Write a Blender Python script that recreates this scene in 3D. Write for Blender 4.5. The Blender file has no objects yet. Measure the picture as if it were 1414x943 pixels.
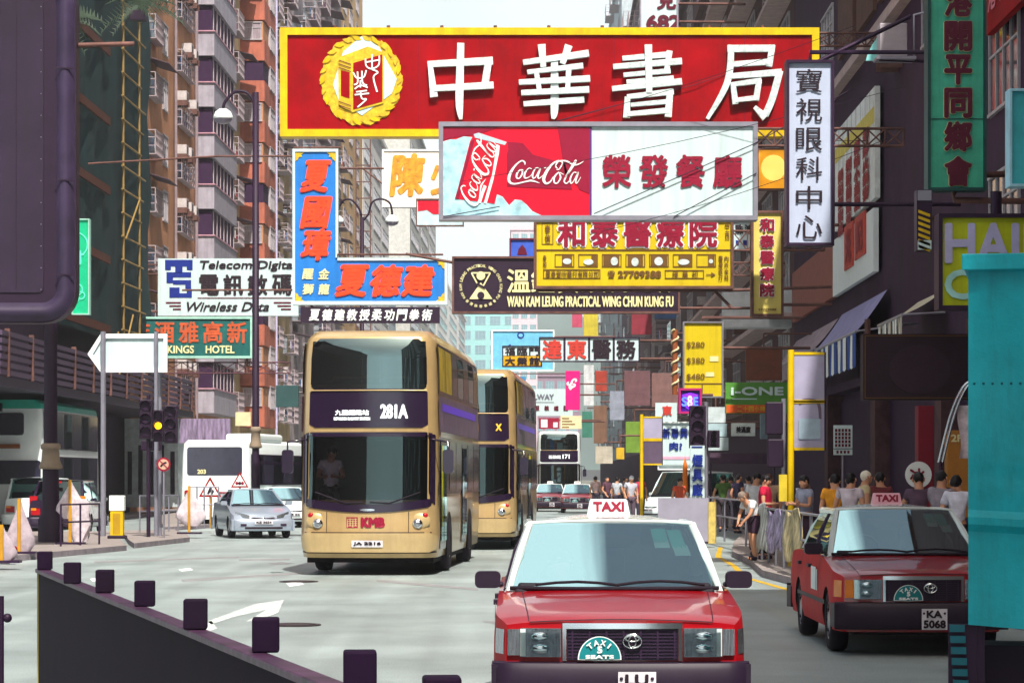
import bpy, bmesh, math, random
from mathutils import Vector, Matrix
R = math.radians
S = bpy.context.scene
COL = S.collection
rnd = random.Random(7)
F, H, VPX, HOR = 3600.0, 1.75, 755.0, 660.0          # focal length in photo pixels, eye height, street vanishing point

# ------------------------------------------------------------------ camera, sky, sun, exposure
cam = bpy.data.objects.new('camera', bpy.data.cameras.new('camera')); COL.objects.link(cam); S.camera = cam
cam.location = (0, 0, H); cam.rotation_euler = (R(90), 0, 0)
cam.data.sensor_width = 36; cam.data.lens = F / 1414 * 36; cam.data.shift_y = 188.5 / 1414
cam.data.clip_start = .2; cam.data.clip_end = 9000
SUN_EL, SUN_AZ = R(54), R(167)                        # behind the camera, a little to its right
w = bpy.data.worlds.new('World'); S.world = w; w.use_nodes = True
nt = w.node_tree; bg = nt.nodes['Background']
sky = nt.nodes.new('ShaderNodeTexSky'); sky.sky_type = 'NISHITA'; sky.sun_disc = False
sky.sun_elevation = SUN_EL; sky.sun_rotation = SUN_AZ; sky.air_density = 1.0; sky.dust_density = 10.0; sky.ozone_density = 1.0
# bright white summer cloud low over the horizon
tcw = nt.nodes.new('ShaderNodeTexCoord'); sep = nt.nodes.new('ShaderNodeSeparateXYZ'); nt.links.new(tcw.outputs['Generated'], sep.inputs[0])
nzw = nt.nodes.new('ShaderNodeTexNoise'); nzw.inputs['Scale'].default_value = 5; nzw.inputs['Detail'].default_value = 7; nt.links.new(tcw.outputs['Generated'], nzw.inputs[0])
mrw = nt.nodes.new('ShaderNodeMapRange'); mrw.inputs[1].default_value = .05; mrw.inputs[2].default_value = .42; mrw.inputs[3].default_value = 1.25; mrw.inputs[4].default_value = .22; nt.links.new(sep.outputs[2], mrw.inputs[0])
muw = nt.nodes.new('ShaderNodeMath'); muw.operation = 'MULTIPLY_ADD'; muw.use_clamp = True; muw.inputs[1].default_value = 1.2; nt.links.new(nzw.outputs[0], muw.inputs[0])
adw = nt.nodes.new('ShaderNodeMath'); adw.operation = 'ADD'; adw.inputs[1].default_value = -.85; nt.links.new(mrw.outputs[0], adw.inputs[0]); nt.links.new(adw.outputs[0], muw.inputs[2])
mxw = nt.nodes.new('ShaderNodeMix'); mxw.data_type = 'RGBA'; dpw = nt.nodes.new('ShaderNodeVectorMath'); dpw.operation = 'DOT_PRODUCT'; dpw.inputs[1].default_value = (-.27, .50, .82); nt.links.new(tcw.outputs['Generated'], dpw.inputs[0])
cuw = nt.nodes.new('ShaderNodeMath'); cuw.operation = 'MULTIPLY_ADD'; cuw.inputs[1].default_value = .09; nt.links.new(nzw.outputs[0], cuw.inputs[0]); nt.links.new(dpw.outputs['Value'], cuw.inputs[2])   # bright cloud patch added out of view for the windscreens to reflect
crw = nt.nodes.new('ShaderNodeMapRange'); crw.inputs[1].default_value = .985; crw.inputs[2].default_value = 1.0; crw.inputs[4].default_value = .8; nt.links.new(cuw.outputs[0], crw.inputs[0])
mmw = nt.nodes.new('ShaderNodeMath'); mmw.operation = 'MAXIMUM'; nt.links.new(muw.outputs[0], mmw.inputs[0]); nt.links.new(crw.outputs[0], mmw.inputs[1]); nt.links.new(mmw.outputs[0], mxw.inputs[0]); nt.links.new(sky.outputs[0], mxw.inputs[6]); mxw.inputs[7].default_value = (14.5, 16.6, 17.2, 1)
nt.links.new(mxw.outputs[2], bg.inputs[0]); bg.inputs[1].default_value = .063
sd = bpy.data.lights.new('sun', 'SUN'); sd.energy = 5.0; sd.angle = R(.5); sd.color = (1, .95, .86)
sun = bpy.data.objects.new('sun', sd); COL.objects.link(sun); sun.location = (30, -60, 80)
dsun = Vector((math.cos(SUN_EL) * math.sin(SUN_AZ), math.cos(SUN_EL) * math.cos(SUN_AZ), math.sin(SUN_EL)))
sun.rotation_euler = dsun.to_track_quat('Z', 'Y').to_euler()
S.view_settings.view_transform = 'Standard'; S.view_settings.look = 'None'
S.view_settings.exposure = .64; S.view_settings.gamma = 1; S.view_settings.use_curve_mapping = False

# ------------------------------------------------------------------ helpers
def P(px, py, Y): return Vector(((px - 707) * Y / F, Y, H + (HOR - py) * Y / F))
def G(px, py):                                        # ground point seen at a pixel
    Y = H * F / (py - HOR); return Vector(((px - 707) * Y / F, Y, 0))
def drift(Y): return (VPX - 707) / F * Y              # the street runs slightly to the right of the axis
def YF(px, X): return F * X / (px - VPX)              # depth at which a street-parallel plane X shows at px
def lin(h):
    c = [int(h[i:i + 2], 16) / 255 for i in (0, 2, 4)]
    return tuple(x / 12.92 if x <= .04045 else ((x + .055) / 1.055) ** 2.4 for x in c)

MATS = {}
def mat(name, h, r=.6, metal=0, var=.18, sc=2.5, bump=0., coat=0., emit=0., stretch=(1, 1, 1), spec=.28, dirt=0., dsc=(3., 3., .22)):
    if name in MATS: return MATS[name]
    m = bpy.data.materials.new(name); m.use_nodes = True; MATS[name] = m
    n = m.node_tree; b = n.nodes['Principled BSDF']; c = lin(h) if isinstance(h, str) else h
    b.inputs['Roughness'].default_value = r; b.inputs['Metallic'].default_value = metal
    b.inputs['Specular IOR Level'].default_value = spec
    if coat: b.inputs['Coat Weight'].default_value = coat; b.inputs['Coat Roughness'].default_value = .05
    tc = n.nodes.new('ShaderNodeTexCoord'); mp = n.nodes.new('ShaderNodeMapping'); mp.inputs['Scale'].default_value = stretch
    nz = n.nodes.new('ShaderNodeTexNoise'); nz.inputs['Scale'].default_value = sc; nz.inputs['Detail'].default_value = 6; nz.inputs['Roughness'].default_value = .65
    n.links.new(tc.outputs['Object'], mp.inputs[0]); n.links.new(mp.outputs[0], nz.inputs[0])
    rp = n.nodes.new('ShaderNodeValToRGB'); e = rp.color_ramp.elements
    e[0].position = .3; e[1].position = .68
    e[0].color = tuple(max(0, x * (1 - var * 1.3)) for x in c) + (1,); e[1].color = tuple(min(1, x * (1 + var * .5)) for x in c) + (1,)
    n.links.new(nz.outputs[0], rp.inputs[0]); col = rp.outputs[0]
    if dirt:                                          # rain streaks and grime
        m2 = n.nodes.new('ShaderNodeMapping'); m2.inputs['Scale'].default_value = dsc; z2 = n.nodes.new('ShaderNodeTexNoise'); z2.inputs['Scale'].default_value = 1.3; z2.inputs['Detail'].default_value = 8; z2.inputs['Roughness'].default_value = .7
        n.links.new(tc.outputs['Object'], m2.inputs[0]); n.links.new(m2.outputs[0], z2.inputs[0]); r2 = n.nodes.new('ShaderNodeMapRange'); r2.inputs[1].default_value = .46; r2.inputs[2].default_value = .72; r2.inputs[4].default_value = dirt; n.links.new(z2.outputs[0], r2.inputs[0])
        x2 = n.nodes.new('ShaderNodeMix'); x2.data_type = 'RGBA'; n.links.new(r2.outputs[0], x2.inputs[0]); n.links.new(col, x2.inputs[6]); x2.inputs[7].default_value = (c[0] * .25 + .01, c[1] * .2 + .008, c[2] * .2 + .01, 1); col = x2.outputs[2]
    n.links.new(col, b.inputs['Base Color'])
    if bump:
        bp = n.nodes.new('ShaderNodeBump'); bp.inputs['Strength'].default_value = bump; bp.inputs['Distance'].default_value = .02
        n.links.new(nz.outputs[0], bp.inputs['Height']); n.links.new(bp.outputs[0], b.inputs['Normal'])
    if emit:
        n.links.new(col, b.inputs['Emission Color']); b.inputs['Emission Strength'].default_value = emit
    return m
def glassm(name, tint, refl=.12, rough=.02):
    if name in MATS: return MATS[name]
    m = bpy.data.materials.new(name); m.use_nodes = True; MATS[name] = m
    n = m.node_tree; n.nodes.remove(n.nodes['Principled BSDF']); out = n.nodes['Material Output']
    t = n.nodes.new('ShaderNodeBsdfTransparent'); t.inputs[0].default_value = lin(tint) + (1,)
    g = n.nodes.new('ShaderNodeBsdfGlossy'); g.inputs['Roughness'].default_value = rough; g.inputs[0].default_value = (.72, 1, 1, 1)
    lw = n.nodes.new('ShaderNodeFresnel'); lw.inputs[0].default_value = 1.5
    mt = n.nodes.new('ShaderNodeMath'); mt.operation = 'ADD'; mt.use_clamp = True; mt.inputs[1].default_value = refl
    mx = n.nodes.new('ShaderNodeMixShader')
    n.links.new(lw.outputs[0], mt.inputs[0]); n.links.new(mt.outputs[0], mx.inputs[0])
    n.links.new(t.outputs[0], mx.inputs[1]); n.links.new(g.outputs[0], mx.inputs[2]); n.links.new(mx.outputs[0], out.inputs[0])
    return m

_GL = {}
def raw_text(s, ext=0.):
    k = (s, ext)
    if k not in _GL:
        cu = bpy.data.curves.new('tmp', 'FONT'); cu.body = s; cu.size = 1; cu.extrude = ext; cu.resolution_u = 3
        o = bpy.data.objects.new('tmp', cu); me = bpy.data.meshes.new_from_object(o)
        vs = [tuple(v.co) for v in me.vertices]; fs = [tuple(p.vertices) for p in me.polygons]
        bpy.data.objects.remove(o); bpy.data.meshes.remove(me); bpy.data.curves.remove(cu)
        xs = [v[0] for v in vs] or [0]; ys = [v[1] for v in vs] or [0]
        _GL[k] = (vs, fs, min(xs), max(xs), min(ys), max(ys))
    return _GL[k]

def spline(pts, n=6):
    if len(pts) < 3: return [tuple(p) for p in pts]
    out = []; q = [pts[0]] + list(pts) + [pts[-1]]
    for i in range(1, len(q) - 2):
        p0, p1, p2, p3 = q[i - 1], q[i], q[i + 1], q[i + 2]
        for k in range(n):
            t = k / n
            out.append(tuple(.5 * (2 * b + (c - a) * t + (2 * a - 5 * b + 4 * c - d) * t * t + (3 * b - a - 3 * c + d) * t ** 3) for a, b, c, d in zip(p0, p1, p2, p3)))
    out.append(tuple(pts[-1])); return out

class MB:
    """collects geometry; build() links it as ONE mesh object"""
    def __init__(s): s.v = []; s.f = []; s.mi = []; s.mats = []; s.mx = Matrix(); s.sm = []
    def slot(s, m):
        if m not in s.mats: s.mats.append(m)
        return s.mats.index(m)
    def add(s, vs, fs, m, smooth=False):
        k = len(s.v); i = s.slot(m); s.v += [tuple(s.mx @ Vector(v)) for v in vs]
        for f in fs: s.f.append(tuple(k + a for a in f)); s.mi.append(i); s.sm.append(smooth)
        return s
    def bb(s, x0, x1, y0, y1, z0, z1, m):
        return s.add([(x0, y0, z0), (x1, y0, z0), (x1, y1, z0), (x0, y1, z0), (x0, y0, z1), (x1, y0, z1), (x1, y1, z1), (x0, y1, z1)],
                     [(0, 3, 2, 1), (4, 5, 6, 7), (0, 1, 5, 4), (1, 2, 6, 5), (2, 3, 7, 6), (3, 0, 4, 7)], m)
    def box(s, c, d, m, rot=None):
        M0 = s.mx
        if rot: s.mx = M0 @ Matrix.Translation(c) @ rot; c = (0, 0, 0)
        s.bb(c[0] - d[0] / 2, c[0] + d[0] / 2, c[1] - d[1] / 2, c[1] + d[1] / 2, c[2] - d[2] / 2, c[2] + d[2] / 2, m); s.mx = M0
        return s
    def rbox(s, c, d, r, m, n=3):
        """box rounded round its y axis edges and softened front"""
        hx, hy, hz = d[0] / 2, d[1] / 2, d[2] / 2; pts = []
        for (sx, sz, a0) in ((1, 1, 0), (-1, 1, 90), (-1, -1, 180), (1, -1, 270)):
            for k in range(n + 1):
                a = R(a0 + 90 * k / n); pts.append((c[0] + sx * (hx - r) + r * math.cos(a), c[2] + sz * (hz - r) + r * math.sin(a)))
        return s.prism(pts, c[1] - hy, c[1] + hy, m)
    def cyl(s, p0, p1, r0, m, r1=None, n=10, cap=True):
        r1 = r0 if r1 is None else r1; p0 = Vector(p0); p1 = Vector(p1); d = (p1 - p0).normalized()
        a = d.orthogonal().normalized(); b = d.cross(a); vs = []
        for p, r in ((p0, r0), (p1, r1)):
            for k in range(n):
                t = 2 * math.pi * k / n; vs.append(p + a * r * math.cos(t) + b * r * math.sin(t))
        s.add(vs, [(k, (k + 1) % n, n + (k + 1) % n, n + k) for k in range(n)], m, True)
        if cap: s.add(vs, [tuple(range(n - 1, -1, -1)), tuple(range(n, 2 * n))], m)
        return s
    def tube(s, path, r, m, n=6):
        path = [Vector(p) for p in path]; vs = []; N = len(path)
        a = None
        for i, p in enumerate(path):
            d = (path[min(i + 1, N - 1)] - path[max(i - 1, 0)]).normalized()
            a = d.orthogonal().normalized() if a is None else (a - d * a.dot(d)).normalized()
            b = d.cross(a); rr = r[i] if isinstance(r, (list, tuple)) else r
            for k in range(n):
                t = 2 * math.pi * k / n; vs.append(p + a * rr * math.cos(t) + b * rr * math.sin(t))
        fs = [(i * n + k, i * n + (k + 1) % n, (i + 1) * n + (k + 1) % n, (i + 1) * n + k) for i in range(N - 1) for k in range(n)]
        s.add(vs, fs, m, True); s.add(vs, [tuple(range(n - 1, -1, -1)), tuple(range((N - 1) * n, N * n))], m); return s
    def prism(s, pts, y0, y1, m, mside=None):
        """polygon in (x, z) extruded along y; pts counter-clockwise seen from the front (-y)"""
        n = len(pts); vs = [(p[0], y0, p[1]) for p in pts] + [(p[0], y1, p[1]) for p in pts]
        s.add(vs, [tuple(range(n)), tuple(range(2 * n - 1, n - 1, -1))], m)
        s.add(vs, [((k + 1) % n, k, n + k, n + (k + 1) % n) for k in range(n)], mside or m); return s
    def grid(s, nu, nv, fn, m, smooth=True, wrapu=False):
        vs = [fn(i / nu, j / nv) for j in range(nv + 1) for i in range(nu + 1)]; k = nu + 1
        s.add(vs, [(j * k + i, j * k + i + 1, (j + 1) * k + i + 1, (j + 1) * k + i) for j in range(nv) for i in range(nu)], m, smooth); return s
    def ball(s, c, rad, m, nu=12, nv=8):
        rx, ry, rz = rad if isinstance(rad, (tuple, list)) else (rad,) * 3
        return s.grid(nu, nv, lambda u, v: (c[0] + rx * math.sin(math.pi * v) * math.cos(2 * math.pi * u), c[1] + ry * math.sin(math.pi * v) * math.sin(2 * math.pi * u), c[2] - rz * math.cos(math.pi * v)), m)
    def lathe(s, prof, c, m, n=16):
        return s.grid(n, len(prof) - 1, lambda u, v: (c[0] + prof[round(v * (len(prof) - 1))][0] * math.cos(2 * math.pi * u), c[1] + prof[round(v * (len(prof) - 1))][0] * math.sin(2 * math.pi * u), c[2] + prof[round(v * (len(prof) - 1))][1]), m)
    def text(s, t, x0, x1, z0, z1, y, m, bold=0., ext=0., shear=0., sq=None, ang=0):
        """lettering fitted to the box x0..x1, z0..z1, its face at y, looking to -y; bold in metres"""
        vs, fs, a, b, c, d = raw_text(t, .5 if ext else 0.)
        kx = (x1 - x0 - 2 * bold) / max(b - a, 1e-6); kz = (z1 - z0 - 2 * bold) / max(d - c, 1e-6)
        offs = [(0, 0)] if not bold else [(0, 0), (bold, 0), (-bold, 0), (0, bold), (0, -bold), (bold * .7, bold * .7), (-bold * .7, bold * .7), (bold * .7, -bold * .7), (-bold * .7, -bold * .7)]
        cx, cz = (x0 + x1) / 2, (z0 + z1) / 2; ca, sa = math.cos(R(ang)), math.sin(R(ang))
        for i, (dx, dz) in enumerate(offs):
            o = []
            for v in vs:
                lx = x0 + bold + (v[0] - a) * kx + dx - cx; lz = z0 + bold + (v[1] - c) * kz + dz - cz
                lx += shear * lz
                if sq: lx, lz = sq(lx, lz)
                o.append((cx + lx * ca - lz * sa, y - (v[2] + .5) * ext - i * .0011, cz + lx * sa + lz * ca))
            s.add(o, fs, m)
        return s
    def ribbon(s, pts, y, m, thick=0., n=6, cap=True):
        s.rk = getattr(s, 'rk', 0) + 1; thick = thick + .004 * (s.rk % 14) if thick else 0; y = y - .0012 * (s.rk % 9) if not thick else y - .0017 * (s.rk % 14)
        """a brush stroke: pts (x, z, width) through a spline, flat at y or thick"""
        q = spline(pts, n); L = []; Rr = []
        for i, p in enumerate(q):
            a = q[max(i - 1, 0)]; b = q[min(i + 1, len(q) - 1)]; dx, dz = b[0] - a[0], b[1] - a[1]; l = math.hypot(dx, dz) or 1
            nx, nz = -dz / l * p[2] / 2, dx / l * p[2] / 2
            L.append((p[0] + nx, p[1] + nz)); Rr.append((p[0] - nx, p[1] - nz))
        k = len(q)
        if thick:
            vs = [(a[0], y - thick, a[1]) for a in Rr] + [(a[0], y - thick, a[1]) for a in L] + [(a[0], y, a[1]) for a in Rr] + [(a[0], y, a[1]) for a in L]
            fs = []
            for i in range(k - 1):
                fs += [(i, i + 1, k + i + 1, k + i), (2 * k + i, 2 * k + i + 1, i + 1, i), (k + i, k + i + 1, 3 * k + i + 1, 3 * k + i)]
            fs += [(2 * k, 0, k, 3 * k), (k - 1, 3 * k - 1, 4 * k - 1, 2 * k - 1)]
            return s.add(vs, fs, m)
        return s.add([(a[0], y, a[1]) for a in Rr] + [(a[0], y, a[1]) for a in L], [(i, i + 1, k + i + 1, k + i) for i in range(k - 1)], m)
    def build(s, name, parent=None, loc=(0, 0, 0), rz=0, bevel=0., angle=None):
        me = bpy.data.meshes.new(name); me.from_pydata(s.v, [], s.f)
        for m in s.mats: me.materials.append(m)
        me.polygons.foreach_set('material_index', s.mi); me.polygons.foreach_set('use_smooth', s.sm)
        if angle is not None:
            bm = bmesh.new(); bm.from_mesh(me); bmesh.ops.remove_doubles(bm, verts=bm.verts, dist=.0008); bmesh.ops.recalc_face_normals(bm, faces=bm.faces); bm.to_mesh(me); bm.free()
            me.set_sharp_from_angle(angle=R(angle))
        me.update()
        o = bpy.data.objects.new(name, me); COL.objects.link(o); o.location = loc; o.rotation_euler = (0, 0, rz)
        if parent: o.parent = parent
        if bevel:
            b = o.modifiers.new('bevel', 'BEVEL'); b.width = bevel; b.segments = 2; b.limit_method = 'ANGLE'; b.angle_limit = R(40)
        return o

def tag(o, label, cat, group=None):
    o['label'] = label; o['category'] = cat
    if group: o['group'] = group
    return o
def thing(name, label, cat, loc=(0, 0, 0), rz=0, group=None):
    o = bpy.data.objects.new(name, None); COL.objects.link(o); o.location = loc; o.rotation_euler = (0, 0, rz)
    return tag(o, label, cat, group)
def struct(o, kind='structure'): o['kind'] = kind; return o
def dup(root, loc=None, rz=None, label=None):
    kids = {}
    for o in COL.objects:
        if o.parent: kids.setdefault(o.parent.name, []).append(o)
    def cp(o, par):
        c = o.copy(); COL.objects.link(c)
        if par: c.parent = par
        for k in kids.get(o.name, []): cp(k, c)
        return c
    r = cp(root, None)
    if loc is not None: r.location = loc
    if rz is not None: r.rotation_euler = (0, 0, rz)
    if label: r['label'] = label
    return r

# palette ------------------------------------------------------------------ (purple of the shadows is put into the dark colours)
K = mat('black_paint', '220d28', .55); DK = mat('dark_steel', '33203a', .45, .3); RUB = mat('rubber', '1d1220', .85)
CHR = mat('chrome', 'd8dde0', .12, 1, var=.05); GALV = mat('galvanised_steel', '9a98a6', .45, .7, var=.15); RUST = mat('rusty_steel', '6b4a44', .7, .2, var=.4)
WHT = mat('white_paint', 'e8efee', .45, var=.1); SGW = mat('white_sign_face', 'c2d6d9', .4, var=.08, sc=1.2, stretch=(3, 1, .5), dirt=.22); YEL = mat('yellow_paint', 'd8b400', .45, var=.2, dirt=.3)
RED = mat('red_sign_face', '96000e', .65, var=.3, sc=.8, dirt=.3, spec=.08); REDL = mat('red_lettering', '8a062e', .5); CONC = mat('concrete', '9b9590', .85, bump=.3)
GOLD = mat('gold_trim', 'd8b428', .5, var=.35, sc=8); BLK = mat('black_lettering', '22121f', .6); CREAM = mat('cream_paint', 'd9c9a0', .6)
SKIN = mat('skin', 'b9866a', .55, var=.06); HAIR = mat('black_hair', '120b10', .5, var=.3, sc=20)
TINT = glassm('car_glass', '9fb8b4', .06); TINW = glassm('windscreen_glass', '9fb8b4', .56); UGL = glassm('upper_deck_glass', '4a4550', .2); DGL = glassm('dark_bus_glass', 'b4aeb8', .05); LAMPG = mat('lamp_glass', 'b4b8c0', .2, .9, var=.3, sc=6, stretch=(14, 1, 1), bump=.4); AMB = mat('amber_lens', 'd87a10', .25); REDLENS = mat('red_lens', 'a00a18', .25)
# ------------------------------------------------------------------ signs
class Sign:
    """a flat sign facing the camera's side of the street; pixel boxes are turned into metres at its own depth"""
    def __init__(s, name, label, x0, y0, x1, y1, Y, face, depth=.3, frame=None, fw=4, cat='sign', group=None, rz=0):
        s.k = Y / F; s.cx, s.cy = (x0 + x1) / 2, (y0 + y1) / 2; s.Y = Y; s.d = depth
        s.root = thing(name, label, cat, P(s.cx, s.cy, Y), rz, group); s.x0, s.y0, s.x1, s.y1 = x0, y0, x1, y1
        if face:
            b = MB(); b.bb(s.X(x0), s.X(x1), 0, depth, s.Z(y1), s.Z(y0), face); s.panel = b.build('panel', s.root)
        if frame:
            b = MB(); t = fw * s.k; e = .02; a0, a1, c0, c1 = s.X(x0), s.X(x1), s.Z(y1), s.Z(y0)
            b.bb(a0 - e, a1 + e, -.07, depth + e, c1 - t, c1 + e, frame); b.bb(a0 - e, a1 + e, -.07, depth + e, c0 - e, c0 + t, frame)
            b.bb(a0 - e, a0 + t, -.068, depth + e, c0 + t, c1 - t, frame); b.bb(a1 - t, a1 + e, -.068, depth + e, c0 + t, c1 - t, frame); b.build('frame', s.root)
        s.L = MB(); s.q = 0
    def X(s, px): return (px - s.cx) * s.k
    def Z(s, py): return (s.cy - py) * s.k
    def y(s, lay=None):
        return -.015 * (1 + (lay or 0))
    def text(s, t, x0, y0, x1, y1, m, bold=0., ext=0., lay=1, shear=0., out=None, outw=0, ang=0):
        if out: s.L.text(t, s.X(x0) - outw * s.k, s.X(x1) + outw * s.k, s.Z(y1) - outw * s.k, s.Z(y0) + outw * s.k, s.y(lay) + .004, out, (bold + outw) * s.k, 0, shear, None, ang); lay += 1.5
        s.L.text(t, s.X(x0), s.X(x1), s.Z(y1), s.Z(y0), s.y(lay), m, bold * s.k, ext, shear, None, ang); return s
    def col(s, chars, cx, y0, y1, wd, m, bold=0., fill=.86, **kw):
        n = len(chars); h = (y1 - y0) / n
        for i, c in enumerate(chars): s.text(c, cx - wd / 2, y0 + h * i + h * (1 - fill) / 2, cx + wd / 2, y0 + h * (i + 1) - h * (1 - fill) / 2, m, bold, **kw)
        return s
    def row(s, chars, x0, x1, y0, y1, m, bold=0., fill=.86, **kw):
        n = len(chars); h = (x1 - x0) / n
        for i, c in enumerate(chars): s.text(c, x0 + h * i + h * (1 - fill) / 2, y0, x0 + h * (i + 1) - h * (1 - fill) / 2, y1, m, bold, **kw)
        return s
    def rect(s, x0, y0, x1, y1, m, lay=0):
        s.L.bb(s.X(x0), s.X(x1), s.y(lay), s.y(lay) + .012, s.Z(y1), s.Z(y0), m); return s
    def box(s, x0, y0, x1, y1, m, t=1.5, lay=0):
        s.rect(x0, y0, x1, y0 + t, m, lay); s.rect(x0, y1 - t, x1, y1, m, lay); s.rect(x0, y0 + t, x0 + t, y1 - t, m, lay); s.rect(x1 - t, y0 + t, x1, y1 - t, m, lay); return s
    def poly(s, pts, m, lay=0, th=.01):
        q = [(s.X(a), s.Z(b)) for a, b in pts]
        ar = sum(q[i][0] * q[(i + 1) % len(q)][1] - q[(i + 1) % len(q)][0] * q[i][1] for i in range(len(q)))
        if ar < 0: q.reverse()
        s.L.prism(q, s.y(lay), s.y(lay) + th, m); return s
    def ell(s, cx, cy, rx, ry, m, lay=0, n=36, wob=0, wn=9):
        return s.poly([(cx + rx * (1 + wob * math.cos(wn * 2 * math.pi * k / n)) * math.cos(2 * math.pi * k / n), cy + ry * (1 + wob * math.cos(wn * 2 * math.pi * k / n)) * math.sin(2 * math.pi * k / n)) for k in range(n)], m, lay)
    def stroke(s, pts, m, lay=1, thick=0., n=6):
        s.L.ribbon([(s.X(p[0]), s.Z(p[1]), p[2] * s.k) for p in pts], s.y(lay), m, thick, n); return s
    def done(s, name='lettering'):
        if s.L.v: s.L.build(name, s.root)
        s.L = MB(); return s
    def arms(s, pts, r=.05, m=None, name='support_beam'):
        """steel struts from the sign, px/py/extra depth"""
        for path in pts: b = MB(); b.tube([((p[0] - s.cx) * s.k, p[2], s.Z(p[1])) for p in path], r, m or RUST, 5); b.build(name, s.root)
        return s

def truss(s, xa, xb, y0, y1, m=None, nseg=5, dy=.25):
    b = MB(); m = m or RUST; k = s.k; r = .035
    for yy in (y0, y1): b.tube([(s.X(xa), dy, s.Z(yy)), (s.X(xb), dy, s.Z(yy))], r, m, 5)
    for i in range(nseg):
        u0, u1 = xa + (xb - xa) * i / nseg, xa + (xb - xa) * (i + 1) / nseg
        b.tube([(s.X(u0), dy, s.Z(y0)), (s.X(u1), dy, s.Z(y1))], r * .7, m, 4); b.tube([(s.X(u1), dy, s.Z(y0)), (s.X(u0), dy, s.Z(y1))], r * .7, m, 4); b.tube([(s.X(u1), dy, s.Z(y0)), (s.X(u1), dy, s.Z(y1))], r * .8, m, 4)
    b.build('support_truss', s.root)

BLUE = mat('blue_sign_face', '1f78cc', .45, var=.15, sc=1., dirt=.25); ORG = mat('orange_red_lettering', 'f0451c', .5, var=.15); TEAL = mat('teal_sign_face', '14605e', .5, var=.3, sc=1.2, dirt=.4)
MAR = mat('maroon_sign_face', '5c0024', .5, var=.15); YSG = mat('yellow_sign_face', 'cfb610', .45, var=.12, sc=1., dirt=.25); BLUS = mat('dark_blue_print', '122a86', .5); LTB = mat('light_blue_print', '9fd3e6', .5)
DSG = mat('dark_sign_face', '28162c', .5, var=.15); PALEY = mat('pale_gold_lettering', 'e0d9a2', .5); BRN = mat('brown_print', '6b4a1c', .6); PINKW = mat('white_trim', 'f0e6ee', .5)

# --- the great red sign of the bookshop
s = Sign('shop_sign', 'huge red sign with raised white characters and a yellow border', 388, 40, 1130, 188, 71, RED, .5, YEL, 9)
def C4(x): return 380 + x / 3.1425
def C5(x): return 700 + x / 3.1425
def strk(ox, data, m, th=.12):
    for pts in data: s.stroke([(ox + x / 3.1425, y / 3.1425, w / 3.1425) for x, y, w in pts], m, 1, th)
STM = mat('weathered_white_lettering', 'cfdcdc', .6, var=.3, sc=9)
ZH = [(380, [[(672, 272, 20), (690, 425, 34)], [(662, 283, 26), (945, 268, 34)], [(928, 258, 30), (908, 388, 32)], [(690, 388, 26), (948, 374, 30)], [(806, 192, 30), (800, 440, 34), (806, 522, 14)]]),
      (700, [[(70, 276, 22), (355, 236, 30)], [(150, 198, 34), (158, 296, 24)], [(268, 202, 34), (240, 282, 24)], [(88, 318, 18), (330, 290, 24)], [(52, 362, 22), (360, 346, 28)], [(128, 322, 22), (142, 405, 20)], [(268, 302, 24), (262, 400, 20)], [(62, 408, 22), (356, 394, 28)], [(72, 455, 22), (335, 436, 28)], [(206, 262, 30), (206, 470, 34), (200, 520, 14)]]),
      (700, [[(500, 258, 20), (712, 240, 26)], [(705, 225, 26), (690, 322, 22)], [(460, 294, 22), (758, 270, 28)], [(505, 330, 18), (708, 312, 22)], [(518, 360, 18), (722, 344, 22)], [(455, 390, 22), (758, 358, 28)], [(522, 425, 24), (518, 515, 30)], [(520, 425, 20), (722, 402, 26)], [(706, 398, 28), (698, 512, 30)], [(536, 460, 16), (692, 446, 20)], [(522, 500, 20), (700, 484, 24)], [(612, 200, 32), (616, 408, 26)]]),
      (700, [[(955, 215, 30), (1160, 214, 30)], [(1150, 200, 26), (1136, 292, 26)], [(962, 284, 22), (1142, 272, 26)], [(972, 200, 26), (955, 360, 28), (868, 520, 16)], [(950, 336, 22), (1190, 318, 30)], [(1182, 312, 30), (1150, 430, 30), (1118, 505, 30)], [(1120, 515, 34), (1072, 468, 16)], [(978, 362, 22), (990, 456, 26)], [(972, 372, 18), (1102, 354, 24)], [(1092, 350, 24), (1078, 440, 26)], [(988, 440, 18), (1088, 428, 22)]])]
for i in range(1, 8): s.rect(398 + i * 90, 50, 398.5 + i * 90, 178, MAR, -.4)
for ox, d in ZH: strk(ox, d, STM)
s.done('lettering')
# emblem: wreath, book, seal characters
e1, e2 = 499, 111
s.ell(e1, e2, 56, 62, GOLD, .5, 60, .035, 14); s.poly([(460, 118), (474, 72), (500, 50), (524, 66), (548, 110), (541, 130), (500, 160), (468, 140)], mat('pale_blue_print', 'bfe0e6', .5), 1.6)
for k in range(26):
    a = 2 * math.pi * k / 26; cx, cy = e1 + 53 * math.cos(a), e2 + 58 * math.sin(a)
    s.stroke([(cx - 6 * math.sin(a) - 3 * math.cos(a), cy + 6 * math.cos(a) - 3 * math.sin(a), 1), (cx, cy, 6), (cx + 6 * math.sin(a) + 4 * math.cos(a), cy - 6 * math.cos(a) + 4 * math.sin(a), 1)], YEL if k % 2 else GOLD, 2.2)
s.poly([(468, 80), (508, 65), (529, 73), (485, 86)], GOLD, 2.8); s.poly([(467, 80), (485, 86), (486, 155), (468, 146)], GOLD, 3); s.poly([(471, 98), (483, 101), (483, 137), (471, 133)], RED, 3.8)
s.poly([(485, 86), (530, 72), (530, 143), (486, 156)], GOLD, 3); s.poly([(488, 88), (528, 76), (528, 141), (488, 152)], RED, 3.8)
for q in (84, 89, 94, 141, 146): s.stroke([(468, q, 1.2), (485, q + 6, 1.2)], MAR, 4.4)
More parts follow.
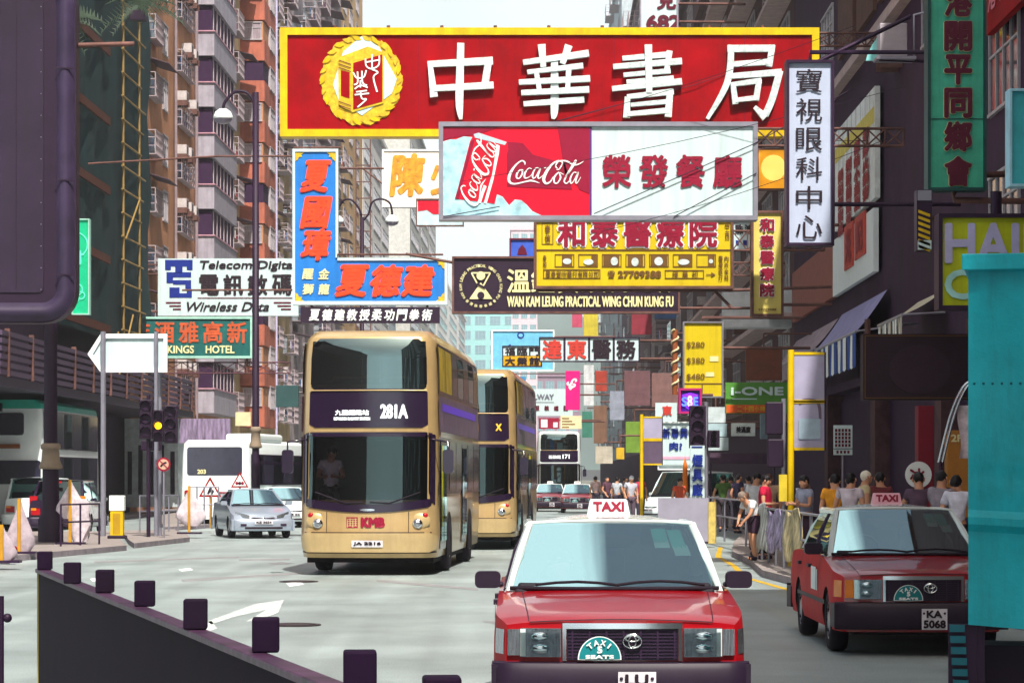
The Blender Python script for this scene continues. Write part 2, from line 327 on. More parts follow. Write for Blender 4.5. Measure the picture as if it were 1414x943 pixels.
WS = [[(505, 82, 2), (506, 92, 2), (513, 96, 2), (523, 91, 2), (524, 78, 2)], [(506, 87, 2), (523, 84, 2)], [(514, 76, 2), (514, 97, 2)], [(514, 97, 2), (522, 101, 2), (516, 108, 2), (521, 128, 2.4)],
      [(488, 101, 2), (492, 108, 2), (498, 109, 2)], [(494, 100, 2), (494, 115, 2), (489, 118, 2)], [(500, 99, 2), (501, 115, 2), (507, 119, 2)], [(506, 98, 2), (503, 107, 2), (497, 109, 2)], [(498, 112, 2), (498, 122, 2)], [(490, 124, 2), (498, 119, 2), (508, 122, 2)], [(492, 128, 2), (507, 126, 2)], [(490, 132, 2), (510, 130, 2)], [(498, 127, 2), (500, 137, 2), (506, 138, 2), (500, 144, 2), (494, 149, 2)]]
for p in WS: s.stroke(p, WHT, 4.8)
s.done('emblem')
s.arms([[(388 + i * 74, 40, .2), (388 + i * 74, 34, .2)] for i in range(1, 10)], .05)
truss(s, 1130, 1214, 44, 62); s.arms([[(700, 186, -.1), (960, 118, -.1), (1180, 40, .3)], [(390, 186, .4), (1200, 192, .4)]], .009, K, 'guy_wire')

# --- the cola and restaurant sign in front of it
s = Sign('restaurant_sign', 'wide sign, half red soft drink advert and half white with dark red characters', 607, 170, 1045, 303, 62, SGW, .45, GALV, 5)
CRED = mat('cola_red', 'd0052c', .4, var=.1, sc=1.2); ICE = mat('ice_print', 'a9d8e6', .5, var=.35, sc=3.5); DCR = mat('cola_shadow_red', '8a0630', .45, var=.1)
s.rect(612, 176, 814, 298, CRED, .1)
s.poly([(612, 176), (690, 176), (660, 186), (630, 190), (612, 194)], DCR, .9); s.poly([(700, 196), (722, 198), (736, 214), (780, 226), (790, 262), (700, 258)], DCR, .9)
s.poly([(770, 176), (814, 176), (814, 268), (800, 262), (796, 254), (780, 240)], DCR, .9)
ic = [(612, 298), (612, 196), (622, 193), (630, 193), (640, 189), (652, 190), (650, 200), (640, 250), (636, 272), (650, 278), (664, 276), (684, 268), (694, 272), (703, 284), (711, 276), (720, 277), (728, 284), (735, 292), (748, 298)]
s.poly(ic, ICE, 1.6)
s.poly([(654, 187), (660, 185), (700, 196), (702, 206), (683, 282), (672, 280), (628, 275), (632, 262), (649, 196)], CRED, 2.4); s.poly([(654, 186), (661, 184), (700, 197), (697, 201), (656, 191)], CHR, 3)
s.poly([(686, 200), (690, 202), (689, 212), (681, 250), (672, 282), (668, 281), (680, 240)], WHT, 3); s.poly([(650, 196), (656, 192), (640, 250), (634, 275), (628, 275), (632, 262)], DCR, 3)
s.poly([(672, 258), (668, 268), (664, 281), (659, 281), (664, 268), (668, 256)], WHT, 3.2)
COLA = [[(735, 402, 6), (733, 380, 14), (705, 370, 12), (655, 410, 16), (612, 480, 26), (608, 535, 24), (650, 556, 14), (740, 538, 12), (790, 530, 16), (855, 550, 3)],
        [(700, 440, 10), (672, 470, 16), (668, 505, 14), (690, 510, 10), (715, 470, 15), (708, 440, 8), (728, 452, 6)],
        [(790, 435, 8), (765, 430, 8), (735, 470, 16), (735, 508, 14), (770, 500, 6), (800, 470, 5)], [(850, 430, 10), (825, 428, 8), (800, 470, 15), (800, 508, 12), (822, 500, 8), (862, 428, 12), (842, 490, 14), (850, 512, 10), (885, 485, 5)],
        [(890, 425, 12), (908, 423, 12)],
        [(1000, 432, 8), (985, 410, 12), (1010, 372, 12), (1040, 385, 12), (1015, 435, 10), (990, 440, 5)], [(1012, 366, 10), (965, 390, 16), (915, 450, 26), (888, 515, 28), (905, 552, 20), (940, 540, 12), (965, 500, 6)],
        [(1020, 368, 8), (1075, 372, 14), (1130, 402, 12), (1175, 395, 10), (1212, 372, 4)], [(1010, 460, 10), (975, 500, 16), (975, 545, 14), (1000, 548, 10), (1025, 505, 15), (1015, 465, 8), (1050, 480, 6)],
        [(1060, 510, 6), (1110, 440, 12), (1150, 375, 12), (1140, 370, 8), (1095, 450, 14), (1055, 530, 14), (1075, 552, 10), (1105, 520, 6)], [(1155, 465, 10), (1130, 465, 8), (1105, 510, 15), (1108, 550, 12), (1130, 535, 8), (1170, 462, 12), (1148, 530, 14), (1158, 550, 8), (1190, 500, 4)]]
for p in COLA: s.stroke([(600 + x / 5.89, 160 + y / 5.89, w / 5.89 * .85) for x, y, w in p], WHT, 2, 0, 5)
ca, sa = math.cos(R(-71)), math.sin(R(-71))
for p in COLA:
    s.stroke([(657 + ((x - 905) * ca - (y - 465) * sa) / 5.89 * .92 + 4, 236 + ((x - 905) * sa + (y - 465) * ca) / 5.89 * .92, w / 5.89 * .8) for x, y, w in p], WHT, 3.8, 0, 4)
s.done('drink_advert')
s.rect(814, 176, 817, 298, mat('purple_trim', '5c2a70', .5), .5)
s.row('榮發餐廳', 826, 1030, 214, 260, REDL, 1.3, .8); s.done()
truss(s, 1045, 1250, 176, 200, nseg=8); s.arms([[(820, 296, -.1), (1040, 200, -.1), (1180, 120, .2)], [(690, 286, -.1), (612, 300, -.1)], [(930, 300, -.1), (1044, 240, -.1)]], .012, K, 'guy_wire')

# --- white vertical sign of the eye clinic
s = Sign('clinic_sign', 'tall white vertical sign with six thin black brush characters', 1087, 85, 1150, 338, 50, mat('lilac_white_face', 'b4bed6', .4, var=.07, dirt=.12), .35, DK, 2.5)
s.col('寶視眼科中心', 1117, 92, 334, 36, BLK, .1, .8); s.done()
s.arms([[(1120, 84, .2), (1120, 70, .2), (1330, 70, .2)], [(1120, 280, .3), (1330, 280, .3)], [(1130, 84, .2), (1260, 20, .2)]], .045, DK)

# --- yellow medical sign with pictures and telephone
s = Sign('medical_sign', 'yellow sign with outlined red characters over a row of small pictures', 738, 303, 1012, 398, 78, YSG, .4, RUST, 3)
s.row('和泰醫療院', 766, 994, 301, 342, REDL, 1.3, .84, out=PINKW, outw=2.0); s.box(748, 308, 764, 338, BRN, 1); s.col('泰信', 756, 310, 336, 8, BRN, .3); s.col('中西', 1004, 306, 332, 6, BRN, .2)
s.rect(740, 344.5, 1010, 346.5, BRN, .4)
PW = mat('pale_photo_print', 'c9d6d6', .5, var=.3, sc=6)
for i in range(7):
    a = 766 + 32.6 * i; s.box(a, 351, a + 27, 369, BRN, 1.2, .4); s.rect(a + (10, 18, 2, 3, 2, 8, 16)[i], 352.5, a + (24, 26, 24, 24, 25, 26, 25)[i], 367.5, BRN, .2)
    s.ell(a + (17, 14, 17, 13, 13, 15, 20)[i], 361 + i % 2, (6, 7, 5, 5, 6, 8, 3)[i], (4, 4, 6, 6, 6, 4, 3)[i], PW, 1.2, 14)
s.box(750, 372, 829, 385, BRN, 1.2, .4); s.row('豐泰堂中藥行有限公司', 753, 827, 374, 383, BRN, .15, .9); s.text('☎', 839, 374, 849, 384, BRN, .4); s.text('27709388', 853, 374, 913, 384, BRN, .7)
s.box(918, 373, 972, 385, BRN, 1.2, .4); s.row('陳萬和', 926, 966, 375, 383, BRN, .15, .6); s.stroke([(975, 379.5, 1.5), (986, 379.5, 1.5)], BRN); s.poly([(982, 376), (988, 379.5), (982, 383)], BRN, 1)
s.col('醫療跌打', 995, 353, 388, 6, BRN, .2); s.col('內外全科', 1003, 353, 388, 6, BRN, .2); s.col('泰和', 752, 352, 370, 5, BRN, .2); s.done()
truss(s, 1012, 1140, 318, 345, nseg=6); s.arms([[(740, 400, .3), (1010, 400, .3), (1150, 395, .3)], [(985, 398, .3), (1012, 425, .3)]], .05)

# --- black kung fu school sign
s = Sign('school_sign', 'long black sign with cream lettering and a round triangle emblem', 625, 355, 938, 432, 88, DSG, .4, RUST, 2)
s.text('溫鑑良', 700, 371, 799, 405, PALEY, .7); s.text('詠春拳總會', 802, 373, 930, 404, PALEY, .5)
s.text('WAN KAM LEUNG PRACTICAL WING CHUN KUNG FU', 700, 409, 930, 424, PALEY, .55)
cx, cy = 664, 395
T1 = 'WAN KAM LEUNG PRACTICAL WING CHUN KUNG FU'
for i, ch in enumerate(T1):
    if ch == ' ': continue
    a = R(215 - 250 * i / (len(T1) - 1)); x, yy = cx + 28 * math.cos(a), cy - 28 * math.sin(a); s.text(ch, x - 1.5, yy - 2, x + 1.5, yy + 2, PALEY, .12, ang=math.degrees(a) - 90)
for i, ch in enumerate('香港詠春拳總會'):
    a = R(228 + 84 * i / 6); x, yy = cx + 28 * math.cos(a), cy - 28 * math.sin(a); s.text(ch, x - 2.2, yy - 2.2, x + 2.2, yy + 2.2, PALEY, .1, ang=math.degrees(a) + 90)
for t in (0, 1):
    q = [(651, 377, 2), (677, 377, 2), (664, 401, 2), (651, 377, 2)] if not t else None
    if q: [s.stroke([q[i], q[i + 1]], PALEY, 1) for i in range(3)]
s.poly([(664, 390), (680, 413), (648, 413)], PALEY, 1); s.ell(664, 381, 6, 6, PALEY, 2.2, 18); s.ell(664, 408, 5, 5, DSG, 2.2, 18); s.stroke([(658, 392, 3), (670, 398, 3)], DSG, 3); s.done()
truss(s, 938, 1085, 362, 380, nseg=7); s.arms([[(625, 362, .2), (560, 350, .2)], [(938, 425, .2), (1080, 425, .2)]], .05)

# --- small yellow vertical twin
s = Sign('medical_sign', 'narrow pale yellow vertical sign with outlined red characters beside the white clinic sign', 1038, 292, 1081, 436, 76, mat('pale_yellow_face', 'd6c568', .45, var=.1), .3, RUST, 2.5)
s.col('和泰醫療院', 1059, 300, 412, 20, REDL, .8, .84, out=PINKW, outw=.8); s.done(); s.text('27709388', 1047, 426, 1072, 429, BRN, .2); s.done('telephone_number')
s.arms([[(1081, 310, .2), (1160, 310, .2)], [(1081, 420, .2), (1150, 420, .2)]], .05)

# --- blue L-shaped sign
Y = 97
s = Sign('dance_school_sign', 'blue L-shaped sign with orange brush characters and gold corner scrolls', 405, 207, 617, 420, Y, None, .4)
b = MB(); b.prism([(s.X(a), s.Z(c)) for a, c in ((405, 420), (617, 420), (617, 358), (466, 358), (466, 207), (405, 207))], 0, .4, BLUE); b.build('panel', s.root)
b = MB()
for a, c, d, e in ((404, 206, 467, 210), (404, 416, 618, 421), (466, 356, 618, 360)): b.bb(s.X(a), s.X(d), -.06, .42, s.Z(e), s.Z(c), SGW)
for a, c, d, e in ((404, 210, 407.5, 416), (463.5, 210, 467, 356), (614, 360, 618, 416)): b.bb(s.X(a), s.X(d), -.058, .418, s.Z(e), s.Z(c), SGW)
b.build('frame', s.root)
for (x, yy, dx, dy) in ((408, 211, 1, 1), (463, 211, -1, 1), (408, 416, 1, -1), (614, 416, -1, -1), (614, 360, -1, 1)):
    s.poly([(x, yy), (x + 12 * dx, yy), (x + 8 * dx, yy + 3 * dy), (x + 9 * dx, yy + 6 * dy), (x + 5 * dx, yy + 6 * dy), (x + 3 * dx, yy + 10 * dy), (x, yy + 12 * dy)], GOLD, .8)
def wob(lx, lz): return lx, lz
for ch, y0 in (('夏', 222), ('國', 272), ('璋', 316)): s.text(ch, 418, y0, 455, y0 + 44, ORG, 1.5, shear=.18, out=mat('pink_outline', 'ff5a6a', .5), outw=.9)
for ch, x0 in (('夏', 466), ('德', 512), ('建', 557)): s.text(ch, x0, 366, x0 + 42, 410, ORG, 1.5, shear=.18, out=MATS['pink_outline'], outw=.9)
for ch, x0, y0 in (('醒', 418, 371), ('金', 440, 371), ('獅', 418, 392), ('龍', 440, 392)): s.text(ch, x0, y0, x0 + 15, y0 + 15, PALEY, .5, shear=.15)
s.done(); s.arms([[(405, 215, .2), (300, 215, .2), (120, 225, .3)], [(405, 400, .2), (250, 400, .3)], [(470, 232, .2), (530, 232, .2)], [(466, 356, .3), (466, 352, -.1), (612, 352, -.1)], [(405, 206, .2), (405, 203, .2), (470, 203, .2)]], .04)
s = Sign('school_sign', 'narrow black sign with white brush characters under the blue sign', 415, 424, 607, 446, Y, DSG, .3)
s.row('夏德建教授柔功門拳術', 426, 598, 427, 443, WHT, .5, .82, shear=.15); s.done(); s.arms([[(430, 424, .15), (430, 419, .15)], [(590, 424, .15), (590, 419, .15)]], .04)

# --- left-hand signs
s = Sign('telecom_sign', 'white sign with a dark blue interlaced logo and black lettering', 218, 357, 412, 436, 130, SGW, .4)
Lg = [(0, 0, 38, 9), (0, 9, 8, 14), (30, 9, 38, 14), (14, 9, 24, 18), (2, 17, 36, 24), (2, 24, 11, 32), (11, 28, 36, 34), (28, 34, 36, 40), (6, 38, 20, 52), (20, 46, 37, 52), (30, 40, 37, 46)]
for a, c, d, e in Lg: s.rect(228 + a, 359 + c, 228 + d, 359 + e, BLUS, .4)
s.done('logo'); s.text('Telecom Digital', 275, 360, 408, 375, BLK, .5, shear=.2); s.row('電訊數碼', 272, 406, 379, 408, BLK, .9, .82); s.rect(273, 411, 404, 412.3, MAR, .3); s.text('Wireless Data', 256, 417, 373, 430, BLK, .35, shear=.35)
for i in range(3):
    for q in ((229, 250), (378, 402)): s.stroke([(q[0] + i * 5, 418 + i * 4.5, 2), (q[1], 418 + i * 4.5, 2)], MAR, .4)
s.done(); truss(s, 90, 218, 365, 378, nseg=6); s.arms([[(218, 430, .3), (120, 430, .3)]], .06)
s = Sign('hotel_sign', 'green sign with orange characters in a pale frame under the telecom sign', 173, 438, 348, 494, 124, TEAL, .4, mat('pale_green_trim', '9fd0c0', .5), 2.5)
OB = mat('faded_orange_lettering', 'c2552e', .6, var=.3)
s.row('店酒雅高新', 177, 344, 444, 474, OB, .8, .82); s.text('KINGS', 231, 477, 268, 488, PALEY, .4); s.text('HOTEL', 284, 477, 324, 488, PALEY, .4); s.done()
truss(s, 225, 400, 500, 515, mat('brown_steel', '54303a', .7), 7); s.arms([[(173, 445, .3), (120, 440, .3)], [(230, 494, .25), (230, 515, .25)], [(340, 494, .25), (340, 515, .25)]], .06)

# tall dark sign box hanging at the left edge
s = Sign('neon_sign', 'tall dark lilac sign box with a rounded corner at the upper left edge', -80, -40, 105, 446, 60, None, .5)
b = MB(); LIL = mat('lilac_grey_metal', '3a2e4a', .5, .1, var=.4, sc=.7, dirt=.4); LIP = mat('grey_lilac_panel', '2a1c34', .75, var=.4, sc=.5, dirt=.5)
def rr(x0, y0, x1, y1, r): 
    pts = []
    for (cx, cy, a0) in ((x1 - r, y0 + r, 0), (x0 + r, y0 + r, 90), (x0 + r, y1 - r, 180), (x1 - r, y1 - r, 270)):
        pts += [(cx + r * math.cos(R(a0 + 15 * k)), cy - r * math.sin(R(a0 + 15 * k))) for k in range(7)]
    return [(s.X(a), s.Z(c)) for a, c in pts]
b.prism(rr(-80, -40, 105, 446, 46), 0, .5, K); b.build('housing', s.root)
b = MB(); oo, ii = rr(-78, -38, 103, 444, 44), rr(-52, -12, 78, 418, 20); n = len(oo)
b.grid(n, 8, lambda u, v: ((oo[round(u * n) % n][0] * (1 - v) + ii[round(u * n) % n][0] * v), -.16 * math.sin(math.pi * v) - .004, (oo[round(u * n) % n][1] * (1 - v) + ii[round(u * n) % n][1] * v)), LIL); b.build('tube_frame', s.root)
b = MB(); b.prism(rr(-40, 0, 60, 404, 6), -.03, 0, LIP); b.bb(s.X(22), s.X(23.5), -.036, -.03, s.Z(400), s.Z(4), K)
for q in (96, 250, 380): b.box((s.X(91), -.165, s.Z(q)), (.44, .03, .03), K)
for q in range(14): b.ball((s.X(57), -.03, s.Z(10 + q * 30)), (.012, .012, .012), GALV, 6, 4)
b; b.build('panel', s.root); s.arms([[(105, 60, .3), (180, 55, .6)], [(0, 300, .4), (-60, 300, 1.5)]], .06)
s = Sign('neon_sign', 'bright green vertical sign with pale ring ornaments beside the bamboo scaffolding', 100, 303, 123, 434, 96, mat('bright_green_face', '0fa878', .4, emit=.25), .3, mat('pale_green_trim', '9fd0c0', .5), 1)
GL = mat('pale_green_lettering', '5fe0b8', .5, emit=.3)
for c in ((104, 338, 17), (106, 400, 8), (103, 412, 6), (112, 408, 5)):
    s.stroke([(min(122, c[0] + c[2] * math.cos(R(t))), c[1] + c[2] * math.sin(R(t)), 1.6) for t in range(-110, 111, 22)], GL, 1, 0, 2)
s.text('寸', 101, 346, 116, 366, GL, .4); s.done()

# --- faint signs behind
s = Sign('shop_sign', 'cream white sign with a single orange brush character', 528, 207, 640, 286, 150, mat('cream_sign_face', 'f0e9dc', .5, var=.05), .4, WHT, 2)
s.text('陳', 540, 212, 587, 272, mat('ochre_lettering', 'e09a28', .5, var=.4, sc=3), 2.4, shear=.1); s.text('少', 594, 220, 630, 270, MATS['ochre_lettering'], 2); s.done(); s.arms([[(528, 232, .2), (470, 232, .2)], [(528, 286, .2), (650, 286, .2)], [(500, 232, .2), (530, 255, .2)]], .05)
s = Sign('shop_sign', 'small red and ice blue advert sign showing beside the wide restaurant sign', 575, 275, 640, 312, 140, mat('ice_print_small', 'bcdde6', .5), .3, RUST, 1)
s.poly([(577, 277), (607, 277), (607, 296), (598, 296), (590, 290), (577, 292)], CRED, .5); s.done()
s = Sign('sign', 'light blue sign with white script above the black and yellow sign', 679, 456, 765, 512, 150, mat('sky_blue_face', '6cb8dc', .5), .3, WHT, 1.5)
s.stroke([(695, 483, 1), (705, 476, 1.5), (700, 486, 1.5), (715, 480, 1), (725, 484, 1.5), (735, 478, 1), (750, 482, 1.5), (758, 476, 1)], BLUS, 1); s.ell(719, 463, 5, 4.5, BLUS, .5, 16); s.ell(719, 463, 3, 2.5, MATS['sky_blue_face'], 1.2, 14); s.done(); s.arms([[(765, 465, .2), (850, 465, .2)]], .06)
s = Sign('shop_sign', 'small sign of white and yellow squares with dark characters', 694, 478, 748, 506, 120, mat('sign_amber_face', 'd8a010', .5), .3, K, 1)
s.rect(695, 479, 747, 491, SGW, .1); s.row('福臨門', 696, 746, 480, 491, BLK, .4, .85); s.row('大榮館', 696, 746, 493, 504, BLK, .4, .85); s.done(); s.arms([[(748, 492, .2), (850, 492, .2)]], .06)
s = Sign('medical_sign', 'row of four square white panels with red and black characters', 745, 466, 883, 499, 112, SGW, .35, DK, 1)
for i, (ch, m) in enumerate(zip('達東醫務', (mat('vermilion_lettering', 'c23a30', .5), MATS['vermilion_lettering'], BLK, BLK))):
    s.text(ch, 749 + 34 * i, 469, 776 + 34 * i, 496, m, 1., out=None); s.rect(778 + 34 * i, 466, 781 + 34 * i, 499, DK, .3) if i < 3 else None
s.done(); s.arms([[(883, 470, .2), (1010, 470, .2)], [(883, 495, .2), (1010, 495, .2)]], .06)
s = Sign('price_sign', 'yellow vertical price sign beside the twisted orange pole', 944, 445, 998, 548, 82, YSG, .3, GALV, 1)
s.text('$280', 948, 472, 973, 481, BRN, .15); s.text('$380', 948, 494, 973, 503, BRN, .15); s.text('$480', 948, 516, 973, 525, BRN, .15); s.rect(945, 529, 997, 530.5, BRN); s.rect(969, 531, 970.4, 547, BRN)
s.rect(980, 492, 992, 499, PALEY, .3); s.rect(974, 514, 986, 520, PALEY, .3); s.done(); s.arms([[(970, 445, .15), (970, 438, .15), (1110, 438, .2)], [(998, 480, .15), (1120, 480, .2)]], .05)
s = Sign('shop_sign', 'green sign with white capitals over an orange strip', 1002, 528, 1092, 571, 84, mat('leaf_green_face', '4f8a34', .5), .3, None)
s.rect(1003, 559, 1058, 570, mat('orange_strip', 'd85a20', .5), .2); s.text('i-ONE', 1009, 534, 1082, 546, SGW, .7); s.rect(1011, 550, 1045, 551.5, SGW, .3); s.row('二十四小時', 1017, 1057, 561, 568, YEL, .2, .85, lay=2); s.done(); s.arms([[(1092, 540, .15), (1140, 540, .2)]], .05)
s = Sign('neon_sign', 'small purple lit sign with a pink border', 938, 537, 968, 570, 74, mat('violet_face', '3a1288', .4), .25, mat('magenta_trim', 'b0206a', .5), 2)
NB = mat('neon_blue', '4a6cff', .4, emit=1.2); NP = mat('neon_pink', 'd8a0ff', .4, emit=1.)
s.poly([(942, 545), (953, 542), (964, 545), (960, 562), (953, 567), (946, 562)], mat('violet_glow', '7a28d8', .4, emit=.6), .3); s.text('S', 941, 548, 949, 561, NB, .6, lay=2); s.text('8', 949, 546, 956, 562, NP, .6, lay=2); s.text('E', 957, 548, 964, 561, NB, .6, lay=2); s.done(); s.arms([[(968, 545, .1), (985, 545, .1)]], .04)
s = Sign('shop_sign', 'white vertical sign with blue characters beside the traffic lights', 953, 615, 973, 687, 68, SGW, .1, None)
s.col('煙具廠', 963, 626, 686, 15, BLUS, .7, .88); s.rect(955, 616, 970, 618, BLUS); s.done(); b = MB(); b.cyl((0, .06, s.Z(687)), (0, .06, -P(963, 651, 68).z), .04, GALV); b.build('stand', s.root)
s = Sign('shop_sign', 'white sign with blue characters above a pale pink strip', 909, 583, 956, 648, 92, SGW, .2, WHT, 1)
s.row('新聯興', 914, 950, 591, 605, BLUS, .6, .86); s.text('肉?', 924, 610, 942, 622, BLUS, .5); s.rect(909, 630, 956, 634, mat('pale_pink', 'd8a8c0', .5), .3); s.done(); s.arms([[(956, 590, .1), (1050, 590, .1)]], .05)
s = Sign('shop_sign', 'white shop sign with a red character half behind the white and blue sign', 905, 556, 935, 640, 98, SGW, .2, None); s.text('東', 914, 560, 928, 574, MATS['vermilion_lettering'], .6); s.done(); s.arms([[(935, 570, .1), (1050, 570, .1)]], .05)
s = Sign('shop_sign', 'bright magenta vertical sign with pale script far down the street', 781, 512, 801, 566, 160, mat('magenta_face', 'd80a78', .5), .3); s.text('Sa', 785, 522, 797, 538, PINKW, .6, ang=-60); s.done(); s.arms([[(801, 530, .1), (850, 530, .2)]], .05)
s = Sign('shop_sign', 'white sign with grey capitals far down the street above the white bus', 728, 537, 791, 574, 165, SGW, .3, None); s.text('OLWAY', 729, 544, 765, 552, mat('grey_lettering', '6a6a7a', .5), .4); s.rect(733, 555, 765, 556, MATS['grey_lettering']); s.row('服裝總匯', 735, 788, 560, 567, MAR, .3, .5); s.done(); s.arms([[(791, 545, .1), (850, 545, .2)]], .06)
s = Sign('shop_sign', 'small red and white chequered sign board just above the white bus', 744, 577, 772, 592, 158, REDL, .2, None); s.rect(747, 579, 756, 590, SGW); s.rect(764, 583, 770, 590, SGW); s.done('squares'); s.arms([[(772, 580, .1), (830, 580, .2)]], .05)
s = Sign('shop_sign', 'small cream sign board of lines of print next to the white bus', 774, 574, 803, 592, 157, CREAM, .2, None)
for i in range(4): s.rect(776, 577 + 4 * i, 786 + 4 * (i % 3), 578.5 + 4 * i, BRN)
s.done(); s.arms([[(803, 582, .1), (835, 582, .2)]], .05)
s = Sign('number_sign', 'white sign cut by the top edge with dark red figures', 884, -50, 936, 40, 110, SGW, .3, GALV, 1.5); s.text('兌', 906, -12, 934, 14, MAR, 1.2); s.text('682', 892, 21, 940, 42, MAR, 1.4); s.done(); s.arms([[(936, 5, .1), (1030, 5, .2)], [(936, 30, .1), (1030, 30, .2)]], .06)
s = Sign('lamp_sign', 'orange and yellow lit sign behind the top of the white clinic sign', 1046, 206, 1092, 262, 92, mat('orange_lit_face', 'f0a020', .4, emit=.5), .3, RUST, 1.5); s.ell(1068, 232, 17, 18, mat('pale_yellow_lit', 'ffe070', .4, emit=.6), .3, 20); s.done('disc'); s.arms([[(1092, 220, .1), (1130, 220, .1)]], .05)
s = Sign('shop_sign', 'pale grey sign with dark characters behind the yellow medical sign', 1012, 306, 1042, 345, 96, SGW, .2, GALV, 1); s.row('珠鴻', 1014, 1040, 310, 324, BLK, .6); s.rect(1016, 332, 1020, 339, BLUS); s.rect(1026, 332, 1032, 339, BLUS); s.done(); s.arms([[(1042, 315, .1), (1110, 315, .1)]], .05)
s = Sign('shop_sign', 'small blue temple picture sign above the black kung fu sign', 704, 330, 742, 365, 100, mat('violet_blue_face', '3a5ac0', .5), .2, MAR, 1.5); s.poly([(714, 352), (716, 344), (721, 338), (726, 344), (728, 352)], MAR, .4); s.done('picture'); s.arms([[(738, 340, .2), (850, 335, .3)]], .05)

# --- right-hand signs near
s = Sign('association_sign', 'tall teal vertical sign with dark red brush characters, cut by the top edge', 1282, -60, 1360, 262, 47, mat('jade_face', '46b89a', .45, var=.2, dirt=.35), .35, mat('dark_green_trim', '1c4a48', .5), 2.5)
DRC = mat('dark_maroon_lettering', '5a0c2c', .55)
for ch, y0 in (('港', -18), ('開', 30), ('平', 76), ('同', 122), ('鄉', 168), ('會', 216)): s.text(ch, 1303, y0, 1342, y0 + 42, DRC, 1.8, out=PALEY, outw=.7)
s.rect(1284, 164, 1358, 165.2, MATS['dark_green_trim'], .2); s.done(); s.arms([[(1320, 262, .2), (1320, 275, .2), (1440, 275, .4)], [(1360, 240, .2), (1440, 235, .4)]], .06)
s = Sign('shop_sign', 'olive yellow sign with large pale capitals behind the turquoise cabinet', 1297, 297, 1440, 426, 44, mat('olive_yellow_face', 'bcc814', .45, var=.12, dirt=.2), .4, DK, 4)
LB = mat('pale_blue_lettering', 'b9b8e0', .5)
s.text('HAIR', 1304, 308, 1452, 364, LB, 2.2); s.text('CUT', 1304, 372, 1424, 414, mat('pale_cyan_lettering', 'a8e0dc', .5), 1.6); s.done(); s.arms([[(1380, 297, .3), (1380, 262, .3)]], .1, DK)
s = Sign('barber_box', 'narrow box with yellow diagonal stripes at the end of the olive sign', 1266, 262, 1287, 346, 45, DK, .3, None)
for i in range(7): s.poly([(1268, 290 + i * 8), (1284, 296 + i * 8), (1284, 300 + i * 8), (1268, 294 + i * 8)], YEL, .2)
s.done('stripes'); s.rect(1267, 263, 1286, 277, GALV, .2); s.done('cap'); s.rect(1267, 332, 1286, 345, SGW, .2); s.done('foot'); s.arms([[(1287, 300, .2), (1300, 300, .2)]], .04)
s = Sign('blank_sign', 'plain pale turquoise sign panel cut by the right edge above the olive sign', 1395, 125, 1450, 256, 41, mat('pale_turquoise_face', '3fb4c0', .45), .3, LTB, 1.5); s.arms([[(1420, 125, .2), (1460, 120, .8)]], .05)
s = Sign('blank_sign', 'large unlit dark sign box with a thin brown edge over the pavement', 1192, 461, 1345, 552, 50, mat('dark_brown_face', '2c1826', .6), .4, None)
s.box(1194, 463, 1343, 550, BRN, 1.2, .2); s.ell(1270, 510, 42, 34, mat('dark_oval', '35202e', .6), .2, 40); s.done('outline'); s.arms([[(1200, 461, .2), (1200, 440, .2)], [(1340, 461, .2), (1340, 440, .2)]], .06)
# slanted sign on the facade at the top right
def facade_sign(name, label, px0, px1, Xp, z0, z1, face, th=.15, cat='sign'):
    ya, yb = YF(px1, Xp), YF(px0, Xp); yc = (ya + yb) / 2; L = yb - ya
    r = thing(name, label, cat, (Xp + drift(yc), yc, (z0 + z1) / 2), R(-90) - math.atan2(VPX - 707, F))
    b = MB(); b.bb(-L / 2, L / 2, 0, th, (z0 - z1) / 2, (z1 - z0) / 2, face); b.build('panel', r); return r, L, (z1 - z0)
XR = 9.5
r, L, h = facade_sign('facade_sign', 'red facade sign with rows of pale characters in the upper right corner', 1362, 1450, XR - .3, 11.0, 13.4, RED)
b = MB(); ROSE = mat('rose_lettering', 'e07a8c', .5)
for i, ch in enumerate('新界大廈'): b.text(ch, -L / 2 + .3 + i * 1.9, -L / 2 + 1.9 + i * 1.9, 0, .85, -.02, ROSE, .03)
for i, ch in enumerate('港九各界'): b.text(ch, -L / 2 + .3 + i * 1.4, -L / 2 + 1.3 + i * 1.4, -.8, -.2, -.02, ROSE, .02)
b.build('lettering', r)
r, L, h = facade_sign('facade_sign', 'white facade sign with columns of dark red characters, upper of two', 1153, 1208, XR - .25, 9.65, 12.8, mat('bright_white_board', 'e6eeee', .5, dirt=.25))
b = MB(); DR2 = mat('faded_red_lettering', '9c2a34', .6)
b.bb(-L / 2 + .1, L / 2 - .1, -.012, -.002, h / 2 - 1.0, h / 2 - .55, mat('faded_yellow_strip', 'd8c860', .6))
for i, t in enumerate(('榮記餅家燒', '粥粉麵飯茶', '臘味小菜酒', '海鮮火鍋宴')):
    for k, ch in enumerate(t): x = -L / 2 + 1.0 + i * 2.15; z = h / 2 - 1.35 + i * .18 - k * .42 - (.1 if i % 2 else 0); b.text(ch, x, x + 1.5, z - .44, z, -.02, DR2, .06)
for i in range(1, 9): b.bb(-L / 2 + i * L / 9, -L / 2 + i * L / 9 + .03, -.008, 0, -h / 2, h / 2, GALV)
b.build('lettering', r)
r, L, h = facade_sign('facade_sign', 'white corrugated facade sign with two square red panels, lower of two', 1150, 1206, XR - .25, 7.6, 9.4, mat('white_corrugated', 'e2eaec', .6, var=.15, sc=3, stretch=(6, 1, .3)))
b = MB(); RO = mat('red_orange_panel', 'c23a2a', .55)
b.bb(-1.6, .6, -.05, 0, -.35, 1.0, RO); b.bb(1.1, 3.6, -.05, 0, -.25, 1.0, RO)
